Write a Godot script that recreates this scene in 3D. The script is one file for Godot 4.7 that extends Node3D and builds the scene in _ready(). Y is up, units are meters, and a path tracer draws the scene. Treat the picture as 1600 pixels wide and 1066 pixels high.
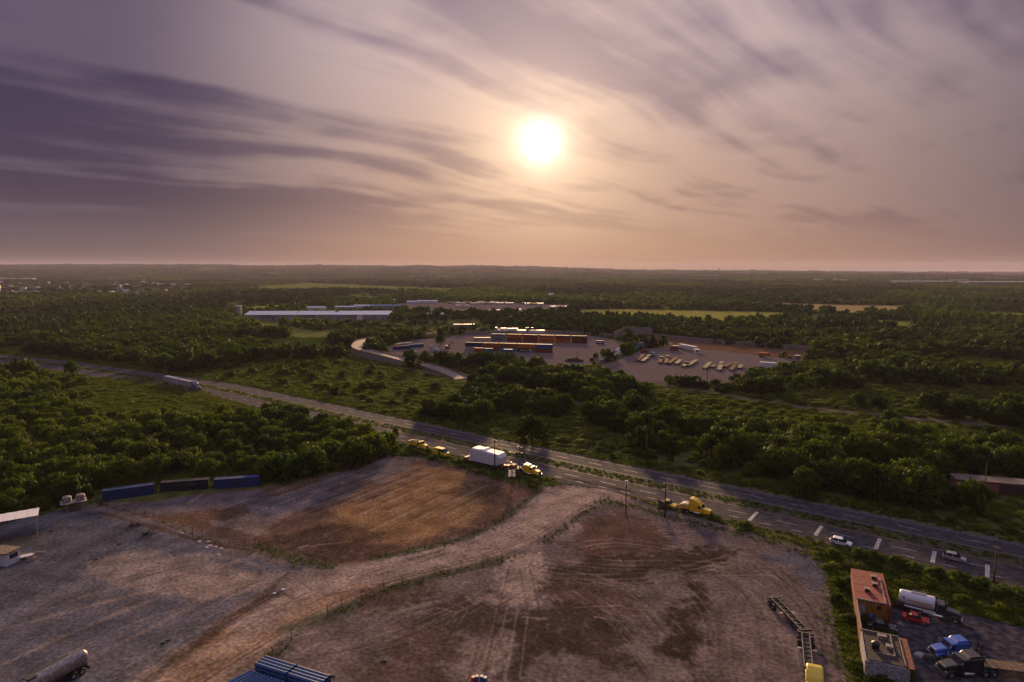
extends Node3D
# Aerial view of a highway, dirt yards and scrub woodland at sunset. Units are metres; the camera hovers 58 m above the origin and looks along -z.
var rng := RandomNumberGenerator.new()
var mats := {}
var meshes := {}
var taken := {}

# ---------------------------------------------------------------- helpers
func rgb(r: float, g: float, b: float) -> Color:      # linear base colour -> albedo_color
	return Color(r, g, b).linear_to_srgb()

func mat(key: String, c: Color, rough := 0.8, metal := 0.0) -> StandardMaterial3D:
	if not mats.has(key):
		var m := StandardMaterial3D.new()
		m.albedo_color = c
		m.roughness = rough
		m.metallic = metal
		mats[key] = m
	return mats[key]

func noise_tex(sd: int, freq: float, a: Color, b: Color, size := 512, octaves := 5, normal := false) -> NoiseTexture2D:
	var n := FastNoiseLite.new()
	n.seed = sd
	n.frequency = freq
	n.fractal_octaves = octaves
	var t := NoiseTexture2D.new()
	t.width = size
	t.height = size
	t.seamless = true
	t.noise = n
	if normal:
		t.as_normal_map = true
		t.bump_strength = 6.0
	else:
		var g := Gradient.new()
		g.set_color(0, a)
		g.set_color(1, b)
		t.color_ramp = g
	return t

func grimy(key: String, c: Color, rough := 0.6, metal := 0.0, dirt := Color(0.62, 0.55, 0.5), scale := 0.35) -> StandardMaterial3D:
	if not mats.has(key):
		if not mats.has("_grime"):
			mats["_grime"] = noise_tex(5, 0.02, Color(0.55, 0.5, 0.46), Color(1, 1, 1), 256, 5)
		var m := mat(key, c, rough, metal)
		m.albedo_texture = mats["_grime"]
		m.uv1_triplanar = true
		m.uv1_scale = Vector3.ONE * scale
	return mats[key]

func new_st() -> SurfaceTool:
	var s := SurfaceTool.new()
	s.begin(Mesh.PRIMITIVE_TRIANGLES)
	return s

func tri(s: SurfaceTool, a: Vector3, b: Vector3, c: Vector3) -> void:
	var n := (c - a).cross(b - a).normalized()
	for p in [a, b, c]:
		s.set_normal(n)
		s.set_uv(Vector2(p.x, p.z))
		s.add_vertex(p)

func quad(s: SurfaceTool, a: Vector3, b: Vector3, c: Vector3, d: Vector3) -> void:
	tri(s, a, b, c)
	tri(s, a, c, d)

func box(s: SurfaceTool, at: Vector3, size: Vector3, turn := Basis()) -> void:
	var h := size / 2
	var p := []
	for i in 8:
		p.append(at + turn * Vector3(h.x if i & 1 else -h.x, h.y if i & 2 else -h.y, h.z if i & 4 else -h.z))
	for f in [[0, 2, 3, 1], [5, 7, 6, 4], [4, 6, 2, 0], [1, 3, 7, 5], [2, 6, 7, 3], [4, 0, 1, 5]]:
		quad(s, p[f[3]], p[f[2]], p[f[1]], p[f[0]])

func tube(s: SurfaceTool, a: Vector3, b: Vector3, r0: float, r1: float, sides := 8, caps := true) -> void:
	var d := (b - a).normalized()
	var u := d.cross(Vector3.UP if absf(d.y) < 0.9 else Vector3.RIGHT).normalized()
	var w := d.cross(u)
	for i in sides:
		var t0 := TAU * i / sides
		var t1 := TAU * (i + 1) / sides
		var n0 := u * cos(t0) + w * sin(t0)
		var n1 := u * cos(t1) + w * sin(t1)
		var q := [[a + n0 * r0, n0], [b + n0 * r1, n0], [b + n1 * r1, n1], [a + n0 * r0, n0], [b + n1 * r1, n1], [a + n1 * r0, n1]]
		for k in [0, 2, 1, 3, 5, 4]:
			s.set_normal(q[k][1])
			s.set_uv(Vector2(float(i) / sides, 0))
			s.add_vertex(q[k][0])
		if caps:
			tri(s, a, a + n0 * r0, a + n1 * r0)
			tri(s, b, b + n1 * r1, b + n0 * r1)

func lathe(s: SurfaceTool, prof: Array, xf: Transform3D, sides := 20) -> void:   # prof: Vector2(radius, height along local x)
	for k in prof.size() - 1:
		var p: Vector2 = prof[k]
		var q: Vector2 = prof[k + 1]
		var sl := Vector2(q.y - p.y, p.x - q.x).normalized()   # outward (radial, axial)
		for i in sides:
			var t0 := TAU * i / sides
			var t1 := TAU * (i + 1) / sides
			var a0 := Vector3(0, cos(t0), sin(t0))
			var a1 := Vector3(0, cos(t1), sin(t1))
			var pts := [[Vector3(p.y, 0, 0) + a0 * p.x, a0], [Vector3(q.y, 0, 0) + a0 * q.x, a0], [Vector3(q.y, 0, 0) + a1 * q.x, a1], [Vector3(p.y, 0, 0) + a1 * p.x, a1]]
			for j in [0, 1, 2, 0, 2, 3]:
				var nn: Vector3 = pts[j][1] * sl.x + Vector3(sl.y, 0, 0)
				s.set_normal((xf.basis * nn).normalized())
				s.set_uv(Vector2(0, 0))
				s.add_vertex(xf * pts[j][0])

# a side profile (x forward, y up) given thickness along z, with chamfered flanks; taper narrows the points above y_top0
func prism(s: SurfaceTool, pts: Array, half: float, bevel := 0.06, tumble := 0.0, y0 := 0.0, z0 := 0.0) -> void:
	var poly := PackedVector2Array(pts)
	if Geometry2D.is_polygon_clockwise(poly):
		poly.reverse()
	var c := Vector2.ZERO
	for p in poly:
		c += p / poly.size()
	var inner := PackedVector2Array()
	for p in poly:
		inner.append(p + (c - p).normalized() * bevel)
	var sect := [[inner, -half], [poly, -half + bevel], [poly, half - bevel], [inner, half]]
	var at := func(p: Vector2, z: float) -> Vector3:
		return Vector3(p.x, p.y, z0 + z * (1.0 - tumble * maxf(0.0, p.y - y0)))
	var n := poly.size()
	for k in 3:
		for i in n:
			var j := (i + 1) % n
			quad(s, at.call(sect[k][0][i], sect[k][1]), at.call(sect[k][0][j], sect[k][1]), at.call(sect[k + 1][0][j], sect[k + 1][1]), at.call(sect[k + 1][0][i], sect[k + 1][1]))
	var idx := Geometry2D.triangulate_polygon(inner)
	for k in range(0, idx.size(), 3):
		var a: Vector2 = inner[idx[k]]
		var b: Vector2 = inner[idx[k + 1]]
		var d: Vector2 = inner[idx[k + 2]]
		if (b - a).cross(d - a) > 0:
			var e := b
			b = d
			d = e
		tri(s, at.call(a, half), at.call(b, half), at.call(d, half))
		tri(s, at.call(a, -half), at.call(d, -half), at.call(b, -half))

func numbered(n: String) -> String:
	if not taken.has(n):
		taken[n] = 0
		return n
	taken[n] += 1
	return "%s_%03d" % [n, taken[n]]

func part(called: String, s, m: Material, parent: Node, at := Vector3.ZERO) -> MeshInstance3D:
	var o := MeshInstance3D.new()
	o.name = called
	o.mesh = s.commit() if s is SurfaceTool else s
	o.material_override = m
	o.position = at
	parent.add_child(o, true)
	return o

func tag(o: Node, label: String, category: String, group := "") -> Node:
	o.set_meta("label", label)
	o.set_meta("category", category)
	if group:
		o.set_meta("group", group)
	return o

func thing(called: String, label: String, category: String, at: Vector2, turn := 0.0, group := "", y := 0.0) -> Node3D:
	var o := Node3D.new()
	o.name = numbered(called)
	add_child(o)
	o.position = Vector3(at.x, y, at.y)
	o.rotation.y = turn
	tag(o, label, category, group)
	return o

func solid(called: String, s, m: Material, label: String, category: String, group := "") -> MeshInstance3D:
	var o := part(numbered(called), s, m, self)
	tag(o, label, category, group)
	return o

func struct(called: String, s, m: Material) -> MeshInstance3D:
	var o := part(called, s, m, self)
	o.set_meta("kind", "structure")
	return o

func heading(a: Vector2, b: Vector2) -> float:     # turn that lays local +x along a -> b
	return atan2(-(b.y - a.y), b.x - a.x)

# flat sheet over a polygon of ground points, UV = world x, z
func sheet(s: SurfaceTool, poly: Array, y: float) -> void:
	var p := PackedVector2Array(poly)
	var idx := Geometry2D.triangulate_polygon(p)
	for k in range(0, idx.size(), 3):
		var a := Vector3(p[idx[k]].x, y, p[idx[k]].y)
		var b := Vector3(p[idx[k + 1]].x, y, p[idx[k + 1]].y)
		var c := Vector3(p[idx[k + 2]].x, y, p[idx[k + 2]].y)
		if (c - a).cross(b - a).y < 0:
			tri(s, a, c, b)
		else:
			tri(s, a, b, c)

# smoothed line through ground points
func curve(pts: Array, step := 6.0) -> Array:
	var out := []
	for i in pts.size() - 1:
		var p0: Vector2 = pts[maxi(i - 1, 0)]
		var p1: Vector2 = pts[i]
		var p2: Vector2 = pts[i + 1]
		var p3: Vector2 = pts[mini(i + 2, pts.size() - 1)]
		var n := maxi(1, int(p1.distance_to(p2) / step))
		for k in n:
			out.append(p1.cubic_interpolate(p2, p0, p3, float(k) / n))
	out.append(pts[-1])
	return out

func side(line: Array, i: int) -> Vector2:
	var d: Vector2 = (line[mini(i + 1, line.size() - 1)] - line[maxi(i - 1, 0)]).normalized()
	return Vector2(-d.y, d.x)

func offset(line: Array, o: float) -> Array:
	var out := []
	for i in line.size():
		out.append(line[i] + side(line, i) * o)
	return out

func ribbon(s: SurfaceTool, line: Array, o0: float, o1: float, y: float) -> void:
	for i in line.size() - 1:
		var n0 := side(line, i)
		var n1 := side(line, i + 1)
		var a: Vector2 = line[i] + n0 * o0
		var b: Vector2 = line[i + 1] + n1 * o0
		var c: Vector2 = line[i + 1] + n1 * o1
		var d: Vector2 = line[i] + n0 * o1
		var q := [Vector3(a.x, y, a.y), Vector3(b.x, y, b.y), Vector3(c.x, y, c.y), Vector3(d.x, y, d.y)]
		if (q[2] - q[0]).cross(q[1] - q[0]).y < 0:
			q.reverse()
		quad(s, q[0], q[1], q[2], q[3])

# ---------------------------------------------------------------- the place in plan
var road_line := []       # the yellow line beside the median, from right front to left rear; positive offsets lie north of it
const SUN_AZ := 2.5
const SUN_EL := 10.9

func _ready() -> void:
	rng.seed = 11
	make_view()
	make_sky()
	make_ground()
	make_highway()
	make_yards()
	make_ramp()
	make_vegetation()
	make_things()

func make_view() -> void:
	var cam := Camera3D.new()
	cam.name = "camera"
	cam.fov = 56.14
	cam.near = 0.5
	cam.far = 40000.0
	cam.position = Vector3(0, 58, 0)
	cam.rotation_degrees = Vector3(-6.39, 0, 0)
	add_child(cam)
	cam.current = true
	var sun := DirectionalLight3D.new()
	sun.name = "sun"
	sun.light_energy = 1.6
	sun.light_angular_distance = 6.0
	sun.light_color = Color(1.0, 0.82, 0.6)
	sun.shadow_enabled = true
	sun.rotation_degrees = Vector3(-SUN_EL, 180.0 - SUN_AZ, 0)
	add_child(sun)

func make_sky() -> void:
	var w := 3584
	var h := 1792
	var img := Image.create(w, h, false, Image.FORMAT_RGBF)
	var n1 := FastNoiseLite.new()
	n1.seed = 4
	n1.frequency = 0.55
	n1.fractal_octaves = 5
	n1.fractal_gain = 0.52
	var n2 := FastNoiseLite.new()
	n2.seed = 21
	n2.frequency = 0.16
	n2.fractal_octaves = 3
	var n3 := FastNoiseLite.new()
	n3.seed = 33
	n3.frequency = 2.2
	n3.fractal_octaves = 6
	var sa := deg_to_rad(SUN_AZ)
	var se := deg_to_rad(SUN_EL)
	var sun := Vector3(sin(sa) * cos(se), sin(se), -cos(sa) * cos(se))
	var low := Color(0.2, 0.14, 0.12)
	for j in h:
		var el := (0.5 - (j + 0.5) / h) * PI
		if el < -0.02:
			img.fill_rect(Rect2i(0, j, w, 1), low)
			continue
		var sy := sin(el)
		var cy := cos(el)
		var deg := maxf(rad_to_deg(el), 0.0)
		for i in w:
			var az := TAU * (i + 0.5) / w
			var d := Vector3(sin(az) * cy, sy, -cos(az) * cy)
			var ang := rad_to_deg(acos(clampf(d.dot(sun), -1, 1)))
			# cloud sheet above: streaks run away to the right
			var k := 1.0 / (maxf(sy, 0.0) + 0.07)
			var px := d.x * k
			var pz := -d.z * k
			var q := n2.get_noise_2d(px, pz)
			var q2 := n2.get_noise_2d(px * 1.3 + 40.0, pz * 1.3)
			var along := (px + pz) * 0.7071 + q * 0.3
			var across := (px - pz) * 0.7071 + q2 * 0.45
			var thick := n1.get_noise_2d(along * 0.3, across * 0.95)
			var fibre := n3.get_noise_2d(along * 0.1, across * 1.15)
			var fluff := n3.get_noise_2d(px * 0.5 + 9.0, pz * 0.42)
			var front := smoothstep(0.2, -0.2, d.z)
			var left := smoothstep(0.1, -0.5, d.x) * front
			var c := thick * 1.0 + 0.5 * fibre + 0.38 * fluff + 0.4 * q + 0.1 * left - 0.04
			var azs := rad_to_deg(wrapf(az, -PI, PI))
			c += 0.55 * exp(-pow((azs + 14.0) / 13.0, 2.0) - pow((deg - 5.6 - 0.5 * fluff) / 2.2, 2.0))
			var cloud := smoothstep(-0.3, 0.42, c) * smoothstep(1.0, 6.0, deg)
			# thin high cloud, bright toward the sun and violet away from it
			var far := ang * (1.0 + 0.35 * left)
			var t1 := exp(-far / 13.0)
			var t2 := smoothstep(46.0, 16.0, far)
			var high := smoothstep(6.0, 20.0, deg)
			var veil := Vector3(0.08, 0.063, 0.1) + Vector3(0.175, 0.118, 0.072).lerp(Vector3(0.24, 0.185, 0.175), high) * t2 + Vector3(0.36, 0.22, 0.09) * t1
			veil *= Vector3.ONE.lerp(Vector3(5.0, 5.9, 5.2), smoothstep(0.36, 0.9, sy))     # overcast brightens toward the zenith; strengthened above the view to light the ground
			var col := veil * Vector3.ONE.lerp(Vector3(0.4, 0.4, 0.56), cloud * (0.95 - 0.5 * t1))
			# dusty band over the horizon
			var band := exp(-deg / 4.4)
			var azd := rad_to_deg(absf(wrapf(az - sa, -PI, PI))) * (1.0 + 0.5 * left)
			var warm := exp(-azd * azd / 1100.0)
			var dust := Vector3(0.068, 0.046, 0.042).lerp(Vector3(0.36, 0.175, 0.08), warm)
			dust *= 1.0 - 0.22 * exp(-deg / 1.2)
			col = col.lerp(dust, band * 0.93)
			# the sun behind thin cloud
			col += Vector3(1.0, 0.76, 0.48) * 0.42 * exp(-pow(ang / 5.5, 1.3)) * (1.0 - 0.3 * cloud)
			col += Vector3(1.0, 0.9, 0.75) * 1.25 * exp(-pow(ang / 1.35, 1.5))
			img.set_pixel(i, j, Color(col.x, col.y, col.z))
	var pano := PanoramaSkyMaterial.new()
	pano.panorama = ImageTexture.create_from_image(img)
	var sky := Sky.new()
	sky.sky_material = pano
	var env := Environment.new()
	env.background_mode = Environment.BG_SKY
	env.sky = sky
	env.tonemap_mode = Environment.TONE_MAPPER_LINEAR
	env.tonemap_exposure = 1.45
	env.sdfgi_enabled = true
	env.ssao_enabled = true
	env.ssil_enabled = true
	env.volumetric_fog_enabled = true
	env.volumetric_fog_density = 0.000042
	env.volumetric_fog_albedo = Color(0.88, 0.85, 0.95)
	env.volumetric_fog_anisotropy = 0.1
	var we := WorldEnvironment.new()
	we.name = "air"
	we.environment = env
	add_child(we)

# ---------------------------------------------------------------- ground, highway, yards
var hill_noise := FastNoiseLite.new()
const SKYLINE := [[-40.0, 100.0], [-31.0, 108.0], [-26.5, 116.0], [-22.0, 100.0], [-11.0, 104.0], [0.0, 100.0], [6.0, 68.0], [11.0, 42.0], [22.0, 32.0], [31.0, 12.0], [40.0, 4.0]]

func hill(x: float, z: float) -> float:
	var r := Vector2(x, z).length()
	if r < 3200.0 or z > 0.0:
		return 0.0
	var az := clampf(rad_to_deg(atan2(x, -z)), -39.9, 39.9)
	var top := 0.0
	for i in SKYLINE.size() - 1:
		if az >= SKYLINE[i][0] and az <= SKYLINE[i + 1][0]:
			top = lerpf(SKYLINE[i][1], SKYLINE[i + 1][1], (az - SKYLINE[i][0]) / (SKYLINE[i + 1][0] - SKYLINE[i][0]))
	var t := smoothstep(3200.0, 9300.0, r) * (1.0 - 0.5 * smoothstep(9600.0, 12000.0, r))
	return maxf(0.0, t * (top - 8.0) + smoothstep(3200.0, 5000.0, r) * hill_noise.get_noise_2d(x, z) * 30.0)

func make_ground() -> void:
	hill_noise.seed = 8
	hill_noise.frequency = 0.0016
	hill_noise.fractal_octaves = 4
	var s := new_st()
	var rings := [0.0]
	var r := 40.0
	while r < 13500.0:
		rings.append(r)
		r *= 1.09
	var seg := 180
	for k in rings.size() - 1:
		for i in seg:
			var q := []
			for c in [[k, i], [k, i + 1], [k + 1, i + 1], [k + 1, i]]:
				var a: float = TAU * c[1] / seg
				var x: float = sin(a) * rings[c[0]]
				var z: float = -cos(a) * rings[c[0]]
				q.append(Vector3(x, hill(x, z), z))
			if k > 0:
				quad(s, q[0], q[3], q[2], q[1])
			else:
				tri(s, q[0], q[3], q[2])
	s.index()
	s.generate_normals()
	var m := mat("ground", Color.WHITE, 1.0)
	m.albedo_texture = noise_tex(3, 0.012, rgb(0.04, 0.05, 0.014), rgb(0.15, 0.145, 0.04), 1024, 6)
	m.uv1_triplanar = true
	m.uv1_world_triplanar = true
	m.uv1_scale = Vector3.ONE * 0.012
	m.metallic_specular = 0.0
	struct("ground", s, m)
	# open fields among the woods
	var fields := [
		[[Vector2(-398.5, -832.5), Vector2(-416.9, -925.7), Vector2(-402.5, -1006.0), Vector2(-376.7, -1061.3), Vector2(-326.4, -988.9), Vector2(-332.2, -897.0), Vector2(-355.3, -844.6)], 0], [[Vector2(86.2, -925.7), Vector2(169.4, -940.7), Vector2(287.3, -897.0), Vector2(377.6, -857.1), Vector2(288.1, -736.9), Vector2(237.8, -718.5), Vector2(192.1, -736.9), Vector2(122.9, -766.2), Vector2(81.7, -776.5)], 1],
		[[Vector2(462.4, -1122.9), Vector2(530.6, -1061.3), Vector2(639.9, -1023.8), Vector2(602.5, -940.7), Vector2(503.3, -844.6), Vector2(441.9, -832.5), Vector2(414.8, -897.0), Vector2(410.5, -988.9)], 2], [[Vector2(-695.4, -1243.0), Vector2(-678.6, -1359.3), Vector2(-603.1, -1298.6), Vector2(-559.8, -1192.0), Vector2(-618.0, -1145.0)], 0], [[Vector2(-875.4, -1122.9), Vector2(-863.8, -1168.1), Vector2(-791.9, -1145.0), Vector2(-756.6, -1081.1), Vector2(-806.5, -1061.3)], 0],
		[[Vector2(-865.0, -2090.9), Vector2(-889.3, -2790.1), Vector2(-448.9, -2252.3), Vector2(-113.0, -1887.9), Vector2(-166.8, -1671.4), Vector2(-424.5, -1773.1), Vector2(-635.1, -1720.8)], 3], [[Vector2(645.1, -3084.4), Vector2(933.8, -2929.9), Vector2(1008.1, -2662.9), Vector2(710.5, -2546.9)], 3], [[Vector2(636.0, -1499.3), Vector2(767.9, -1539.0), Vector2(711.7, -1425.9), Vector2(611.4, -1391.8)], 2], [[Vector2(583.6, -911.1), Vector2(686.6, -857.1), Vector2(639.6, -798.0), Vector2(559.0, -820.7)], 3], [[Vector2(417.4, -736.9), Vector2(455.5, -709.7), Vector2(411.2, -660.9), Vector2(386.8, -676.4)], 0],
		[[Vector2(273.8, -718.5), Vector2(314.9, -766.2), Vector2(355.9, -709.7), Vector2(389.1, -668.5), Vector2(351.5, -660.9), Vector2(301.9, -668.5)], 1], [[Vector2(-447.4, -1298.6), Vector2(-341.6, -1425.9), Vector2(-207.5, -1298.6), Vector2(-291.8, -1217.0)], 3], [[Vector2(-1228.7, -1539.0), Vector2(-1151.0, -1624.8), Vector2(-1047.5, -1499.3), Vector2(-1138.8, -1425.9)], 3], [[Vector2(129.7, -1298.6), Vector2(271.5, -1359.3), Vector2(266.4, -1270.2), Vector2(121.6, -1217.0)], 2], [[Vector2(-310.3, -736.9), Vector2(-218.1, -638.9), Vector2(-145.9, -558.2), Vector2(-176.7, -532.3), Vector2(-245.7, -611.7)], 3]]
	var tone := [[rgb(0.11, 0.16, 0.02), rgb(0.2, 0.23, 0.045)], [rgb(0.17, 0.17, 0.03), rgb(0.32, 0.28, 0.07)], [rgb(0.22, 0.16, 0.07), rgb(0.36, 0.27, 0.12)], [rgb(0.09, 0.11, 0.025), rgb(0.18, 0.18, 0.05)]]
	for f in fields:
		var key := "field%d" % f[1]
		if not mats.has(key):
			var fm := mat(key, Color.WHITE, 1.0)
			fm.albedo_texture = noise_tex(30 + f[1], 0.02, tone[f[1]][0], tone[f[1]][1], 512, 5)
			fm.metallic_specular = 0.0
			fm.uv1_triplanar = true
			fm.uv1_world_triplanar = true
			fm.uv1_scale = Vector3(0.006, 0.006, 0.02)
		var fs := new_st()
		sheet(fs, f[0], 0.15)
		struct("field", fs, mats[key])
		open_areas.append(f[0])

func make_highway() -> void:
	road_line = curve([Vector2(260, 0), Vector2(180, -59.5), Vector2(99.8, -119), Vector2(61.3, -147.6), Vector2(11.4, -184.4), Vector2(-39.1, -223.4), Vector2(-116.1, -283.5), Vector2(-153, -310.5), Vector2(-229, -355), Vector2(-300, -395), Vector2(-372, -425), Vector2(-520, -470), Vector2(-900, -560)], 5.0)
	var asphalt := mat("asphalt", Color.WHITE, 0.9)
	asphalt.albedo_texture = noise_tex(12, 0.012, rgb(0.03, 0.027, 0.031), rgb(0.098, 0.086, 0.092), 1024, 7)
	asphalt.metallic_specular = 0.12
	asphalt.uv1_triplanar = true
	asphalt.uv1_world_triplanar = true
	asphalt.uv1_scale = Vector3(0.03, 0.03, 0.05)
	var shoulder := mat("shoulder", Color.WHITE, 1.0)
	shoulder.albedo_texture = noise_tex(13, 0.03, rgb(0.07, 0.052, 0.04), rgb(0.2, 0.155, 0.125), 512, 6)
	shoulder.metallic_specular = 0.0
	shoulder.uv1_triplanar = true
	shoulder.uv1_world_triplanar = true
	shoulder.uv1_scale = Vector3.ONE * 0.07
	var white := grimy("road_white", rgb(0.62, 0.6, 0.58), 0.7)
	var yellow := grimy("road_yellow", rgb(0.55, 0.3, 0.05), 0.7)
	var s := new_st()
	ribbon(s, road_line, -10.6, 15.2, 0.012)
	struct("road_shoulder", s, shoulder)
	s = new_st()
	ribbon(s, road_line, -8.6, 0.5, 0.06)
	var near := struct("highway_near_carriageway", s, asphalt)
	s = new_st()
	ribbon(s, road_line, 5.6, 13.8, 0.06)
	var far := struct("highway_far_carriageway", s, asphalt)
	s = new_st()
	ribbon(s, road_line, 0.6, 5.5, 0.05)
	var med := mat("median_soil", rgb(0.05, 0.045, 0.02), 1.0)
	struct("median_strip", s, med)
	s = new_st()
	ribbon(s, road_line, -0.02, 0.14, 0.075)
	part("edge_line", s, yellow, near)
	s = new_st()
	ribbon(s, road_line, 6.2, 6.33, 0.075)
	part("edge_line", s, white, far)
	s = new_st()
	ribbon(s, road_line, 13.0, 13.13, 0.075)
	part("edge_line", s, white, far)
	# broken lines: one mesh per dash
	var pos := 0.0
	var next_a := 0.0
	var next_b := 3.0
	for i in road_line.size() - 1:
		var a: Vector2 = road_line[i]
		var b: Vector2 = road_line[i + 1]
		var len: float = a.distance_to(b)
		if a.y < -75.0 and a.x > -330.0:
			while next_a < pos + len:
				var c := a.lerp(b, (next_a - pos) / len)
				var turn := heading(a, b)
				var n := side(road_line, i)
				dash(near, c - n * 3.7, turn, 4.6, white)
				dash(far, c + n * 9.7, turn, 4.6, white)
				next_a += 11.5
			while next_b < pos + len:
				var c := a.lerp(b, (next_b - pos) / len)
				dash(near, c - side(road_line, i) * 7.3, heading(a, b), 2.4, white)
				next_b += 7.0
		else:
			next_a = maxf(next_a, pos + len)
			next_b = maxf(next_b, pos + len)
		pos += len
	# wide bars across the lanes
	for p in [Vector2(57.0, -145.5), Vector2(68.4, -137.1), Vector2(77.7, -130.2), Vector2(85.5, -124.0), Vector2(91.9, -117.9)]:
		var bar := new_st()
		var best := 0
		for i in road_line.size():
			if road_line[i].distance_to(p) < road_line[best].distance_to(p):
				best = i
		var turn := heading(road_line[best], road_line[best + 1])
		box(bar, Vector3(p.x, 0.082, p.y), Vector3(0.75, 0.012, 6.6 if p.x < 110.0 else 5.0), Basis(Vector3.UP, turn))
		part("crossing_bar", bar, white, near)
	# cracks of dust carried onto the tarmac by the yard entrance
	for e in [[Vector2(23.9, -167.8), 9.0, 1.4], [Vector2(31.8, -161.8), 8.0, 1.1], [Vector2(-13.0, -195.3), 5.0, 0.9], [Vector2(18.5, -170.9), 6.0, 0.8], [Vector2(-34.7, -211.8), 9.0, 0.9], [Vector2(34.1, -157.1), 6.0, 0.9]]:
		var st := new_st()
		var poly := []
		var turn := heading(Vector2(61, -148), Vector2(11, -184.4))
		for k in 26:
			var a := TAU * k / 26
			var rr := 1.0 + rng.randf_range(-0.35, 0.25)
			poly.append(e[0] + Vector2(cos(a) * e[1] * rr, sin(a) * e[2] * rr).rotated(-turn))
		sheet(st, poly, 0.067)
		part("dust_patch", st, shoulder, near)

func dash(parent: Node, c: Vector2, turn: float, len: float, m: Material) -> void:
	var key := "dash%.1f" % len
	if not meshes.has(key):
		var s := new_st()
		box(s, Vector3.ZERO, Vector3(len, 0.012, 0.17))
		meshes[key] = s.commit()
	var o := part("lane_dash", meshes[key], m, parent, Vector3(c.x, 0.078, c.y))
	o.rotation.y = turn

# ---------------------------------------------------------------- bare earth, painted as earth of several kinds
const YX := -125.0
const YZ := -215.0
const YW := 240.0
const YD := 165.0
const RES := 6.5
var tw := 0
var th := 0
var cr: PackedFloat32Array
var cg: PackedFloat32Array
var cb: PackedFloat32Array
var nz: PackedByteArray
var nf: PackedByteArray

func stroke(pts: Array, width: float, col: Vector3, strength: float, ragged := 0.5, feather := 0.5) -> void:
	var line := curve(pts, 3.0) if pts.size() > 2 else pts
	for i in line.size() - 1:
		var a: Vector2 = (line[i] - Vector2(YX, YZ)) * RES
		var b: Vector2 = (line[i + 1] - Vector2(YX, YZ)) * RES
		var w := width * RES * 0.5
		var d := b - a
		var l2 := maxf(d.length_squared(), 0.001)
		var x0 := maxi(0, int(minf(a.x, b.x) - w * 1.4))
		var x1 := mini(tw - 1, int(maxf(a.x, b.x) + w * 1.4))
		var y0 := maxi(0, int(minf(a.y, b.y) - w * 1.4))
		var y1 := mini(th - 1, int(maxf(a.y, b.y) + w * 1.4))
		var first := i == 0
		var last := i == line.size() - 2
		for y in range(y0, y1 + 1):
			var row := y * tw
			for x in range(x0, x1 + 1):
				var px := x - a.x
				var py := y - a.y
				var t := (px * d.x + py * d.y) / l2
				if (t < 0.0 and not first) or (t >= 1.0 and not last):
					continue
				t = clampf(t, 0.0, 1.0)
				var ex := px - d.x * t
				var ey := py - d.y * t
				var k := row + x
				var q := sqrt(ex * ex + ey * ey) / w + (nz[k] / 255.0 - 0.5) * ragged * 1.5
				var f := (1.0 - q) / feather
				if f <= 0.0:
					continue
				f = minf(f, 1.0) * strength * (0.6 + 0.8 * (nf[k] / 255.0))
				if f > 1.0:
					f = 1.0
				cr[k] += (col.x - cr[k]) * f
				cg[k] += (col.y - cg[k]) * f
				cb[k] += (col.z - cb[k]) * f

func patch(poly: Array, col: Vector3, strength: float, ragged := 12.0, grain := 0.0, dir := Vector2.RIGHT) -> void:
	var p := PackedVector2Array()
	var lo := Vector2(1e9, 1e9)
	var hi := -lo
	for q in poly:
		var v: Vector2 = (q - Vector2(YX, YZ)) * RES
		p.append(v)
		lo = lo.min(v)
		hi = hi.max(v)
	# coarse mask first, then sampled with a ragged shift
	var step := 6
	var x0 := maxi(0, int(lo.x) - 20)
	var x1 := mini(tw - 1, int(hi.x) + 20)
	var y0 := maxi(0, int(lo.y) - 20)
	var y1 := mini(th - 1, int(hi.y) + 20)
	if x1 <= x0 or y1 <= y0:
		return
	var mw := (x1 - x0) / step + 2
	var mh := (y1 - y0) / step + 2
	var mask := PackedByteArray()
	mask.resize(mw * mh)
	for y in mh:
		for x in mw:
			mask[y * mw + x] = 255 if Geometry2D.is_point_in_polygon(Vector2(x0 + x * step, y0 + y * step), p) else 0
	for pass_ in 2:
		var soft := mask.duplicate()
		for y in range(1, mh - 1):
			for x in range(1, mw - 1):
				var k := y * mw + x
				soft[k] = (mask[k] * 2 + mask[k - 1] + mask[k + 1] + mask[k - mw] + mask[k + mw] + mask[k - mw - 1] + mask[k + mw + 1]) / 8
		mask = soft
	for y in range(y0, y1):
		for x in range(x0, x1):
			var k := y * tw + x
			var n := nz[k] / 255.0 - 0.5
			var f := nf[k] / 255.0 - 0.5
			var sx := clampf((x - x0 + n * ragged * 3.0) / step, 0.0, mw - 1.001)
			var sy := clampf((y - y0 + n * ragged * 2.0) / step, 0.0, mh - 1.001)
			var ix := int(sx)
			var iy := int(sy)
			var fx := sx - ix
			var fy := sy - iy
			var m0 := iy * mw + ix
			var m1 := mini(iy + 1, mh - 1) * mw + ix
			var o0 := mini(ix + 1, mw - 1) - ix
			var v := ((mask[m0] * (1.0 - fx) + mask[m0 + o0] * fx) * (1.0 - fy) + (mask[m1] * (1.0 - fx) + mask[m1 + o0] * fx) * fy) / 255.0
			if v > 0.0:
				v = clampf((v + f * 1.5 + n * 0.5 - 0.2) * 1.5, 0.0, 1.0) * minf(1.0, v * 4.0) * strength
				cr[k] += (col.x - cr[k]) * v
				cg[k] += (col.y - cg[k]) * v
				cb[k] += (col.z - cb[k]) * v

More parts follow.
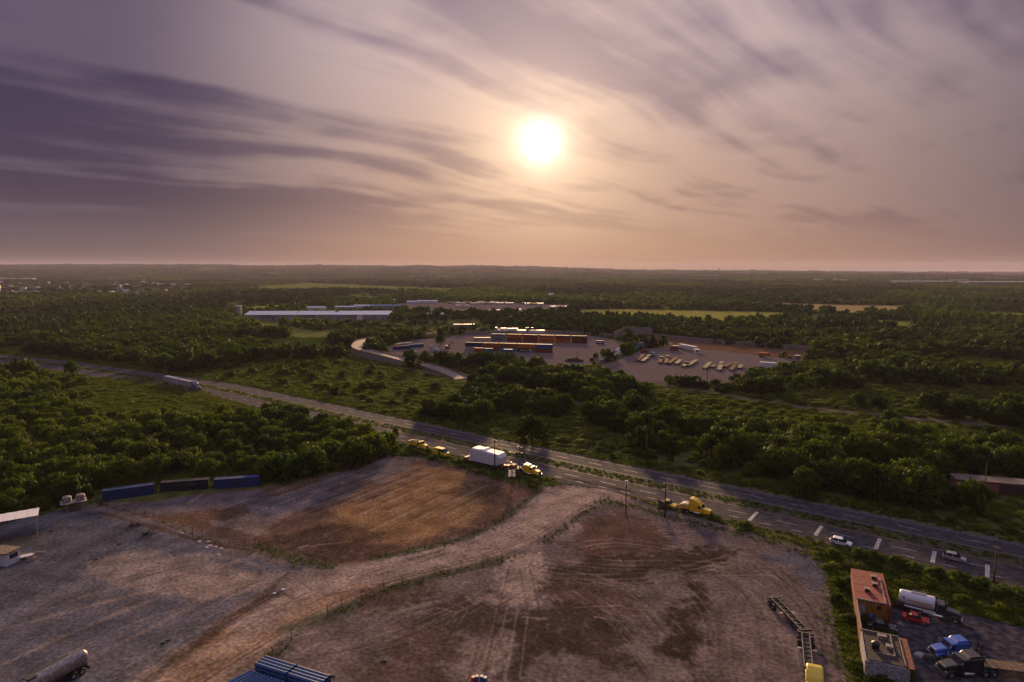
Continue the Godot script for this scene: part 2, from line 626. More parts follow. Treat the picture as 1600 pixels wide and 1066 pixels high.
func noise_bytes(sd: int, freq: float, octaves: int, type := FastNoiseLite.TYPE_SIMPLEX_SMOOTH) -> PackedByteArray:
	var n := FastNoiseLite.new()
	n.seed = sd
	n.frequency = freq
	n.fractal_octaves = octaves
	n.noise_type = type
	return n.get_image(tw, th).get_data()

func make_yards() -> void:
	tw = int(YW * RES)
	th = int(YD * RES)
	nz = noise_bytes(2, 0.012, 5)
	nf = noise_bytes(9, 0.06, 5)
	var n0 := tw * th
	cr.resize(n0)
	cg.resize(n0)
	cb.resize(n0)
	cr.fill(0.16)
	cg.fill(0.118)
	cb.fill(0.1)
	var grey := Vector3(0.108, 0.105, 0.118)
	var blue := Vector3(0.064, 0.065, 0.078)
	var pale := Vector3(0.31, 0.235, 0.18)
	var dust := Vector3(0.3, 0.225, 0.172)
	var wet := Vector3(0.034, 0.021, 0.014)
	var brown := Vector3(0.092, 0.05, 0.028)
	var straw := Vector3(0.23, 0.135, 0.06)
	var ochre := Vector3(0.25, 0.14, 0.06)
	var moss := Vector3(0.07, 0.072, 0.035)
	# left lot of grey gravel
	patch([Vector2(-136.9, -118.7), Vector2(-118.5, -142.6), Vector2(-107.7, -150.5), Vector2(-89.0, -145.3), Vector2(-63.2, -128.8), Vector2(-48.3, -121.5), Vector2(-36.7, -118.7), Vector2(-38.6, -114.8), Vector2(-44.9, -112.4), Vector2(-49.1, -98.6), Vector2(-51.6, -84.6), Vector2(-52.4, -68.9), Vector2(-89.9, -68.9)], grey, 0.9)
	patch([Vector2(-127.2, -121.5), Vector2(-109.9, -137.1), Vector2(-101.6, -148.5), Vector2(-88.9, -142.6), Vector2(-75.2, -133.7), Vector2(-80.6, -124.3), Vector2(-82.0, -114.8), Vector2(-84.8, -108.9), Vector2(-86.6, -102.5), Vector2(-102.6, -96.7)], blue, 0.75)
	patch([Vector2(-82.8, -97.6), Vector2(-72.5, -102.5), Vector2(-63.6, -107.8), Vector2(-55.2, -104.5), Vector2(-60.5, -94.9), Vector2(-64.2, -84.6), Vector2(-72.4, -84.6)], blue * 1.3, 0.5)
	patch([Vector2(-85.2, -121.5), Vector2(-76.8, -126.7), Vector2(-60.8, -123.7), Vector2(-48.2, -114.8), Vector2(-53.4, -107.8), Vector2(-65.4, -108.9), Vector2(-78.4, -114.8)], dust, 0.55)
	for c in [[[Vector2(-75.7, -108.9), Vector2(-67.5, -114.8), Vector2(-58.5, -118.7), Vector2(-49.4, -114.8), Vector2(-50.5, -108.9)], 3.0], [[Vector2(-82.8, -97.6), Vector2(-73.9, -104.5), Vector2(-63.8, -112.4), Vector2(-55.9, -121.5)], 2.2], [[Vector2(-67.0, -84.6), Vector2(-60.5, -94.9), Vector2(-53.9, -108.9)], 2.4], [[Vector2(-75.4, -88.4), Vector2(-70.4, -97.6), Vector2(-64.1, -106.7)], 1.6], [[Vector2(-74.3, -116.1), Vector2(-66.6, -124.9), Vector2(-52.1, -121.5), Vector2(-46.3, -116.1)], 2.0]]:
		stroke(c[0], c[1], dust, 0.45, 0.9, 0.9)
	# fenced straw field
	patch([Vector2(-102.3, -151.8), Vector2(-80.4, -165.7), Vector2(-58.2, -176.5), Vector2(-40.1, -195.3), Vector2(-21.3, -188.6), Vector2(-5.4, -174.8), Vector2(7.6, -162.7), Vector2(3.1, -148.5), Vector2(-8.4, -134.3), Vector2(-21.2, -126.7), Vector2(-32.7, -120.1), Vector2(-40.7, -121.5), Vector2(-57.1, -130.4), Vector2(-82.1, -143.7)], brown * 1.3, 0.85)
	patch([Vector2(-43.1, -148.5), Vector2(-31.0, -166.7), Vector2(-26.8, -186.1), Vector2(-12.7, -176.5), Vector2(-5.2, -166.7), Vector2(-6.2, -148.5), Vector2(-14.1, -135.4), Vector2(-27.1, -129.8), Vector2(-35.4, -130.4)], straw, 0.8)
	patch([Vector2(-68.0, -152.7), Vector2(-55.1, -166.7), Vector2(-39.6, -192.6), Vector2(-29.1, -188.6), Vector2(-35.3, -170.9), Vector2(-47.4, -152.7), Vector2(-57.0, -144.5)], grey * 1.25, 0.6)
	patch([Vector2(-100.1, -151.0), Vector2(-82.4, -159.4), Vector2(-67.9, -164.2), Vector2(-62.6, -159.4), Vector2(-72.4, -148.5), Vector2(-84.9, -146.0)], grey * 1.15, 0.6)
	patch([Vector2(-68.7, -140.7), Vector2(-60.1, -152.7), Vector2(-52.4, -148.5), Vector2(-56.4, -135.4)], dust, 0.55)
	patch([Vector2(-51.5, -133.7), Vector2(-41.0, -140.7), Vector2(-28.5, -137.1), Vector2(-30.2, -125.8), Vector2(-36.9, -121.5), Vector2(-46.3, -126.7)], wet * 1.3, 0.7)
	patch([Vector2(-18.4, -161.8), Vector2(-7.1, -170.9), Vector2(0.0, -162.7), Vector2(-3.2, -152.7), Vector2(-9.5, -152.7)], wet * 1.5, 0.6)
	patch([Vector2(-48.2, -166.7), Vector2(-41.8, -176.5), Vector2(-36.6, -168.8), Vector2(-45.8, -158.0)], wet * 1.6, 0.6)
	for i in 40:      # mown lines run with the field
		var t := i / 40.0
		var a := Vector2(lerpf(-75, -18, t), lerpf(-150, -128, t))
		var b := Vector2(lerpf(-38, 2, t), lerpf(-205, -160, t))
		var m0 := rng.randf_range(0.0, 0.4)
		var m1 := rng.randf_range(0.6, 1.0)
		stroke([a.lerp(b, m0), a.lerp(b, m1)], rng.randf_range(0.4, 1.3), [straw * 1.35, wet * 1.8, dust][i % 3], 0.4, 0.8, 0.8)
	# haul road from the highway to the left front
	stroke([Vector2(25.2, -162.7), Vector2(12.7, -152.7), Vector2(4.4, -140.7), Vector2(-8.0, -127.9), Vector2(-22.5, -119.3), Vector2(-34.4, -108.9), Vector2(-41.4, -97.6), Vector2(-47.3, -86.9), Vector2(-52.0, -74.1)], 13.0, dust * 1.05, 0.9, 0.25, 0.35)
	stroke([Vector2(27.4, -165.7), Vector2(16.6, -160.8), Vector2(7.9, -152.7)], 18.0, dust, 0.9, 0.3, 0.4)
	stroke([Vector2(-22.5, -119.3), Vector2(-36.2, -114.8), Vector2(-48.2, -114.8), Vector2(-59.1, -112.4)], 10.0, dust * 0.9, 0.7, 0.5, 0.6)
	stroke([Vector2(-28.1, -111.2), Vector2(-36.5, -101.5), Vector2(-42.2, -89.9), Vector2(-46.4, -80.0)], 9.0, ochre, 0.55, 0.7, 0.7)
	stroke([Vector2(-46.4, -94.9), Vector2(-48.9, -84.6), Vector2(-50.8, -78.7)], 8.0, ochre, 0.6, 0.7, 0.7)
	for i in 16:
		var o := rng.randf_range(-6.0, 6.0)
		var ln := offset(curve([Vector2(23.4, -161.8), Vector2(12.7, -152.7), Vector2(4.4, -140.7), Vector2(-8.0, -127.9), Vector2(-22.5, -119.3), Vector2(-34.4, -108.9), Vector2(-41.4, -97.6), Vector2(-47.3, -86.9), Vector2(-52.0, -74.1)], 6.0), o)
		stroke(ln, 0.5, [pale, brown * 1.5, pale][i % 3], 0.55, 0.9, 0.7)
	# verge between haul road and the right field
	stroke([Vector2(0.6, -123.7), Vector2(-9.9, -118.2), Vector2(-23.2, -110.0), Vector2(-30.2, -102.1), Vector2(-37.3, -97.6)], 4.5, moss, 0.75, 0.8, 0.6)
	stroke([Vector2(-42.4, -108.9), Vector2(-45.9, -103.5), Vector2(-49.5, -93.2), Vector2(-51.6, -84.6)], 3.2, wet * 1.2, 0.65, 0.9, 0.7)
	stroke([Vector2(-43.1, -117.4), Vector2(-45.0, -106.7), Vector2(-48.6, -97.6)], 2.2, brown, 0.6, 0.9, 0.7)
	stroke([Vector2(7.6, -164.2), Vector2(0.0, -148.5), Vector2(-8.5, -135.4), Vector2(-21.2, -126.7), Vector2(-28.5, -123.7)], 3.0, moss, 0.75, 0.7, 0.6)
	stroke([Vector2(-53.1, -128.8), Vector2(-43.7, -122.9), Vector2(-36.5, -120.1)], 4.0, moss, 0.8, 0.7, 0.6)
	stroke([Vector2(-100.1, -148.5), Vector2(-80.9, -138.9), Vector2(-63.9, -130.4), Vector2(-52.9, -126.7)], 1.6, brown * 0.9, 0.7, 0.7, 0.7)
	# right field
	patch([Vector2(8.6, -137.1), Vector2(22.1, -152.7), Vector2(35.8, -143.7), Vector2(48.5, -137.1), Vector2(59.2, -125.8), Vector2(57.3, -108.9), Vector2(45.6, -80.0), Vector2(-20.6, -80.0), Vector2(-24.2, -94.9), Vector2(-11.5, -108.9), Vector2(1.3, -121.5)], Vector3(0.135, 0.1, 0.088), 0.9)
	patch([Vector2(14.3, -137.1), Vector2(24.6, -148.5), Vector2(31.5, -144.5), Vector2(34.0, -130.4), Vector2(25.4, -121.5), Vector2(15.6, -124.3), Vector2(10.9, -130.4)], brown, 0.8)
	patch([Vector2(6.2, -118.7), Vector2(21.0, -125.8), Vector2(34.6, -127.3), Vector2(41.8, -124.9), Vector2(41.8, -120.9), Vector2(32.4, -118.7), Vector2(24.1, -114.8), Vector2(27.2, -112.4), Vector2(16.9, -114.8), Vector2(8.4, -113.6)], wet * 1.2, 0.85)
	patch([Vector2(37.4, -127.9), Vector2(46.3, -130.4), Vector2(45.7, -124.9), Vector2(37.7, -120.1), Vector2(36.3, -116.1), Vector2(32.6, -114.8), Vector2(34.1, -121.5)], wet * 1.1, 0.85)
	patch([Vector2(31.9, -112.4), Vector2(36.8, -114.8), Vector2(34.2, -104.5), Vector2(29.7, -94.9), Vector2(25.5, -86.9), Vector2(23.0, -89.9), Vector2(24.1, -96.7), Vector2(27.6, -102.5)], wet, 0.9)
	patch([Vector2(23.9, -100.5), Vector2(26.8, -101.5), Vector2(26.9, -97.6), Vector2(23.6, -96.7)], wet, 0.7)
	patch([Vector2(0.0, -102.5), Vector2(6.9, -108.9), Vector2(15.4, -104.5), Vector2(18.5, -96.7), Vector2(17.9, -88.4), Vector2(13.1, -87.6), Vector2(9.7, -91.5), Vector2(4.9, -91.5), Vector2(1.8, -85.4), Vector2(-2.7, -84.6), Vector2(-1.0, -94.9)], wet * 1.35, 0.85)
	patch([Vector2(4.9, -116.1), Vector2(12.2, -116.1), Vector2(22.9, -108.9), Vector2(20.6, -102.5), Vector2(11.0, -104.5), Vector2(5.7, -108.9)], brown * 0.8, 0.7)
	patch([Vector2(-15.4, -104.5), Vector2(-8.0, -108.9), Vector2(0.0, -105.6), Vector2(-1.0, -97.6), Vector2(-8.2, -96.7), Vector2(-15.7, -98.6)], wet * 1.25, 0.75)
	patch([Vector2(-20.5, -96.7), Vector2(-10.3, -97.6), Vector2(-5.9, -93.2), Vector2(-10.4, -88.4), Vector2(-19.2, -89.9)], brown * 0.75, 0.7)
	patch([Vector2(-26.4, -88.4), Vector2(-15.6, -91.5), Vector2(-7.4, -86.9), Vector2(-8.6, -80.0), Vector2(-22.3, -80.0)], brown * 0.8, 0.6)
	patch([Vector2(-27.5, -108.9), Vector2(-18.1, -114.8), Vector2(-11.8, -112.4), Vector2(-17.8, -105.6), Vector2(-25.7, -101.5)], brown * 0.75, 0.7)
	patch([Vector2(31.4, -92.4), Vector2(41.6, -93.2), Vector2(41.2, -89.9), Vector2(31.4, -89.2)], wet * 1.6, 0.75)
	patch([Vector2(30.3, -98.6), Vector2(42.7, -106.7), Vector2(53.1, -102.5), Vector2(46.1, -84.6), Vector2(29.0, -84.6)], Vector3(0.165, 0.12, 0.1), 0.5)
	patch([Vector2(0.0, -124.3), Vector2(6.6, -125.8), Vector2(7.2, -114.8), Vector2(3.3, -105.6), Vector2(-1.1, -104.5), Vector2(-3.5, -110.0)], pale, 0.9)
	patch([Vector2(-7.9, -93.2), Vector2(-3.1, -97.6), Vector2(-1.0, -94.9), Vector2(-3.7, -86.9), Vector2(-9.0, -84.6), Vector2(-10.4, -88.4)], pale * 0.85, 0.7)
	patch([Vector2(12.0, -144.5), Vector2(16.9, -148.5), Vector2(16.6, -138.9), Vector2(9.5, -130.4), Vector2(8.3, -132.0)], pale * 0.85, 0.7)
	patch([Vector2(-7.4, -107.8), Vector2(-3.4, -108.9), Vector2(-1.1, -106.7), Vector2(-4.4, -104.5)], pale * 0.9, 0.7)
	patch([Vector2(19.8, -88.4), Vector2(24.9, -89.9), Vector2(24.7, -85.4), Vector2(19.0, -84.6)], pale * 0.75, 0.5)
	patch([Vector2(51.3, -124.3), Vector2(60.9, -126.7), Vector2(60.9, -116.1), Vector2(56.2, -108.9), Vector2(52.4, -116.1)], blue * 1.25, 0.8)
	# wheel tracks
	var paths := [[Vector2(3.8, -121.5), Vector2(12.2, -116.1), Vector2(23.2, -104.5), Vector2(27.1, -84.6)], [Vector2(6.5, -124.3), Vector2(20.3, -121.5), Vector2(35.6, -121.5), Vector2(49.8, -118.7)], [Vector2(4.9, -116.1), Vector2(10.8, -102.5), Vector2(14.1, -88.4), Vector2(14.5, -84.6)], [Vector2(3.8, -121.5), Vector2(1.6, -102.5), Vector2(0.0, -84.6)], [Vector2(2.5, -118.7), Vector2(4.2, -98.6), Vector2(7.2, -84.6)], [Vector2(7.5, -118.7), Vector2(21.1, -111.2), Vector2(26.7, -96.7)],
		[Vector2(-21.5, -101.5), Vector2(-12.4, -107.1), Vector2(-9.4, -104.5), Vector2(-10.6, -100.5), Vector2(-15.0, -101.5), Vector2(-20.7, -97.6)], [Vector2(-22.1, -99.5), Vector2(-13.4, -105.6), Vector2(-8.5, -103.5), Vector2(-10.0, -98.9)], [Vector2(48.3, -121.5), Vector2(50.5, -108.9), Vector2(49.4, -94.9), Vector2(45.2, -84.6)], [Vector2(43.6, -118.7), Vector2(45.8, -104.5), Vector2(39.8, -84.6)], [Vector2(41.3, -108.9), Vector2(33.3, -94.9), Vector2(30.8, -84.6)], [Vector2(9.3, -127.3), Vector2(22.0, -132.0), Vector2(37.1, -126.7)],
		[Vector2(51.0, -118.7), Vector2(52.4, -104.5), Vector2(47.3, -88.4)], [Vector2(40.7, -121.5), Vector2(45.9, -108.9), Vector2(45.8, -91.5)], [Vector2(-16.1, -94.9), Vector2(-4.1, -97.6), Vector2(10.1, -94.9)], [Vector2(-27.3, -91.5), Vector2(-18.5, -96.7), Vector2(-4.6, -108.9), Vector2(3.7, -118.7)], [Vector2(-28.8, -89.9), Vector2(-16.1, -94.9), Vector2(-6.5, -102.5)], [Vector2(31.7, -116.1), Vector2(34.6, -102.5), Vector2(29.9, -84.6)], [Vector2(12.7, -121.5), Vector2(25.2, -120.1), Vector2(44.4, -124.9)], [Vector2(7.3, -116.1), Vector2(24.4, -116.1), Vector2(42.4, -122.9)],
		[Vector2(9.2, -108.9), Vector2(14.6, -98.6), Vector2(18.3, -85.4)], [Vector2(11.7, -111.2), Vector2(19.0, -99.5), Vector2(23.5, -84.6)], [Vector2(-2.2, -102.5), Vector2(-3.0, -93.2), Vector2(-5.4, -84.6)], [Vector2(0.0, -104.5), Vector2(-1.0, -94.9), Vector2(-2.3, -84.6)], [Vector2(-80.1, -102.5), Vector2(-72.4, -114.8), Vector2(-63.6, -121.5)], [Vector2(-67.1, -89.9), Vector2(-59.6, -102.5), Vector2(-51.2, -116.1)], [Vector2(-78.6, -94.9), Vector2(-72.0, -106.7), Vector2(-59.1, -112.4)], [Vector2(-56.6, -85.4), Vector2(-51.7, -97.6), Vector2(-45.9, -108.9)], [Vector2(-13.3, -127.3), Vector2(-20.3, -121.5), Vector2(-28.9, -114.8), Vector2(-36.8, -105.6)]]
	var wide_paths := 0
	for p in paths:
		wide_paths += 1
		var c: Vector3 = [pale * 0.85, wet * 1.3, pale * 0.7, brown][wide_paths % 4]
		var ln := curve(p, 4.0)
		stroke(offset(ln, 1.0), 0.6, c, 0.45, 1.0, 0.9)
		stroke(offset(ln, -1.0), 0.6, c, 0.45, 1.0, 0.9)
		if wide_paths % 2 == 0:
			stroke(offset(ln, 2.6), 0.5, pale * 0.8, 0.3, 1.1, 0.8)
			stroke(offset(ln, 4.1), 0.5, wet * 1.6, 0.4, 1.1, 0.8)
	for i in 150:     # short scrapes
		var c := Vector2(rng.randf_range(-70, 75), rng.randf_range(-150, -75))
		var a := rng.randf_range(0.2, 0.9) if c.x < 0 else rng.randf_range(-0.7, 0.3)
		stroke([c, c + Vector2(cos(a), -sin(a)) * rng.randf_range(3, 11)], rng.randf_range(0.25, 0.8), [pale, wet * 1.5, brown][i % 3], 0.4, 0.9, 0.8)
	var fine := noise_bytes(77, 0.16, 5)
	var coarse := noise_bytes(78, 0.02, 5)
	var out := PackedByteArray()
	out.resize(n0 * 3)
	for k in n0:
		var f := (0.45 + 1.1 * (fine[k] / 255.0)) * (0.55 + 0.9 * (coarse[k] / 255.0))
		out[k * 3] = int(255.0 * pow(minf(cr[k] * f, 1.0), 0.4545))
		out[k * 3 + 1] = int(255.0 * pow(minf(cg[k] * f, 1.0), 0.4545))
		out[k * 3 + 2] = int(255.0 * pow(minf(cb[k] * f, 1.0), 0.4545))
	var m := mat("earth", Color.WHITE, 0.95)
	m.albedo_texture = ImageTexture.create_from_image(Image.create_from_data(tw, th, false, Image.FORMAT_RGB8, out))
	m.uv1_scale = Vector3(1.0 / YW, 1.0 / YD, 1)
	m.uv1_offset = Vector3(-YX / YW, -YZ / YD, 0)
	# the same ruts and grit as relief
	var hgt := PackedByteArray()
	hgt.resize(n0)
	for k in n0:
		hgt[k] = clampi(int(out[k * 3] * 0.6 + fine[k] * 0.35), 0, 255)
	var bump := Image.create_from_data(tw, th, false, Image.FORMAT_L8, hgt)
	bump.convert(Image.FORMAT_RGBA8)
	bump.bump_map_to_normal_map(2.2)
	m.normal_enabled = true
	m.normal_texture = ImageTexture.create_from_image(bump)
	m.normal_scale = 0.6
	m.metallic_specular = 0.0
	m.texture_repeat = false
	cr.clear()
	cg.clear()
	cb.clear()
	var yard := [Vector2(-120.5, -111.2), Vector2(-121.2, -135.4), Vector2(-117.6, -141.4), Vector2(-110.9, -148.5), Vector2(-103.9, -154.4), Vector2(-90.0, -155.3), Vector2(-78.8, -162.3), Vector2(-66.6, -165.2), Vector2(-54.0, -174.8), Vector2(-45.3, -183.6), Vector2(-39.1, -195.3), Vector2(-30.0, -194.6), Vector2(-19.2, -186.7), Vector2(-7.3, -175.9), Vector2(6.5, -164.7), Vector2(13.9, -168.3), Vector2(25.4, -163.7), Vector2(32.2, -155.7), Vector2(39.8, -147.6), Vector2(48.3, -140.7), Vector2(55.5, -133.0), Vector2(61.3, -128.2), Vector2(62.0, -120.9), Vector2(57.1, -108.9), Vector2(51.4, -94.9), Vector2(45.6, -80.0), Vector2(40.3, -63.5), Vector2(-71.6, -63.5)]
	open_areas.append(yard)
	open_areas.append([Vector2(-297.4, -692.6), Vector2(-314.0, -736.9), Vector2(-140.7, -746.4), Vector2(-127.6, -676.4), Vector2(-199.0, -660.9)])
	open_areas.append([Vector2(-103.3, -150.5), Vector2(-110.6, -164.2), Vector2(-99.0, -171.5), Vector2(-85.2, -175.9), Vector2(-71.2, -178.2), Vector2(-63.6, -164.2), Vector2(-76.4, -157.1), Vector2(-88.1, -151.8)])
	var s := new_st()
	sheet(s, yard, 0.03)
	struct("dirt_yard", s, m)
	# gravel lot on the right
	var gravel := mat("gravel", Color.WHITE, 0.9)
	gravel.albedo_texture = noise_tex(51, 0.014, rgb(0.016, 0.015, 0.019), rgb(0.115, 0.1, 0.112), 1024, 7)
	gravel.metallic_specular = 0.0
	gravel.uv1_triplanar = true
	gravel.uv1_world_triplanar = true
	gravel.uv1_scale = Vector3.ONE * 0.04
	s = new_st()
	var lot := [Vector2(63.4, -103.5), Vector2(68.5, -105.6), Vector2(76.1, -102.9), Vector2(84.9, -97.6), Vector2(91.2, -93.2), Vector2(79.0, -76.3), Vector2(61.7, -75.2), Vector2(55.8, -81.3), Vector2(59.9, -91.5)]
	sheet(s, lot, 0.026)
	struct("gravel_lot", s, gravel)
	open_areas.append(lot)
	# container yard and trailer park
	var pave := mat("paving", Color.WHITE, 0.9)
	pave.albedo_texture = noise_tex(52, 0.025, rgb(0.08, 0.062, 0.058), rgb(0.22, 0.172, 0.16), 512, 6)
	pave.metallic_specular = 0.0
	pave.uv1_triplanar = true
	pave.uv1_world_triplanar = true
	pave.uv1_scale = Vector3(0.02, 0.02, 0.06)
	s = new_st()
	var cy := [Vector2(-100.4, -463.3), Vector2(-84.1, -522.6), Vector2(-55.6, -552.8), Vector2(-23.3, -580.8), Vector2(35.4, -586.7), Vector2(75.0, -552.8), Vector2(84.9, -527.4), Vector2(94.8, -495.4), Vector2(94.1, -467.1), Vector2(69.3, -416.0), Vector2(50.9, -387.6), Vector2(38.4, -379.9), Vector2(15.7, -387.6), Vector2(-15.7, -387.6), Vector2(-43.7, -393.0), Vector2(-82.1, -428.5)]
	sheet(s, cy, 0.1)
	struct("container_yard_ground", s, pave)
	open_areas.append(cy)
	s = new_st()
	var tl := [Vector2(52.2, -382.4), Vector2(80.6, -431.8), Vector2(98.8, -467.1), Vector2(114.8, -474.9), Vector2(147.1, -455.9), Vector2(187.0, -407.1), Vector2(172.3, -387.6), Vector2(145.0, -367.6), Vector2(124.3, -341.0), Vector2(104.7, -312.7), Vector2(84.8, -321.6), Vector2(63.7, -331.0)]
	sheet(s, tl, 0.11)
	struct("trailer_lot_ground", s, pave)
	open_areas.append(tl)
	s = new_st()
	var verge := [Vector2(87.3, -542.4), Vector2(113.3, -563.7), Vector2(122.3, -552.8), Vector2(145.9, -517.9), Vector2(181.8, -474.9), Vector2(216.6, -452.3), Vector2(188.3, -410.0), Vector2(147.1, -455.9), Vector2(107.0, -482.9)]
	sheet(s, verge, 0.09)
	var rust := mat("rust_soil", Color.WHITE, 1.0)
	rust.albedo_texture = noise_tex(53, 0.03, rgb(0.08, 0.045, 0.03), rgb(0.2, 0.115, 0.06), 512, 6)
	rust.metallic_specular = 0.0
	rust.uv1_triplanar = true
	rust.uv1_world_triplanar = true
	rust.uv1_scale = Vector3.ONE * 0.03
	struct("bare_bank", s, rust)
	open_areas.append(verge)
	s = new_st()
	var ty := [Vector2(-206.9, -1061.3), Vector2(-179.6, -1122.9), Vector2(-44.9, -1122.9), Vector2(95.5, -1061.3), Vector2(79.8, -857.1), Vector2(16.7, -832.5), Vector2(-83.4, -832.5), Vector2(-143.7, -897.0)]
	sheet(s, ty, 0.1)
	struct("truck_depot_ground", s, pave)
	open_areas.append(ty)
	# lesser tracks
	for t in [[[Vector2(-24.3, -333.0), Vector2(-9.7, -319.8), Vector2(9.2, -301.0), Vector2(27.8, -273.2), Vector2(33.3, -261.7)], 4.5, "side_road"], [[Vector2(67.1, -331.0), Vector2(91.7, -301.0), Vector2(112.2, -275.8), Vector2(130.0, -260.4), Vector2(142.7, -254.5), Vector2(155.2, -246.6), Vector2(174.8, -236.2), Vector2(202.8, -220.3)], 4.5, "railway_bed"], [[Vector2(-64.4, -374.9), Vector2(-42.7, -351.6), Vector2(-27.1, -334.9)], 3.0, "foot_track"], [[Vector2(37.3, -261.7), Vector2(42.4, -252.2), Vector2(46.1, -244.5)], 3.0, "foot_track"], [[Vector2(95.1, -184.8), Vector2(100.4, -180.5), Vector2(107.7, -174.2), Vector2(115.4, -164.2)], 4.0, "back_lane"], [[Vector2(87.5, -972.3), Vector2(82.0, -844.6), Vector2(81.7, -776.5), Vector2(85.0, -736.9)], 6.0, "field_lane"]]:
		s = new_st()
		var ln := curve(t[0], 4.0)
		ribbon(s, ln, -t[1] / 2, t[1] / 2, 0.07)
		struct(numbered(t[2]), s, shoulder_mat())
		bare_lines.append([ln, t[1] / 2 + 1.0])

func shoulder_mat() -> Material:
	return mats["shoulder"]

var open_areas := []
var bare_lines := []

# ---------------------------------------------------------------- plants
func crown(sd: int, clumps: int, leaves: int, leaf: float, flat: float, low: float) -> Mesh:
	# unit crown: radius about 1, height about 1 (base at y = 0); clumps of small leaf faces
	var r := RandomNumberGenerator.new()
	r.seed = sd
	var s := new_st()
	for c in clumps:
		var a := r.randf() * TAU
		var hgt := low + (1.0 - low) * pow(r.randf(), 0.8)
		var reach := sqrt(maxf(0.05, 1.0 - pow((hgt - 0.42) / 0.62, 2.0)))
		var rad := reach * (0.55 + 0.4 * r.randf()) if c % 4 else reach * 0.35 * r.randf()
		var at := Vector3(cos(a) * rad, hgt * 0.86, sin(a) * rad)
		var cr_ := r.randf_range(0.2, 0.34) * (0.8 + 0.3 * reach)
		for l in leaves:
			var n := Vector3(r.randfn(), r.randfn() * 0.8 + 0.35, r.randfn()).normalized()
			var p := at + n * Vector3(cr_, cr_ * flat, cr_).length() * 0.58 * pow(r.randf(), 0.33)
			p.y = maxf(p.y, 0.0)
			var face := (n + Vector3(r.randfn(), r.randfn(), r.randfn()) * 0.45).normalized()
			var u := face.cross(Vector3(r.randfn(), r.randfn(), r.randfn())).normalized()
			var v := face.cross(u)
			var k := leaf * r.randf_range(0.6, 1.4)
			var sh := (face * 0.5 + n * 0.6 + (p - Vector3(0, 0.35, 0)).normalized() * 0.4).normalized()
			var q := [p - u * k, p + v * k * 0.55, p + u * k, p - v * k * 0.55]
			var hue := Color(r.randf_range(0.85, 1.2), r.randf_range(0.92, 1.08), r.randf_range(0.7, 1.2))
			for i in [0, 1, 2, 0, 2, 3]:
				s.set_normal(sh)
				s.set_color(hue)
				s.add_vertex(q[i])
	return s.commit()

func leaf_mat(key: String, c: Color) -> StandardMaterial3D:
	if not mats.has(key):
		var m := mat(key, c, 0.75)
		m.vertex_color_use_as_albedo = true
		m.backlight_enabled = true
		m.backlight = Color(0.8, 1.0, 0.16)
		m.metallic_specular = 0.25
		mats[key] = m
	return mats[key]

func scatter(called: String, mesh: Mesh, m: Material, xf: Array, cols: Array, label := "", category := "") -> void:
	if xf.is_empty():
		return
	var mm := MultiMesh.new()
	mm.transform_format = MultiMesh.TRANSFORM_3D
	mm.use_colors = true
	mm.mesh = mesh
	mm.instance_count = xf.size()
	var buf := PackedFloat32Array()
	buf.resize(xf.size() * 16)
	for i in xf.size():
		var t: Transform3D = xf[i]
		var c: Color = cols[i]
		var k := i * 16
		buf[k] = t.basis.x.x
		buf[k + 1] = t.basis.y.x
		buf[k + 2] = t.basis.z.x
		buf[k + 3] = t.origin.x
		buf[k + 4] = t.basis.x.y
		buf[k + 5] = t.basis.y.y
		buf[k + 6] = t.basis.z.y
		buf[k + 7] = t.origin.y
		buf[k + 8] = t.basis.x.z
		buf[k + 9] = t.basis.y.z
		buf[k + 10] = t.basis.z.z
		buf[k + 11] = t.origin.z
		buf[k + 12] = c.r
		buf[k + 13] = c.g
		buf[k + 14] = c.b
		buf[k + 15] = 1.0
	mm.buffer = buf
	var o := MultiMeshInstance3D.new()
	o.name = numbered(called)
	o.multimesh = mm
	o.material_override = m
	add_child(o)
	o.set_meta("kind", "stuff")
	if label:
		o.set_meta("label", label)
		o.set_meta("category", category)

var area_boxes := []

func in_open(p: Vector2) -> bool:
	for i in open_areas.size():
		if area_boxes[i].has_point(p) and Geometry2D.is_point_in_polygon(p, open_areas[i]):
			return true
	return false

# signed place across the highway: metres north (+) or south (-) of the yellow line, or 999
func across_road(p: Vector2) -> float:
	var best := 1e9
	var bi := 0
	for i in range(0, road_line.size(), 4):
		var d: float = p.distance_squared_to(road_line[i])
		if d < best:
			best = d
			bi = i
	if best > 3600.0:
		return 999.0
	var o := 1e9
	for i in range(maxi(0, bi - 4), mini(road_line.size() - 1, bi + 4)):
		var q := Geometry2D.get_closest_point_to_segment(p, road_line[i], road_line[i + 1])
		var d := p.distance_to(q)
		if d < absf(o):
			var n := side(road_line, i)
			o = d if (p - q).dot(n) > 0 else -d
	return o

func near_bare(p: Vector2) -> bool:
	for b in bare_lines:
		for i in range(0, b[0].size() - 1, 1):
			if absf(p.x - b[0][i].x) < 12.0 and absf(p.y - b[0][i].y) < 12.0:
				if p.distance_to(Geometry2D.get_closest_point_to_segment(p, b[0][i], b[0][i + 1])) < b[1]:
					return true
	return false

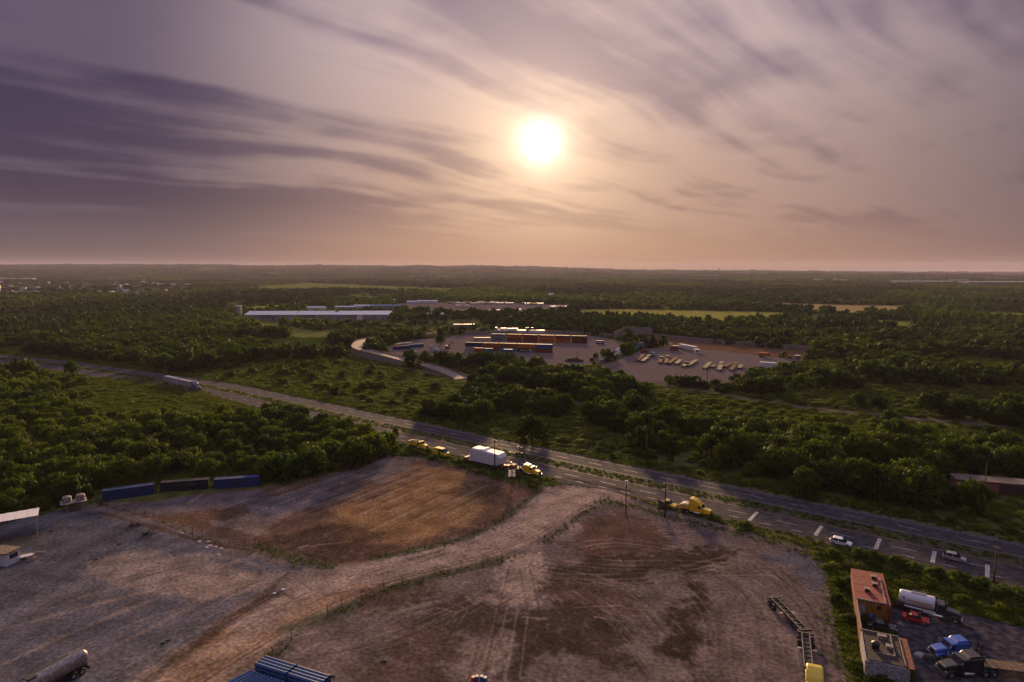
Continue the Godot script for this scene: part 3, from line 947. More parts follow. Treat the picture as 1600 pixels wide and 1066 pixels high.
func make_vegetation() -> void:
	for a in open_areas:
		var r := Rect2(a[0], Vector2.ZERO)
		for p in a:
			r = r.expand(p)
		area_boxes.append(r)
	var fol := leaf_mat("foliage", Color.WHITE)
	var near := []
	for i in 6:
		near.append(crown(100 + i, 46, 34, 0.085, 0.8, 0.02 if i % 2 else 0.12))
	var mid := []
	for i in 4:
		mid.append(crown(200 + i, 26, 13, 0.15, 0.8, 0.05))
	var distant := []
	for i in 3:
		distant.append(crown(300 + i, 16, 7, 0.24, 0.7, 0.05))
	var canopy := []
	for i in 3:
		canopy.append(crown(400 + i, 70, 6, 0.17, 0.4, 0.3))
	var zone := FastNoiseLite.new()
	zone.seed = 61
	zone.frequency = 0.011
	zone.fractal_octaves = 3
	var glade := FastNoiseLite.new()
	glade.seed = 62
	glade.frequency = 0.004
	glade.fractal_octaves = 4
	var meadow := PackedVector2Array([Vector2(-174.7, -367.6), Vector2(-156.2, -407.1), Vector2(-117.6, -416.0), Vector2(-83.4, -374.9), Vector2(-41.9, -345.2), Vector2(-25.2, -311.0), Vector2(-17.2, -281.4), Vector2(-26.6, -261.7), Vector2(-37.3, -261.7), Vector2(-40.8, -250.0), Vector2(-52.1, -255.7), Vector2(-85.8, -281.4), Vector2(-126.9, -312.7), Vector2(-160.4, -336.9)])
	var grove := PackedVector2Array([Vector2(-36.0, -261.7), Vector2(-22.6, -277.2), Vector2(0.0, -271.8), Vector2(18.7, -261.7), Vector2(26.2, -244.5), Vector2(21.5, -210.2), Vector2(11.0, -215.1), Vector2(-9.5, -231.3), Vector2(-27.4, -244.5)])
	var scrub := PackedVector2Array([Vector2(64.8, -304.2), Vector2(88.9, -291.6), Vector2(127.4, -250.0), Vector2(151.4, -239.2), Vector2(183.1, -223.8), Vector2(195.3, -211.8), Vector2(178.7, -193.3), Vector2(159.0, -204.0), Vector2(138.9, -211.8), Vector2(110.9, -204.0), Vector2(86.8, -211.8), Vector2(76.7, -227.5), Vector2(66.3, -250.0), Vector2(53.3, -261.7)])
	var ridge := PackedVector2Array([Vector2(-211.2, -288.6), Vector2(-221.0, -341.0), Vector2(-194.5, -336.9), Vector2(-159.5, -314.4), Vector2(-134.9, -288.6), Vector2(-100.4, -259.2), Vector2(-114.8, -239.2), Vector2(-140.2, -250.0), Vector2(-163.1, -250.0), Vector2(-186.5, -261.7)])
	var thicket := PackedVector2Array([Vector2(-266.5, -261.7), Vector2(-260.8, -321.6), Vector2(-255.6, -341.0), Vector2(-218.5, -321.6), Vector2(-183.8, -318.0), Vector2(-135.1, -282.8), Vector2(-96.0, -254.5), Vector2(-68.4, -239.2), Vector2(-47.7, -222.0), Vector2(-39.7, -204.0), Vector2(-41.7, -193.3), Vector2(-58.9, -178.8), Vector2(-82.9, -170.9), Vector2(-99.3, -168.8), Vector2(-109.3, -162.7), Vector2(-113.9, -152.7), Vector2(-121.3, -146.0), Vector2(-136.0, -130.4)])
	var lane_side := PackedVector2Array([Vector2(-26.5, -334.9), Vector2(0.0, -314.4), Vector2(17.9, -293.1), Vector2(29.2, -273.2), Vector2(34.0, -256.9), Vector2(26.5, -247.7), Vector2(11.0, -269.2), Vector2(-12.1, -297.8), Vector2(-23.0, -314.4)])
	var ramp_front := PackedVector2Array([Vector2(-118.5, -448.8), Vector2(-103.8, -428.5), Vector2(-61.4, -379.9), Vector2(-26.3, -333.0), Vector2(-26.8, -311.0), Vector2(-55.3, -341.0), Vector2(-92.8, -382.4), Vector2(-111.8, -410.0)])
	var rail_side := PackedVector2Array([Vector2(66.3, -327.2), Vector2(111.2, -273.2), Vector2(140.8, -251.1), Vector2(172.7, -233.2), Vector2(200.5, -217.7), Vector2(191.0, -207.1), Vector2(164.0, -221.1), Vector2(133.7, -238.2), Vector2(104.7, -256.9), Vector2(62.4, -307.6)])
	var house_front := PackedVector2Array([Vector2(116.0, -165.7), Vector2(123.4, -170.9), Vector2(130.1, -165.7), Vector2(138.5, -159.4), Vector2(129.4, -148.5), Vector2(119.6, -151.8), Vector2(113.8, -157.1)])
	var low_edge := PackedVector2Array([Vector2(132.6, -374.9), Vector2(216.5, -467.1), Vector2(211.5, -387.6), Vector2(150.0, -321.6), Vector2(108.3, -296.2), Vector2(61.1, -301.0), Vector2(44.9, -341.0), Vector2(50.2, -382.4), Vector2(64.8, -336.9), Vector2(96.7, -318.0)])
	var all := []       # [apparent size, position, height, width, colour, mesh number, region]
	var low_x := []
	var low_c := []
	# --- near and middle distance, tree by tree
	var step := 4.3
	var z := -72.0
	while z > -560.0:
		var half := 0.84 * -z + 50.0
		var x := -half
		while x < half:
			var p := Vector2(x + rng.randf_range(-2.1, 2.1), z + rng.randf_range(-2.1, 2.1))
			x += step
			if in_open(p):
				continue
			var o := across_road(p)
			if o > -11.5 and o < 17.5:
				continue
			if near_bare(p):
				continue
			var g := zone.get_noise_2d(p.x, p.y)
			var g2 := glade.get_noise_2d(p.x * 2.0, p.y * 2.0)
			var h := 0.0
			var wd := 0.0
			var bright := 0.0
			var region := "wood"
			if Geometry2D.is_point_in_polygon(p, meadow):
				region = "meadow"
				if rng.randf() < 0.03 + maxf(0.0, g - 0.16) * 1.1:
					h = rng.randf_range(1.8, 4.2)
					wd = h * rng.randf_range(0.8, 1.1)
				elif rng.randf() < 0.75:
					h = rng.randf_range(0.6, 1.3)
					wd = rng.randf_range(1.4, 2.6)
				bright = 0.95 + g * 0.5 - (0.7 if h > 1.5 else 0.0)
			elif Geometry2D.is_point_in_polygon(p, lane_side) or Geometry2D.is_point_in_polygon(p, house_front) or Geometry2D.is_point_in_polygon(p, ramp_front) or Geometry2D.is_point_in_polygon(p, rail_side):
				region = "meadow"
				h = rng.randf_range(0.6, 1.6)
				wd = rng.randf_range(1.4, 2.6)
				bright = 0.8 + g * 0.5
			elif Geometry2D.is_point_in_polygon(p, scrub):
				region = "scrub"
				h = rng.randf_range(1.0, 2.4) + (rng.randf_range(2.0, 4.0) if g > 0.28 else 0.0)
				wd = maxf(h * 0.8, rng.randf_range(1.6, 2.6))
				bright = 0.75 + g * 0.4 - (0.5 if g > 0.28 else 0.0)
			elif Geometry2D.is_point_in_polygon(p, ridge):
				region = "ridge"
				h = rng.randf_range(0.5, 1.1) if g < 0.12 else rng.randf_range(1.6, 3.0)
				wd = rng.randf_range(1.6, 2.8)
				bright = 0.9 if g < 0.12 else 0.5
			elif Geometry2D.is_point_in_polygon(p, thicket):
				region = "thicket"
				h = rng.randf_range(2.4, 6.0) + g * 3.0
				wd = h * rng.randf_range(0.5, 0.85)
				bright = 0.46 + g2 * 0.7
				if rng.randf() < 0.25:
					continue
			elif absf(o) < 24.0:
				region = "roadside"
				h = rng.randf_range(0.6, 1.5)
				wd = rng.randf_range(1.2, 2.0)
				bright = 0.6 + g * 0.4
				if o < -11.5 and p.x > 60.0:
					h *= 1.2
			elif p.x > 36.0 and p.y > -135.0 and (o < 0.0 or o > 900.0) and p.x < 150.0:
				region = "lotside"
				h = rng.randf_range(0.7, 1.8)
				wd = rng.randf_range(1.2, 2.2)
				bright = 0.32 + g * 0.35
				if rng.randf() < 0.25:
					continue
			elif g + g2 * 0.6 < -0.22:
				region = "glade"
				h = rng.randf_range(0.8, 2.0)
				wd = rng.randf_range(1.8, 3.0)
				bright = 0.75 + g2 * 0.4
			else:
				var big := rng.randf()
				if Geometry2D.is_point_in_polygon(p, grove):
					big *= 0.6
				if big < 0.34:
					h = rng.randf_range(5.5, 9.0) + g * 2.5
					wd = h * rng.randf_range(0.5, 0.8)
					bright = 0.15 + g2 * 0.35
				elif big < 0.75:
					h = rng.randf_range(1.6, 3.6)
					wd = h * rng.randf_range(0.6, 0.9)
					bright = 0.52 + g2 * 0.5
				else:
					continue
				if Geometry2D.is_point_in_polygon(p, low_edge):
					h *= 0.55
					wd *= 0.7
			if h <= 0.0:
				continue
			var b := clampf(bright + rng.randf_range(-0.16, 0.16), 0.0, 1.0)
			var c := Color(0.026, 0.041, 0.006).lerp(Color(0.2, 0.215, 0.012), b)
			c = c.lerp(Color(0.1, 0.075, 0.03), rng.randf() * 0.14)
			all.append([h / p.length(), p, h, wd, c, rng.randi(), region])
			# low growth between
			if rng.randf() < 0.8:
				var lp := p + Vector2(rng.randf_range(-2.2, 2.2), rng.randf_range(-2.2, 2.2))
				var lo := across_road(lp)
				if not (lo > -11.0 and lo < 16.5) and not in_open(lp):
					var w := rng.randf_range(0.9, 1.9)
					low_x.append(Transform3D(Basis(Vector3.UP, rng.randf() * TAU).scaled(Vector3(w, rng.randf_range(0.4, 0.9), w)), Vector3(lp.x, -0.05, lp.y)))
					low_c.append(c.lerp(Color(0.2, 0.21, 0.028), 0.5))
		z -= step
	# the single trees one can pick out
	var named := [
		[Vector2(-240.4, -345.2), 8.5, 6.5, 0.22, "lone round dark tree beside the bend of the far highway"], [Vector2(-57.6, -367.6), 9.0, 10.5, 0.05, "broad dark umbrella tree in front of the curved concrete ramp"], [Vector2(-17.6, -299.4), 9.0, 8.5, 0.03, "dark tree where the ramp road runs out, right of the umbrella tree"],
		[Vector2(-26.9, -244.5), 7.0, 7.5, 0.1, "round dark tree at the left end of the roadside wood"], [Vector2(-40.7, -218.5), 3.0, 2.4, 0.12, "small bush on the roadside behind the yellow dump truck"], [Vector2(-54.9, -487.0), 13.0, 8.0, 0.08, "tall tree with bare twin trunks beside the scrap in the container yard"],
		[Vector2(-95.8, -482.9), 6.0, 6.5, 0.1, "round bush inside the bend of the ramp"], [Vector2(88.5, -474.9), 7.0, 7.5, 0.1, "dark tree between the white wrapped load and the blue shed"], [Vector2(62.3, -431.8), 4.0, 4.2, 0.12, "small dark tree left of the white wrapped load"], [Vector2(55.0, -416.0), 3.6, 3.8, 0.12, "small bush at the corner of the container yard wall"],
		[Vector2(139.2, -231.3), 6.5, 7.5, 0.16, "rounded dark tree standing beside the railway bed"], [Vector2(162.3, -211.8), 5.5, 6.0, 0.1, "dark bush under the railway bed near the right edge"], [Vector2(6.5, -211.8), 9.0, 12.0, 0.06, "wide spreading tree above the oversize load on the highway"], [Vector2(74.6, -158.5), 7.5, 8.5, 0.34, "bright green tree at the front of the wood beyond the far carriageway"],
		[Vector2(-42.1, -195.3), 6.5, 5.5, 0.3, "last tree of the thicket where it meets the highway"], [Vector2(50.3, -398.5), 3.0, 3.0, 0.2, "low round bush beside the dark soil heap"]]
	var bark := grimy("bark", rgb(0.06, 0.045, 0.035), 0.9)
	for t in named:
		var c := Color(0.026, 0.041, 0.006).lerp(Color(0.2, 0.215, 0.012), t[3])
		add_tree(t[0], t[1], t[2] / 2, c, near[named.find(t) % 6], bark, fol, t[4], "")
	all.sort_custom(func(a, b): return a[0] > b[0])
	var text := {
		"wood": "dark broad-leaved tree in the wood beyond the highway", "thicket": "dense green tree in the thicket behind the blue containers", "meadow": "round bush dotted over the bright meadow beyond the highway", "scrub": "yellow-green bush in the scrub below the railway bed",
		"ridge": "low bush on the yellow grassy rise left of the highway", "roadside": "low leafy bush on the highway verge", "lotside": "low bush round the red-roofed workshop and gravel lot", "glade": "low bush in a clearing of the wood"}
	var singles := 0
	var nx := [[], [], [], [], [], []]
	var nc := [[], [], [], [], [], []]
	var mx := [[], [], [], []]
	var mc := [[], [], [], []]
	for t in all:
		var p: Vector2 = t[1]
		var shown := absf(p.x) < -p.y * 0.82 and p.y < -80.0
		if singles < 280 and t[2] > 2.4 and shown:
			singles += 1
			var words := tree_words(p, t[2], t[4].r, t[6], text[t[6]])
			add_tree(p, t[2], t[3], t[4], near[t[5] % 6], bark, fol, words, words)
			continue
		var xf := Transform3D(Basis(Vector3.UP, (t[5] % 628) / 100.0).scaled(Vector3(t[3], t[2], t[3] * (0.85 + (t[5] % 7) * 0.05))), Vector3(p.x, -0.1, p.y))
		if p.length() < 330.0:
			nx[t[5] % 6].append(xf)
			nc[t[5] % 6].append(t[4])
		else:
			mx[t[5] % 4].append(xf)
			mc[t[5] % 4].append(t[4])
	for i in 6:
		scatter("woodland_undergrowth", near[i], fol, nx[i], nc[i], "mixed trees and bushes filling the woods on both sides of the highway", "woodland")
	for i in 4:
		scatter("woodland", mid[i], fol, mx[i], mc[i], "mass of trees and bushes in the woods past the highway", "woodland")
	scatter("ground_cover", mid[1], fol, low_x, low_c, "low leafy ground cover between the trees", "ground cover")
	# --- woods out to the hills
	var fx := [[], [], []]
	var fc := [[], [], []]
	z = -560.0
	var st := 8.0
	while z > -3300.0:
		st = 7.0 + (-z - 560.0) * 0.0062
		var half := 0.84 * -z + 60.0
		var x := -half
		while x < half:
			var p := Vector2(x + rng.randf_range(-st, st) * 0.5, z + rng.randf_range(-st, st) * 0.5)
			x += st
			if in_open(p):
				continue
			if p.x < p.y * -1.0 * -0.5 and p.y < -1450.0 and p.y > -2650.0 and rng.randf() < 0.75:
				continue
			var g := glade.get_noise_2d(p.x, p.y)
			var g2 := glade.get_noise_2d(p.x * 0.5 + 3000.0, p.y * 0.25)
			if g < -0.16 and rng.randf() < 0.75:
				continue
			var h := rng.randf_range(3.0, 8.5) + g * 6.0 + st * 0.12
			var wd := st * rng.randf_range(0.35, 0.85)
			var b := clampf(0.2 + g2 * 0.9 + rng.randf_range(-0.1, 0.1), 0.0, 0.8)
			if rng.randf() < 0.4:
				h *= 0.4
				b += 0.4
			var c := Color(0.024, 0.043, 0.009).lerp(Color(0.18, 0.195, 0.02), b)
			var k := rng.randi() % 3
			fx[k].append(Transform3D(Basis(Vector3.UP, rng.randf() * TAU).scaled(Vector3(wd, maxf(h, 2.0), wd)), Vector3(p.x, hill(p.x, p.y) - 0.2, p.y)))
			fc[k].append(c)
		z -= st
	for i in 3:
		scatter("distant_woodland", distant[i], fol, fx[i], fc[i], "dark woodland stretching away across the plain", "woodland")
	var hx := [[], [], []]
	var hc := [[], [], []]
	z = -3300.0
	while z > -12500.0:
		st = 26.0 + (-z - 3300.0) * 0.006
		var half := 0.84 * -z + 60.0
		var x := -half
		while x < half:
			var p := Vector2(x + rng.randf_range(-st, st) * 0.5, z + rng.randf_range(-st, st) * 0.5)
			x += st
			if in_open(p):
				continue
			var g := glade.get_noise_2d(p.x * 0.3, p.y * 0.12)
			if g < -0.2 and rng.randf() < 0.8:
				continue
			var k := rng.randi() % 3
			var b := clampf(0.2 + g * 0.5 + rng.randf_range(-0.1, 0.1), 0.0, 0.7)
			hx[k].append(Transform3D(Basis(Vector3.UP, rng.randf() * TAU).scaled(Vector3(st * 0.75, rng.randf_range(7.0, 13.0), st * 0.75)), Vector3(p.x, hill(p.x, p.y) - 1.0, p.y)))
			hc[k].append(Color(0.032, 0.047, 0.016).lerp(Color(0.17, 0.18, 0.035), b))
		z -= st * 1.2
	for i in 3:
		scatter("hill_woodland", canopy[i], fol, hx[i], hc[i], "hazy woodland on the plain and hills at the horizon", "woodland")
	make_grass()

func tree_words(p: Vector2, h: float, bright: float, region: String, fallback: String) -> String:
	var look := ("tall " if h > 6.0 else "low " if h < 4.0 else "middling ") + ("dark green" if bright < 0.07 else "mid green" if bright < 0.1 else "bright green") + (" tree" if h > 3.2 else " bush")
	var marks := [[Vector2(-98, -160), "behind the leftmost blue container"], [Vector2(-86, -166), "behind the slate container"], [Vector2(-73, -168), "behind the crested blue container"], [Vector2(-108, -150), "behind the water tank stand"], [Vector2(-50, -195), "at the highway end of the thicket"], [Vector2(-130, -165), "at the left edge of the thicket"], [Vector2(-5, -215), "across the highway from the oversize load"],
		[Vector2(25, -205), "across the highway from the yard entrance"], [Vector2(50, -185), "across the highway from the convoy leader"], [Vector2(75, -165), "across the highway from the white car"], [Vector2(100, -150), "across the highway from the silver car"], [Vector2(122, -165), "beside the pink brick building"], [Vector2(60, -240), "in the middle of the right-hand wood"], [Vector2(110, -200), "in the right-hand wood behind the pink building"], [Vector2(140, -140), "at the right edge below the pink building"], [Vector2(0, -260), "between meadow and right-hand wood"]]
	var best := 0
	for i in marks.size():
		if p.distance_to(marks[i][0]) < p.distance_to(marks[best][0]):
			best = i
	return look + " " + marks[best][1]

func add_tree(p: Vector2, h: float, wd: float, c: Color, mesh: Mesh, bark: Material, fol: StandardMaterial3D, label: String, group: String) -> void:
	var kind := "tree" if h > 3.2 else "bush"
	var o := thing("broadleaf_tree" if h > 3.2 else "leafy_bush", label.replace("tree in the wood", "tree in the wood"), kind, p, rng.randf() * TAU, group)
	var s := new_st()
	var up := h * (0.3 if h < 8.0 or wd < h * 0.3 else 0.42)
	tube(s, Vector3(0, -0.2, 0), Vector3(0.05 * h, up, 0), 0.035 * h, 0.02 * h, 6, false)
	for k in 4:
		var a := TAU * k / 4 + h
		tube(s, Vector3(0.05 * h, up * 0.9, 0), Vector3(cos(a) * wd * 0.5, h * 0.62, sin(a) * wd * 0.5), 0.018 * h, 0.006 * h, 5, false)
	part("trunk", s, bark, o)
	var key := "f%.2f_%.2f" % [snappedf(c.r, 0.012), snappedf(c.g, 0.012)]
	var m := leaf_mat(key, rgb(snappedf(c.r, 0.012) + 0.003, snappedf(c.g, 0.012) + 0.003, c.b))
	var cr_ := part("crown", mesh, m, o)
	var lift := 0.0 if h < 7.0 else 0.16
	cr_.scale = Vector3(wd, h * (1.0 - lift), wd * rng.randf_range(0.88, 1.1))
	cr_.position.y = h * lift - 0.1

# tufts of grass: verges, median, the meadow and the strip round the workshop
func tuft(sd: int) -> Mesh:
	var r := RandomNumberGenerator.new()
	r.seed = sd
	var s := new_st()
	for i in 22:
		var a := r.randf() * TAU
		var p := Vector3(cos(a), 0, sin(a)) * r.randf() * 0.75
		var lean := Vector3(r.randfn() * 0.35, r.randf_range(0.5, 1.0), r.randfn() * 0.35)
		var w := Vector3(sin(a), 0, cos(a)) * 0.1
		var n := Vector3(r.randfn() * 0.4, 0.8, r.randfn() * 0.4).normalized()
		var hue := Color(r.randf_range(0.85, 1.2), r.randf_range(0.92, 1.08), r.randf_range(0.7, 1.2))
		for q in [p - w, p + lean, p + w]:
			s.set_normal(n)
			s.set_color(hue)
			s.add_vertex(q)
	return s.commit()

func make_grass() -> void:
	var fol := leaf_mat("grass", Color.WHITE)
	var tx := [[], []]
	var tc := [[], []]
	var put := func(p: Vector2, size: float, c: Color):
		var k := rng.randi() % 2
		tx[k].append(Transform3D(Basis(Vector3.UP, rng.randf() * TAU).scaled(Vector3(size, size * rng.randf_range(0.5, 1.0), size)), Vector3(p.x, 0.02, p.y)))
		tc[k].append(c)
	var green := Color(0.12, 0.145, 0.018)
	var gold := Color(0.28, 0.23, 0.045)
	for i in road_line.size() - 1:
		var a: Vector2 = road_line[i]
		if a.y > -70.0 or a.y < -420.0:
			continue
		var n := side(road_line, i)
		var b: Vector2 = road_line[i + 1]
		for k in 22:       # median
			var q := a.lerp(b, rng.randf()) + n * rng.randf_range(1.1, 5.2)
			put.call(q, rng.randf_range(0.4, 0.95), green.lerp(gold, rng.randf() * 0.55))
		for k in 34:
			var q := a.lerp(b, rng.randf()) + n * rng.randf_range(14.6, 21.0)
			put.call(q, rng.randf_range(0.5, 1.2), green.lerp(gold, rng.randf() * 0.35))
		for k in 30:
			var q := a.lerp(b, rng.randf()) - n * rng.randf_range(9.4, 14.5)
			if not in_open(q):
				put.call(q, rng.randf_range(0.45, 0.95), green.lerp(gold, rng.randf() * 0.65))
	var areas := [[[Vector2(-174.7, -367.6), Vector2(-156.2, -407.1), Vector2(-117.6, -416.0), Vector2(-83.4, -374.9), Vector2(-41.9, -345.2), Vector2(-12.6, -311.0), Vector2(26.6, -261.7), Vector2(39.1, -239.2), Vector2(28.2, -211.8), Vector2(13.0, -211.8), Vector2(-4.7, -227.5), Vector2(-27.4, -244.5), Vector2(-52.1, -255.7), Vector2(-85.8, -281.4), Vector2(-126.9, -312.7), Vector2(-160.4, -336.9)], 20000, 1.1, 0.55], [[Vector2(-211.2, -288.6), Vector2(-221.0, -341.0), Vector2(-194.5, -336.9), Vector2(-159.5, -314.4), Vector2(-134.9, -288.6), Vector2(-100.4, -259.2), Vector2(-114.8, -239.2), Vector2(-140.2, -250.0), Vector2(-163.1, -250.0), Vector2(-186.5, -261.7)], 7000, 1.0, 0.75],
		[[Vector2(64.8, -126.7), Vector2(71.2, -124.9), Vector2(93.6, -105.6), Vector2(96.8, -94.9), Vector2(84.9, -97.6), Vector2(76.1, -102.9), Vector2(68.5, -105.6), Vector2(63.4, -103.5), Vector2(59.9, -91.5), Vector2(55.8, -81.3), Vector2(47.1, -81.3), Vector2(51.6, -94.9), Vector2(57.3, -108.9)], 12000, 0.65, 0.4], [[Vector2(-108.1, -160.8), Vector2(-101.2, -175.3), Vector2(-87.1, -179.9), Vector2(-72.2, -182.3), Vector2(-66.1, -170.9), Vector2(-80.4, -165.7), Vector2(-94.2, -162.7)], 5000, 1.0, 0.4], [[Vector2(64.8, -304.2), Vector2(88.9, -291.6), Vector2(127.4, -250.0), Vector2(151.4, -239.2), Vector2(183.1, -223.8), Vector2(195.3, -211.8), Vector2(178.7, -193.3), Vector2(159.0, -204.0), Vector2(138.9, -211.8), Vector2(110.9, -204.0), Vector2(86.8, -211.8), Vector2(76.7, -227.5), Vector2(66.3, -250.0), Vector2(53.3, -261.7)], 14000, 1.1, 0.45]]
	for f in areas:
		var r := Rect2(f[0][0], Vector2.ZERO)
		for p in f[0]:
			r = r.expand(p)
		for i in f[1]:
			var p := r.position + Vector2(rng.randf() * r.size.x, rng.randf() * r.size.y)
			if Geometry2D.is_point_in_polygon(p, f[0]):
				put.call(p, f[2] * rng.randf_range(0.5, 1.2), green.lerp(gold, rng.randf() * f[3] * 1.2))
	# weeds along the fences and the edges of the bare earth
	for e in [[[Vector2(7.6, -164.2), Vector2(0.0, -148.5), Vector2(-8.4, -135.0), Vector2(-21.2, -126.7), Vector2(-28.7, -123.7)], 1.4, 900], [[Vector2(-53.4, -129.4), Vector2(-43.8, -123.1), Vector2(-36.1, -119.8)], 1.8, 500], [[Vector2(0.6, -123.7), Vector2(-9.9, -118.5), Vector2(-23.2, -110.0), Vector2(-30.2, -102.1)], 1.3, 700], [[Vector2(23.4, -156.2), Vector2(15.8, -145.3), Vector2(6.8, -130.4)], 1.1, 700], [[Vector2(23.4, -156.2), Vector2(31.2, -150.5), Vector2(38.8, -143.7), Vector2(47.3, -137.8), Vector2(55.8, -130.4), Vector2(60.6, -125.5)], 1.6, 2600], [[Vector2(-40.7, -198.1), Vector2(-27.7, -192.6), Vector2(-15.0, -182.3), Vector2(-1.8, -170.9), Vector2(7.6, -163.7)], 1.7, 2200],
		[[Vector2(-103.6, -154.0), Vector2(-83.6, -143.7), Vector2(-64.7, -132.0), Vector2(-53.7, -128.5)], 0.5, 250], [[Vector2(-112.2, -146.0), Vector2(-107.7, -150.5), Vector2(-104.5, -155.3), Vector2(-100.7, -151.8)], 1.0, 300], [[Vector2(61.1, -124.9), Vector2(60.7, -116.1), Vector2(54.7, -102.5), Vector2(48.8, -88.4), Vector2(46.2, -81.3)], 1.9, 2500], [[Vector2(-107.2, -159.4), Vector2(-80.9, -166.7), Vector2(-66.4, -169.3), Vector2(-55.2, -178.8), Vector2(-43.5, -192.6)], 1.8, 1800], [[Vector2(-118.5, -142.6), Vector2(-113.1, -147.2), Vector2(-110.7, -152.7)], 1.8, 500], [[Vector2(-36.4, -89.9), Vector2(-34.6, -94.4)], 1.2, 160]]:
		var ln := curve(e[0], 3.0)
		for i in e[2]:
			var k := rng.randi() % (ln.size() - 1)
			var p: Vector2 = ln[k].lerp(ln[k + 1], rng.randf()) + Vector2(rng.randfn(), rng.randfn()) * e[1] * 0.6
			if rng.randf() < 0.22:
				put.call(p, rng.randf_range(0.15, 0.5), green.lerp(gold, rng.randf() * 0.8))
	for k in 2:
		scatter("grass", tuft(500 + k), fol, tx[k], tc[k], "rough grass along the verges, fences and meadow", "grass")

# ---------------------------------------------------------------- things
func at3(p: Vector2, y := 0.0) -> Vector3:
	return Vector3(p.x, y, p.y)

func shared(key: String, maker: Callable) -> Mesh:
	if not meshes.has(key):
		var s := new_st()
		maker.call(s)
		meshes[key] = s.commit()
	return meshes[key]

func wheel(parent: Node, p: Vector3, r: float, w: float, rim_mat: Material = null) -> void:
	var t := part("wheel", shared("tyre%.2f_%.2f" % [r, w], func(s): lathe(s, [Vector2(r * 0.55, -w / 2), Vector2(r * 0.9, -w / 2), Vector2(r, -w * 0.36), Vector2(r, w * 0.36), Vector2(r * 0.9, w / 2), Vector2(r * 0.55, w / 2)], Transform3D(Basis(Vector3.UP, PI / 2), Vector3.ZERO), 16)), mat("tyre", rgb(0.018, 0.017, 0.018), 0.9), parent, p)
	part("rim", shared("rim%.2f_%.2f" % [r, w], func(s): lathe(s, [Vector2(0.01, -w * 0.42), Vector2(r * 0.3, -w * 0.46), Vector2(r * 0.56, -w * 0.4), Vector2(r * 0.56, w * 0.4), Vector2(r * 0.3, w * 0.46), Vector2(0.01, w * 0.42)], Transform3D(Basis(Vector3.UP, PI / 2), Vector3.ZERO), 12)), rim_mat if rim_mat else mat("rim", rgb(0.45, 0.44, 0.43), 0.4, 0.6), t)

func glass() -> Material:
	var m := mat("glass", rgb(0.018, 0.02, 0.024), 0.08)
	m.metallic_specular = 0.8
	return m

func bits(called: String, m: Material, parent: Node, boxes: Array) -> Node:
	var s := new_st()
	for b in boxes:
		box(s, b[0], b[1])
	return part(called, s, m, parent)

func paint(key: String, c: Color) -> StandardMaterial3D:
	var m := mat("paint_" + key, c, 0.42)
	m.clearcoat_enabled = true
	m.clearcoat = 0.5
	m.clearcoat_roughness = 0.25
	return m

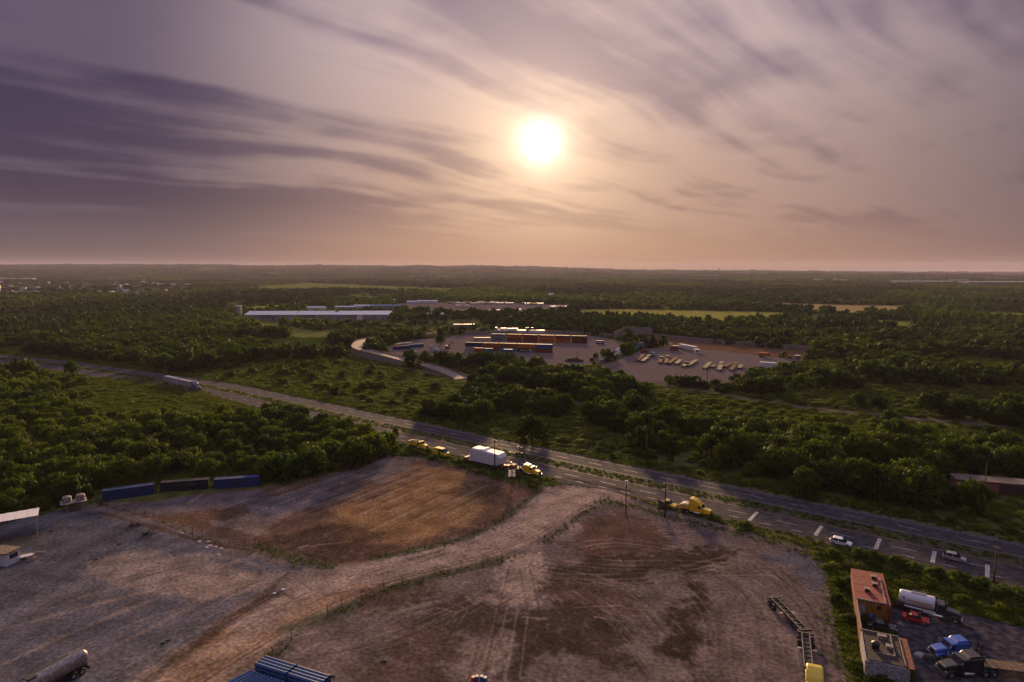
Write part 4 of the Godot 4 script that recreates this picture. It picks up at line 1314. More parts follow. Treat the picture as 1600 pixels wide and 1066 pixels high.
# conventional road tractor, nose along +x, about 8 m long
func tractor(label: String, at: Vector2, turn: float, body: Material, roof := "flat", rear := "bare", size := 1.0, called := "road_tractor", group := "") -> Node3D:
	var o := thing(called, label, "truck", at, turn, group)
	o.scale = Vector3.ONE * size
	var dark := mat("chassis", rgb(0.03, 0.03, 0.032), 0.6)
	var chrome := mat("chrome", rgb(0.6, 0.6, 0.6), 0.25, 0.9)
	bits("chassis", dark, o, [[Vector3(-0.6, 0.85, 0.42), Vector3(6.9, 0.26, 0.1)], [Vector3(-0.6, 0.85, -0.42), Vector3(6.9, 0.26, 0.1)], [Vector3(-3.9, 0.8, 0), Vector3(0.15, 0.35, 2.2)], [Vector3(-2.6, 1.08, 0), Vector3(1.3, 0.12, 1.0)]])
	var s := new_st()
	prism(s, [Vector2(1.75, 0.75), Vector2(3.75, 0.72), Vector2(3.9, 0.95), Vector2(3.86, 1.55), Vector2(3.6, 1.75), Vector2(1.75, 1.98)], 0.82, 0.14)
	part("hood", s, body, o)
	for z in [-1.0, 1.0]:
		s = new_st()
		prism(s, [Vector2(2.25, 0.55), Vector2(2.3, 0.95), Vector2(2.6, 1.2), Vector2(3.3, 1.2), Vector2(3.75, 0.95), Vector2(3.85, 0.55), Vector2(3.6, 0.55), Vector2(3.45, 0.95), Vector2(3.2, 1.08), Vector2(2.7, 1.08), Vector2(2.45, 0.9), Vector2(2.4, 0.55)], 0.2, 0.03, 0.0, 0.0, z)
		part("fender", s, body, o)
	s = new_st()
	prism(s, [Vector2(0.35, 0.7), Vector2(1.85, 0.7), Vector2(1.85, 1.9), Vector2(1.45, 2.72), Vector2(0.35, 2.78)], 1.08, 0.1)
	part("cab", s, body, o)
	s = new_st()
	for z in [-0.46, 0.46]:
		quad(s, Vector3(1.9, 1.95, z - 0.42), Vector3(1.9, 1.95, z + 0.42), Vector3(1.53, 2.66, z + 0.42), Vector3(1.53, 2.66, z - 0.42))
	part("windscreen", s, glass(), o)
	for z in [-1.095, 1.095]:
		var w := new_st()
		prism(w, [Vector2(0.75, 1.85), Vector2(1.62, 1.85), Vector2(1.36, 2.52), Vector2(0.75, 2.52)], 0.012, 0.002, 0.0, 0.0, z)
		part("side_window", w, glass(), o)
		var mr := new_st()
		box(mr, Vector3(1.85, 2.2, z * 1.25), Vector3(0.12, 0.55, 0.22))
		box(mr, Vector3(1.8, 2.2, z * 1.1), Vector3(0.05, 0.05, 0.4))
		part("mirror", mr, chrome, o)
		var tk := new_st()
		lathe(tk, [Vector2(0.02, -0.75), Vector2(0.3, -0.72), Vector2(0.3, 0.72), Vector2(0.02, 0.75)], Transform3D(Basis(), Vector3(0.5, 0.62, signf(z) * 0.95)), 12)
		part("fuel_tank", tk, chrome, o)
		var st := new_st()
		tube(st, Vector3(0.2 if roof == "none" else -1.55, 0.8, signf(z) * 1.0), Vector3(0.2 if roof == "none" else -1.55, 3.25, signf(z) * 1.0), 0.09, 0.09, 8)
		part("exhaust_stack", st, chrome, o)
		bits("headlight", mat("lamp_glass", rgb(0.6, 0.58, 0.5), 0.15), o, [[Vector3(3.84, 1.0, signf(z) * 0.95), Vector3(0.1, 0.22, 0.3)]])
	bits("bumper", chrome, o, [[Vector3(3.95, 0.55, 0), Vector3(0.18, 0.38, 2.3)]])
	bits("grille", dark, o, [[Vector3(3.9, 1.2, 0), Vector3(0.06, 0.75, 0.95)]])
	if roof != "none":
		s = new_st()
		prism(s, [Vector2(-1.45, 0.7), Vector2(0.42, 0.7), Vector2(0.42, 2.74), Vector2(-0.2, 2.86), Vector2(-1.45, 2.86)], 1.14, 0.08)
		part("sleeper", s, body, o)
	if roof == "high":
		s = new_st()
		prism(s, [Vector2(-1.45, 2.7), Vector2(1.35, 2.68), Vector2(0.9, 3.25), Vector2(0.1, 3.75), Vector2(-0.8, 3.98), Vector2(-1.45, 3.98)], 1.1, 0.2)
		part("roof_fairing", s, body, o)
	elif roof == "flat":
		s = new_st()
		prism(s, [Vector2(-1.4, 2.84), Vector2(0.6, 2.78), Vector2(0.2, 3.1), Vector2(-1.3, 3.2)], 0.95, 0.12)
		part("roof_fairing", s, body, o)
	for x in [-2.0, -3.25]:
		for z in [-0.92, 0.92]:
			wheel(o, Vector3(x, 0.5, z), 0.5, 0.55)
	for z in [-0.98, 0.98]:
		wheel(o, Vector3(3.05, 0.5, z), 0.5, 0.3)
	if rear == "ballast":
		s = new_st()
		prism(s, [Vector2(-3.9, 1.15), Vector2(-1.55, 1.15), Vector2(-1.55, 2.05), Vector2(-3.9, 2.05)], 1.15, 0.05)
		part("ballast_box", s, body, o)
		s = new_st()
		prism(s, [Vector2(-3.75, 2.02), Vector2(-1.65, 2.02), Vector2(-1.9, 2.3), Vector2(-2.7, 2.42), Vector2(-3.6, 2.2)], 1.05, 0.2)
		part("tarpaulin", s, mat("pale_tarp", rgb(0.5, 0.45, 0.42), 0.8), o)
		bits("side_stripe", mat("orange_mark", rgb(0.55, 0.2, 0.04), 0.5), o, [[Vector3(-2.7, 1.7, 1.16), Vector3(1.8, 0.3, 0.02)], [Vector3(-2.7, 1.7, -1.16), Vector3(1.8, 0.3, 0.02)]])
	elif rear == "dump":
		s = new_st()
		prism(s, [Vector2(-4.1, 1.15), Vector2(-0.1, 1.15), Vector2(0.15, 2.35), Vector2(-4.35, 2.35)], 1.2, 0.05)
		part("dump_body", s, body, o)
		bits("rib", body, o, [[Vector3(-3.2, 1.75, 0), Vector3(0.12, 1.15, 2.5)], [Vector3(-2.1, 1.75, 0), Vector3(0.12, 1.15, 2.5)], [Vector3(-1.0, 1.75, 0), Vector3(0.12, 1.15, 2.5)]])
		s = new_st()
		prism(s, [Vector2(-4.0, 2.3), Vector2(-0.1, 2.3), Vector2(-0.9, 2.62), Vector2(-2.4, 2.72), Vector2(-3.6, 2.5)], 1.02, 0.25)
		part("load", s, mat("sand_load", rgb(0.25, 0.19, 0.15), 1.0), o)
	elif rear == "bare":
		bits("fifth_wheel", dark, o, [[Vector3(-2.6, 1.2, 0), Vector3(0.9, 0.1, 0.85)]])
	return o

func car(called: String, label: String, at: Vector2, turn: float, m: Material, kind := "hatch", size := 1.0) -> Node3D:
	var o := thing(called, label, {"hatch": "car", "suv": "car", "sedan": "car", "van": "van", "pickup": "pickup"}[kind], at, turn)
	o.scale = Vector3.ONE * size
	var top := {"hatch": 1.48, "suv": 1.68, "sedan": 1.42, "van": 2.2, "pickup": 1.75}[kind] as float
	var belt := top * 0.6
	var s := new_st()
	prism(s, [Vector2(-2.1, 0.3), Vector2(2.1, 0.3), Vector2(2.18, 0.55), Vector2(2.08, belt * 0.84), Vector2(1.1, belt), Vector2(-1.95, belt * 1.04), Vector2(-2.16, belt * 0.8)], 0.9, 0.12)
	part("body", s, m, o)
	var cab := []
	match kind:
		"hatch", "suv": cab = [Vector2(-2.0, belt), Vector2(1.15, belt * 0.98), Vector2(0.45, top - 0.04), Vector2(-1.5, top - 0.02)]
		"sedan": cab = [Vector2(-1.5, belt), Vector2(1.1, belt * 0.98), Vector2(0.4, top - 0.04), Vector2(-0.85, top - 0.04)]
		"van": cab = [Vector2(-2.1, belt), Vector2(1.75, belt * 0.96), Vector2(1.05, top - 0.05), Vector2(-2.05, top - 0.03)]
		"pickup": cab = [Vector2(-0.7, belt), Vector2(1.1, belt), Vector2(0.55, top - 0.04), Vector2(-0.6, top - 0.04)]
	s = new_st()
	prism(s, cab, 0.8, 0.06, 0.12, belt)
	part("windows", s, glass(), o)
	s = new_st()
	var c: Vector2 = cab[2]
	var d: Vector2 = cab[3]
	prism(s, [Vector2(d.x + 0.02, d.y - 0.02), Vector2(c.x - 0.02, c.y - 0.02), Vector2(c.x - 0.2, top + 0.03), Vector2(d.x + 0.12, top + 0.03)], 0.8, 0.05, 0.12, belt)
	part("roof", s, m, o)
	for z in [-0.81, 0.81]:
		var pil := new_st()
		for x in ([-0.35, -1.35] if kind != "pickup" else [-0.55]):
			box(pil, Vector3(x, (belt + top) / 2, z * 0.965), Vector3(0.12, top - belt, 0.1))
		tube(pil, Vector3(cab[1].x - 0.03, belt, z * 0.98), Vector3(c.x, top, z * 0.93), 0.05, 0.05, 5)
		tube(pil, Vector3(cab[0].x + 0.05, belt, z * 0.98), Vector3(d.x, top, z * 0.93), 0.07, 0.07, 5)
		part("pillars", pil, m, o)
		bits("headlight", mat("lamp_glass", rgb(0.6, 0.58, 0.5), 0.15), o, [[Vector3(2.1, belt * 0.72, z * 0.82), Vector3(0.12, 0.16, 0.34)]])
		bits("tail_light", mat("tail_red", rgb(0.3, 0.02, 0.015), 0.2), o, [[Vector3(-2.12, belt * 0.82, z * 0.9), Vector3(0.1, 0.26, 0.2)]])
		for x in [-1.35, 1.35]:
			wheel(o, Vector3(x, 0.33, z), 0.33, 0.22)
	if kind == "van":
		bits("cargo_wall", m, o, [[Vector3(-1.45, (belt + top) / 2, 0), Vector3(1.3, top - belt - 0.04, 1.66)]])
		bits("side_door", mat("door_gap", rgb(0.08, 0.03, 0.015), 0.7), o, [[Vector3(-0.1, 1.1, 0.9), Vector3(0.75, 1.3, 0.03)]])
	if kind == "pickup":
		bits("cargo_bed", mat("bed_liner", rgb(0.02, 0.02, 0.02), 0.9), o, [[Vector3(-1.4, belt * 1.03, 0), Vector3(1.2, 0.1, 1.45)]])
		bits("light_bar", mat("lamp_glass", rgb(0.6, 0.58, 0.5), 0.15), o, [[Vector3(0, top + 0.08, 0), Vector3(0.25, 0.14, 1.1)]])
	return o

# corrugated steel box
func container(label: String, at: Vector2, turn: float, colour: Color, key: String, y := 0.0, length := 12.19, marks := "", group := "", called := "shipping_container") -> Node3D:
	var o := thing(called, label, "container", at, turn, group, y)
	var m := grimy("box_" + key, colour, 0.65, 0.0)
	m.metallic_specular = 0.25
	var h := 2.59
	var w := 2.44
	var L := length
	part("walls", shared("corr%.1f" % L, func(s: SurfaceTool):
		var n := int(L / 0.28)
		for sd in [-1.0, 1.0]:
			for i in n:
				var x0 := -L / 2 + 0.08 + (L - 0.16) * i / n
				var x1 := -L / 2 + 0.08 + (L - 0.16) * (i + 0.5) / n
				var x2 := -L / 2 + 0.08 + (L - 0.16) * (i + 1.0) / n
				for q in [[x0, x1, 0.0, 0.05], [x1, x2, 0.05, 0.0]]:
					var a := Vector3(q[0], 0.12, sd * (w / 2 - 0.02 - q[2]))
					var b := Vector3(q[1], 0.12, sd * (w / 2 - 0.02 - q[3]))
					var up := Vector3(0, h - 0.22, 0)
					if sd > 0:
						quad(s, a, a + up, b + up, b)
					else:
						quad(s, b, b + up, a + up, a)
		box(s, Vector3(-L / 2 + 0.06, h / 2, 0), Vector3(0.06, h - 0.2, w - 0.2))), m, o)
	part("roof", shared("croof%.1f" % L, func(s: SurfaceTool):
		var n := int(L / 0.6)
		for i in n:
			box(s, Vector3(-L / 2 + 0.1 + (L - 0.2) * (i + 0.5) / n, h - 0.05 - (0.02 if i % 2 else 0.0), 0), Vector3((L - 0.2) / n, 0.03, w - 0.12))), m, o)
	part("frame", shared("cframe%.1f" % L, func(s: SurfaceTool):
		for z in [-1.0, 1.0]:
			box(s, Vector3(0, 0.08, z * (w / 2 - 0.05)), Vector3(L - 0.26, 0.16, 0.1))
			box(s, Vector3(0, h - 0.06, z * (w / 2 - 0.05)), Vector3(L - 0.26, 0.12, 0.1))
			for x in [-1.0, 1.0]:
				box(s, Vector3(x * (L / 2 - 0.065), h / 2, z * (w / 2 - 0.065)), Vector3(0.13, h, 0.13))
		for x in [-1.0, 1.0]:
			for yy in [0.08, h - 0.07]:
				box(s, Vector3(x * (L / 2 - 0.06), yy, 0), Vector3(0.11, 0.13, w - 0.27))), m, o)
	for z in [-0.55, 0.55]:
		var dr := part("door", shared("cdoor", func(s: SurfaceTool): box(s, Vector3.ZERO, Vector3(0.05, h - 0.3, 1.06))), m, o, Vector3(L / 2 - 0.07, h / 2, z))
		part("locking_bar", shared("cbar", func(s: SurfaceTool):
			for q in [-0.25, 0.25]:
				tube(s, Vector3(0.05, -1.1, q), Vector3(0.05, 1.1, q), 0.025, 0.025, 5)), mat("galvanised", rgb(0.4, 0.4, 0.4), 0.5, 0.7), dr)
	var ink := mat("ink_dark", rgb(0.03, 0.025, 0.03), 0.7)
	var chalk := mat("ink_white", rgb(0.6, 0.58, 0.55), 0.7)
	match marks:
		"dark":       # emblem and a line of dark letters too small to read
			bits("lettering", ink, o, [[Vector3(-4.1, 1.65, w / 2), Vector3(1.0, 0.8, 0.02)], [Vector3(-0.2, 1.6, w / 2), Vector3(4.6, 0.5, 0.02)], [Vector3(-4.1, 1.65, -w / 2), Vector3(1.0, 0.8, 0.02)], [Vector3(-0.2, 1.6, -w / 2), Vector3(4.6, 0.5, 0.02)]])
		"wide":
			bits("lettering", ink, o, [[Vector3(0.4, 1.6, w / 2), Vector3(5.6, 0.7, 0.02)]])
		"crest":
			bits("lettering", ink, o, [[Vector3(-0.2, 1.9, w / 2), Vector3(2.6, 0.3, 0.02)], [Vector3(-0.2, 1.4, w / 2), Vector3(1.5, 0.5, 0.02)], [Vector3(-0.2, 0.8, w / 2), Vector3(2.2, 0.35, 0.02)]])
		"dotted":
			bits("lettering", chalk, o, [[Vector3(-3.4, 1.2, w / 2), Vector3(0.7, 0.8, 0.02)], [Vector3(-1.4, 1.2, w / 2), Vector3(0.8, 0.8, 0.02)], [Vector3(0.7, 1.2, w / 2), Vector3(0.8, 0.8, 0.02)], [Vector3(2.7, 1.3, w / 2), Vector3(0.5, 1.3, 0.02)], [Vector3(4.0, 1.3, w / 2), Vector3(1.0, 1.4, 0.02)]])
		"white":
			bits("lettering", chalk, o, [[Vector3(-0.3, 1.25, w / 2), Vector3(3.6, 0.75, 0.02)], [Vector3(2.1, 1.1, w / 2), Vector3(0.6, 0.5, 0.02)]])
	return o

func pole(label: String, at: Vector2, h: float, arms: Array, m: Material, turn := 0.0, called := "utility_pole", category := "pole") -> Node3D:
	var o := thing(called, label, category, at, turn)
	var s := new_st()
	tube(s, Vector3(0, -0.3, 0), Vector3(0, h, 0), 0.16, 0.1, 8)
	part("shaft", s, m, o)
	for a in arms:
		var c := new_st()
		box(c, Vector3(0.12, a[0], 0), Vector3(0.1, 0.12, a[1]))
		var arm := part("crossarm", c, mat("arm_steel", rgb(0.45, 0.43, 0.41), 0.6, 0.2), o)
		var n := new_st()
		for k in [-0.45, -0.16, 0.16, 0.45]:
			tube(n, Vector3(0.12, a[0] + 0.05, a[1] * k), Vector3(0.12, a[0] + 0.32, a[1] * k), 0.07, 0.05, 6)
		part("insulator", n, mat("porcelain", rgb(0.5, 0.46, 0.42), 0.3), arm)
	return o

func cable(label: String, a: Vector3, b: Vector3, sag: float, r := 0.025) -> void:
	var s := new_st()
	var n := 14
	var prev := a
	for i in range(1, n + 1):
		var t := float(i) / n
		var p := a.lerp(b, t) - Vector3(0, sag * 4.0 * t * (1.0 - t), 0)
		tube(s, prev, p, r, r, 4, false)
		prev = p
	solid("power_cable", s, mat("cable", rgb(0.2, 0.16, 0.11), 0.5), label, "cable", "cables between the poles")

func fence(label: String, pts: Array) -> void:
	var ln := curve(pts, 3.2)
	var base: Vector2 = ln[0]
	var o := thing("wire_fence", label, "fence", base)
	var steel := mat("fence_steel", rgb(0.17, 0.2, 0.17), 0.7, 0.3)
	var wires := new_st()
	for i in ln.size():
		var p := at3(ln[i] - base)
		part("post", shared("fpost", func(s): tube(s, Vector3(0, -0.2, 0), Vector3(0, 2.0, 0), 0.045, 0.045, 6)), steel, o, p)
		if i:
			var q := at3(ln[i - 1] - base)
			for k in 4:
				tube(wires, q + Vector3(0, 0.25 + k * 0.55, 0), p + Vector3(0, 0.25 + k * 0.55, 0), 0.018, 0.018, 3, false)
			for k in 12:     # links of the netting
				var a := q.lerp(p, k / 12.0)
				var b := q.lerp(p, (k + 1) / 12.0)
				tube(wires, a + Vector3(0, 0.1, 0), b + Vector3(0, 1.9, 0), 0.006, 0.006, 3, false)
				tube(wires, b + Vector3(0, 0.1, 0), a + Vector3(0, 1.9, 0), 0.006, 0.006, 3, false)
	part("netting", wires, steel, o)

func flatbed(label: String, a: Vector2, b: Vector2, deck: Material, kind := 0) -> void:
	var L := maxf(a.distance_to(b), 5.0)
	var o := thing("flatbed_trailer", label, "trailer", (a + b) / 2, heading(a, b) + rng.randf_range(-0.09, 0.09), "trailers parked in the trailer lot")
	var dark := mat("chassis", rgb(0.03, 0.03, 0.032), 0.6)
	var n := int(L / 1.1)
	for i in n:
		part("deck_plank", shared("plank%.1f" % (L / n), func(s: SurfaceTool): box(s, Vector3.ZERO, Vector3(L / n - 0.05, 0.12, 2.5))), deck, o, Vector3(-L / 2 + L * (i + 0.5) / n, 1.25 + (0.35 if kind == 1 and i > n * 0.72 else 0.0), 0))
	bits("side_rails", dark, o, [[Vector3(0, 1.08, 1.12), Vector3(L, 0.2, 0.1)], [Vector3(0, 1.08, -1.12), Vector3(L, 0.2, 0.1)], [Vector3(L / 2 - 0.4, 0.55, 0.8), Vector3(0.15, 1.1, 0.15)], [Vector3(L / 2 - 0.4, 0.55, -0.8), Vector3(0.15, 1.1, 0.15)]])
	for x in [-L / 2 + 0.8, -L / 2 + 2.0]:
		for z in [-0.95, 0.95]:
			wheel(o, Vector3(x, 0.48, z), 0.48, 0.5)
	if kind == 2:
		bits("stake", dark, o, [[Vector3(L * 0.2, 1.8, 1.1), Vector3(2.2, 0.9, 0.1)], [Vector3(L * 0.2, 1.8, -1.1), Vector3(2.2, 0.9, 0.1)], [Vector3(L * 0.2, 1.75, 0), Vector3(1.8, 0.8, 1.9)]])

func box_trailer(label: String, a: Vector2, b: Vector2, m: Material, h := 2.6, group := "", called := "box_trailer", category := "trailer", size := 1.0) -> Node3D:
	var L := a.distance_to(b) / size
	var o := thing(called, label, category, (a + b) / 2, heading(a, b), group)
	o.scale = Vector3.ONE * size
	var s := new_st()
	prism(s, [Vector2(-L / 2, 1.1), Vector2(L / 2, 1.1), Vector2(L / 2, 1.1 + h), Vector2(-L / 2, 1.1 + h)], 1.28, 0.06)
	part("box", s, m, o)
	bits("underframe", mat("chassis", rgb(0.03, 0.03, 0.032), 0.6), o, [[Vector3(0, 0.98, 0), Vector3(L - 0.4, 0.22, 1.1)], [Vector3(L / 2 - 2.2, 0.5, 0.8), Vector3(0.14, 1.0, 0.14)], [Vector3(L / 2 - 2.2, 0.5, -0.8), Vector3(0.14, 1.0, 0.14)]])
	for x in [-L / 2 + 1.0, -L / 2 + 2.2]:
		for z in [-0.95, 0.95]:
			wheel(o, Vector3(x, 0.48, z), 0.48, 0.5)
	return o

func shed(called: String, label: String, category: String, at: Vector2, turn: float, size: Vector3, wall: Material, roof: Material, pitch := 0.0, windows := 0, group := "") -> Node3D:
	var o := thing(called, label, category, at, turn, group)
	var s := new_st()
	box(s, Vector3(0, size.y / 2, 0), size)
	part("wall", s, wall, o)
	s = new_st()
	if pitch > 0.0:
		var p := [Vector2(-size.z / 2 - 0.3, size.y + 0.02), Vector2(size.z / 2 + 0.3, size.y + 0.02), Vector2(0, size.y + pitch)]
		var t := new_st()
		prism(t, p, size.x / 2 + 0.3, 0.03)
		var r := part("roof", t, roof, o)
		r.rotation.y = -PI / 2
	else:
		box(s, Vector3(0, size.y + 0.13, 0), Vector3(size.x + 0.5, 0.22, size.z + 0.5))
		part("roof", s, roof, o)
	for i in windows:
		var x := -size.x / 2 + size.x * (i + 0.5) / windows
		bits("window", glass(), o, [[Vector3(x, size.y * 0.55, size.z / 2 + 0.01), Vector3(minf(1.6, size.x / windows * 0.5), size.y * 0.3, 0.04)]])
	return o

func blob(s: SurfaceTool, at: Vector3, size: Vector3, sd: int) -> void:
	var n := FastNoiseLite.new()
	n.seed = sd
	n.frequency = 0.9
	var p := func(i: int, j: int) -> Vector3:
		var a := TAU * i / 12.0
		var e := PI / 2 * j / 5.0
		var d := Vector3(cos(a) * cos(e), sin(e), sin(a) * cos(e))
		var k := 1.0 + 0.35 * n.get_noise_3dv(d * 1.5)
		return at + d * size * k
	for j in 5:
		for i in 12:
			quad(s, p.call(i, j), p.call(i, j + 1), p.call(i + 1, j + 1), p.call(i + 1, j))

func make_ramp() -> void:
	# the curved approach road on its retaining wall
	var pts := [Vector2(-26.8, -336.9), Vector2(-36.6, -354.6), Vector2(-48.6, -371.9), Vector2(-64.2, -387.5), Vector2(-79.2, -404.9), Vector2(-92.2, -417.7), Vector2(-103.9, -434.9), Vector2(-109.8, -455.4), Vector2(-112.8, -491.0), Vector2(-103.3, -513.6), Vector2(-82.1, -544.7), Vector2(-58.5, -582.5)]
	var ht := [0.1, 0.6, 1.4, 2.4, 3.2, 3.8, 4.0, 4.0, 4.0, 3.6, 2.5, 1.0]
	var ln := []
	var hs := []
	for i in pts.size() - 1:
		var p0: Vector2 = pts[maxi(i - 1, 0)]
		var p1: Vector2 = pts[i]
		var p2: Vector2 = pts[i + 1]
		var p3: Vector2 = pts[mini(i + 2, pts.size() - 1)]
		for k in 5:
			ln.append(p1.cubic_interpolate(p2, p0, p3, k / 5.0))
			hs.append(lerpf(ht[i], ht[i + 1], k / 5.0))
	var concrete := grimy("concrete", rgb(0.42, 0.37, 0.34), 0.85, 0.0, Color(0.6, 0.55, 0.5), 0.15)
	var sandy := grimy("sandy_parapet", rgb(0.42, 0.25, 0.13), 0.85)
	var slab := grimy("ramp_slab", rgb(0.36, 0.3, 0.28), 0.8, 0.0, Color(0.6, 0.55, 0.5), 0.08)
	var o := Node3D.new()
	o.name = "curved_ramp"
	add_child(o)
	tag(o, "curved concrete approach ramp with sandy parapets on a panelled retaining wall", "ramp")
	var road := new_st()
	for i in ln.size() - 1:
		var n0 := side(ln, i)
		var n1 := side(ln, i + 1)
		var a := at3(ln[i] - n0 * 4.5, hs[i])
		var b := at3(ln[i + 1] - n1 * 4.5, hs[i + 1])
		var c := at3(ln[i + 1] + n1 * 4.5, hs[i + 1])
		var d := at3(ln[i] + n0 * 4.5, hs[i])
		if (c - a).cross(b - a).y < 0:
			quad(road, d, c, b, a)
		else:
			quad(road, a, b, c, d)
		for sd in [-1.0, 1.0]:
			var p := at3(ln[i] + n0 * 4.7 * sd)
			var q := at3(ln[i + 1] + n1 * 4.7 * sd)
			var mid := (p + q) / 2
			var len := p.distance_to(q)
			var turn := Basis(Vector3.UP, atan2(-(q.z - p.z), q.x - p.x))
			var top := (hs[i] as float + hs[i + 1] as float) / 2
			var w := new_st()
			box(w, mid + Vector3(0, top / 2 - 0.2, 0), Vector3(len - 0.06, top + 0.3, 0.35), turn)
			part("wall_panel", w, concrete, o)
			w = new_st()
			box(w, mid + Vector3(0, top + 0.42, 0), Vector3(len, 0.8, 0.3), turn)
			part("parapet", w, sandy, o)
	part("roadway", road, slab, o)
	bare_lines.append([ln, 7.0])

func make_things() -> void:
	var yellow := paint("yellow", rgb(0.85, 0.53, 0.012))
	var conc := grimy("pole_concrete", rgb(0.42, 0.39, 0.37), 0.9)
	var timber := grimy("pole_timber", rgb(0.06, 0.045, 0.035), 0.95)
	var white := mat("white_sheet", rgb(0.66, 0.64, 0.64), 0.5)
	var dark := mat("chassis", rgb(0.03, 0.03, 0.032), 0.6)
	var galv := mat("galvanised", rgb(0.4, 0.4, 0.4), 0.5, 0.7)
	# ---------------- on the highway
	var dir := heading(Vector2(-39.1, -223.4), Vector2(11.4, -184.4))
	var dir2 := heading(Vector2(11.4, -184.4), Vector2(61.3, -147.6))
	var dir3 := heading(Vector2(61.3, -147.6), Vector2(99.8, -119))
	tractor("yellow dump truck driving behind the small yellow van", Vector2(-30.2, -203.2), dir, yellow, "none", "dump", 0.95, "dump_truck")
	car("escort_van", "small yellow escort van between the dump truck and the oversize load", Vector2(-22.0, -194.9), dir, yellow, "van", 1.12)
	tractor("yellow sleeper tractor pulling the white wrapped oversize load", Vector2(4.9, -176.6), dir2, yellow, "flat", "bare", 0.95)
	var lo := thing("heavy_haul_trailer", "red many-wheeled heavy trailer under the white wrapped load", "trailer", Vector2(-5.7, -183.6), dir2)
	var red := grimy("haul_red", rgb(0.22, 0.05, 0.03), 0.6)
	bits("deck", red, lo, [[Vector3(-2.2, 0.95, 0), Vector3(14.6, 0.3, 2.9)], [Vector3(-9.6, 1.1, 0), Vector3(0.9, 1.0, 2.6)]])
	var gs := new_st()
	prism(gs, [Vector2(4.9, 0.8), Vector2(5.6, 0.8), Vector2(6.6, 1.35), Vector2(10.0, 1.3), Vector2(10.0, 1.6), Vector2(6.4, 1.9), Vector2(4.9, 1.5)], 1.1, 0.06)
	part("gooseneck", gs, red, lo)
	bits("engine_pack", grimy("pack_grey", rgb(0.3, 0.26, 0.22), 0.7), lo, [[Vector3(7.6, 1.95, 0), Vector3(1.6, 0.6, 1.7)]])
	for k in 9:
		for z in [-1.2, 1.2]:
			wheel(lo, Vector3(-8.6 + k * 1.5, 0.4, z), 0.4, 0.6)
	for k in 2:
		for z in [-1.0, 1.0]:
			wheel(lo, Vector3(6.2 + k * 1.2, 0.45, z), 0.45, 0.5)
	var cg := new_st()
	prism(cg, [Vector2(-5.6, 0.0), Vector2(4.6, 0.0), Vector2(5.7, 0.75), Vector2(5.8, 2.6), Vector2(5.0, 3.55), Vector2(0.4, 3.85), Vector2(-0.6, 4.2), Vector2(-1.6, 4.12), Vector2(-2.2, 3.92), Vector2(-4.8, 3.98), Vector2(-5.7, 3.0), Vector2(-6.0, 0.8)], 1.95, 0.45)
	var tarp := mat("white_tarp", Color.WHITE, 0.6)
	tarp.albedo_texture = noise_tex(71, 0.015, rgb(0.55, 0.54, 0.57), rgb(0.78, 0.77, 0.78), 256, 4)
	tarp.uv1_triplanar = true
	tarp.uv1_scale = Vector3.ONE * 0.2
	tarp.normal_enabled = true
	tarp.normal_texture = noise_tex(72, 0.02, Color.BLACK, Color.WHITE, 256, 4, true)
	tarp.normal_scale = 0.7
	var load_ := thing("wrapped_cargo", "huge cargo wrapped in white sheeting on the heavy trailer", "cargo", Vector2(-7.1, -184.6), dir2, "", 1.105)
	part("sheeting", cg, tarp, load_)
	var straps := new_st()
	for x in [-4.0, -1.0, 2.0, 4.4]:
		for z in [-1.965, 1.965]:
			box(straps, Vector3(x, 1.7, z), Vector3(0.06, 3.2, 0.02))
	part("strap", straps, mat("strap_grey", rgb(0.3, 0.29, 0.3), 0.8), load_)
	tractor("yellow high-roofed ballast tractor leading the convoy with a tarped box", Vector2(44.0, -147.2), dir3, yellow, "high", "ballast", 0.95)
	car("pickup_truck", "yellow pickup right behind the high-roofed ballast tractor", Vector2(38.2, -151.6), dir3, yellow, "pickup", 1.0)
	car("white_car", "white hatchback driving on the near carriageway toward the right", Vector2(69.7, -130.0), dir3, paint("white", rgb(0.75, 0.74, 0.74)), "hatch", 0.98)
	car("silver_car", "silver sport utility car at the right end of the near carriageway", Vector2(88.7, -122.6), dir3, paint("silver", rgb(0.36, 0.34, 0.31)), "suv", 0.92)
	# double truck far left
	var da := Vector2(-179.0, -325.3)
	var db := Vector2(-157.0, -307.6)
	var van_w := mat("trailer_grey", rgb(0.32, 0.31, 0.33), 0.4)
	var t0 := Vector2(-180, -326)
	var dd := Vector2(33, 25.5).normalized()
	box_trailer("rear grey box trailer of the two-trailer truck on the left highway", t0 + dd * 3, t0 + dd * 16, van_w, 2.7, "", "box_trailer", "trailer", 1.0)
	box_trailer("front grey box trailer hitched behind the dark tractor on the left highway", t0 + dd * 17.2, t0 + dd * 30.5, van_w, 2.7, "", "box_trailer", "trailer", 1.0)
	tractor("dark blue-grey sleeper tractor pulling two box trailers on the left highway", t0 + dd * 33.2, heading(Vector2.ZERO, dd), paint("slate", rgb(0.1, 0.13, 0.16)), "high", "bare", 1.05)
	# ---------------- poles and cables
	pole("dark timber pole beside the white wrapped load, two crossarms", Vector2(-5.0, -178.8), 9.6, [[9.2, 2.2], [8.0, 2.4]], timber, 0.9)
	var sp := pole("pale concrete pole with one crossarm and a white signboard", Vector2(0.0, -167.3), 9.2, [[9.0, 2.0]], conc, 0.9)
	bits("signboard", white, sp, [[Vector3(0.2, 4.0, 0), Vector3(0.08, 0.42, 1.9)], [Vector3(0.2, 3.5, 0), Vector3(0.08, 0.42, 1.9)], [Vector3(0.2, 3.0, 0), Vector3(0.08, 0.42, 1.9)], [Vector3(0.2, 2.5, 0), Vector3(0.08, 0.42, 1.9)], [Vector3(0.16, 3.2, 0.5), Vector3(0.06, 2.4, 0.08)]]).rotation.y = PI - 2.2
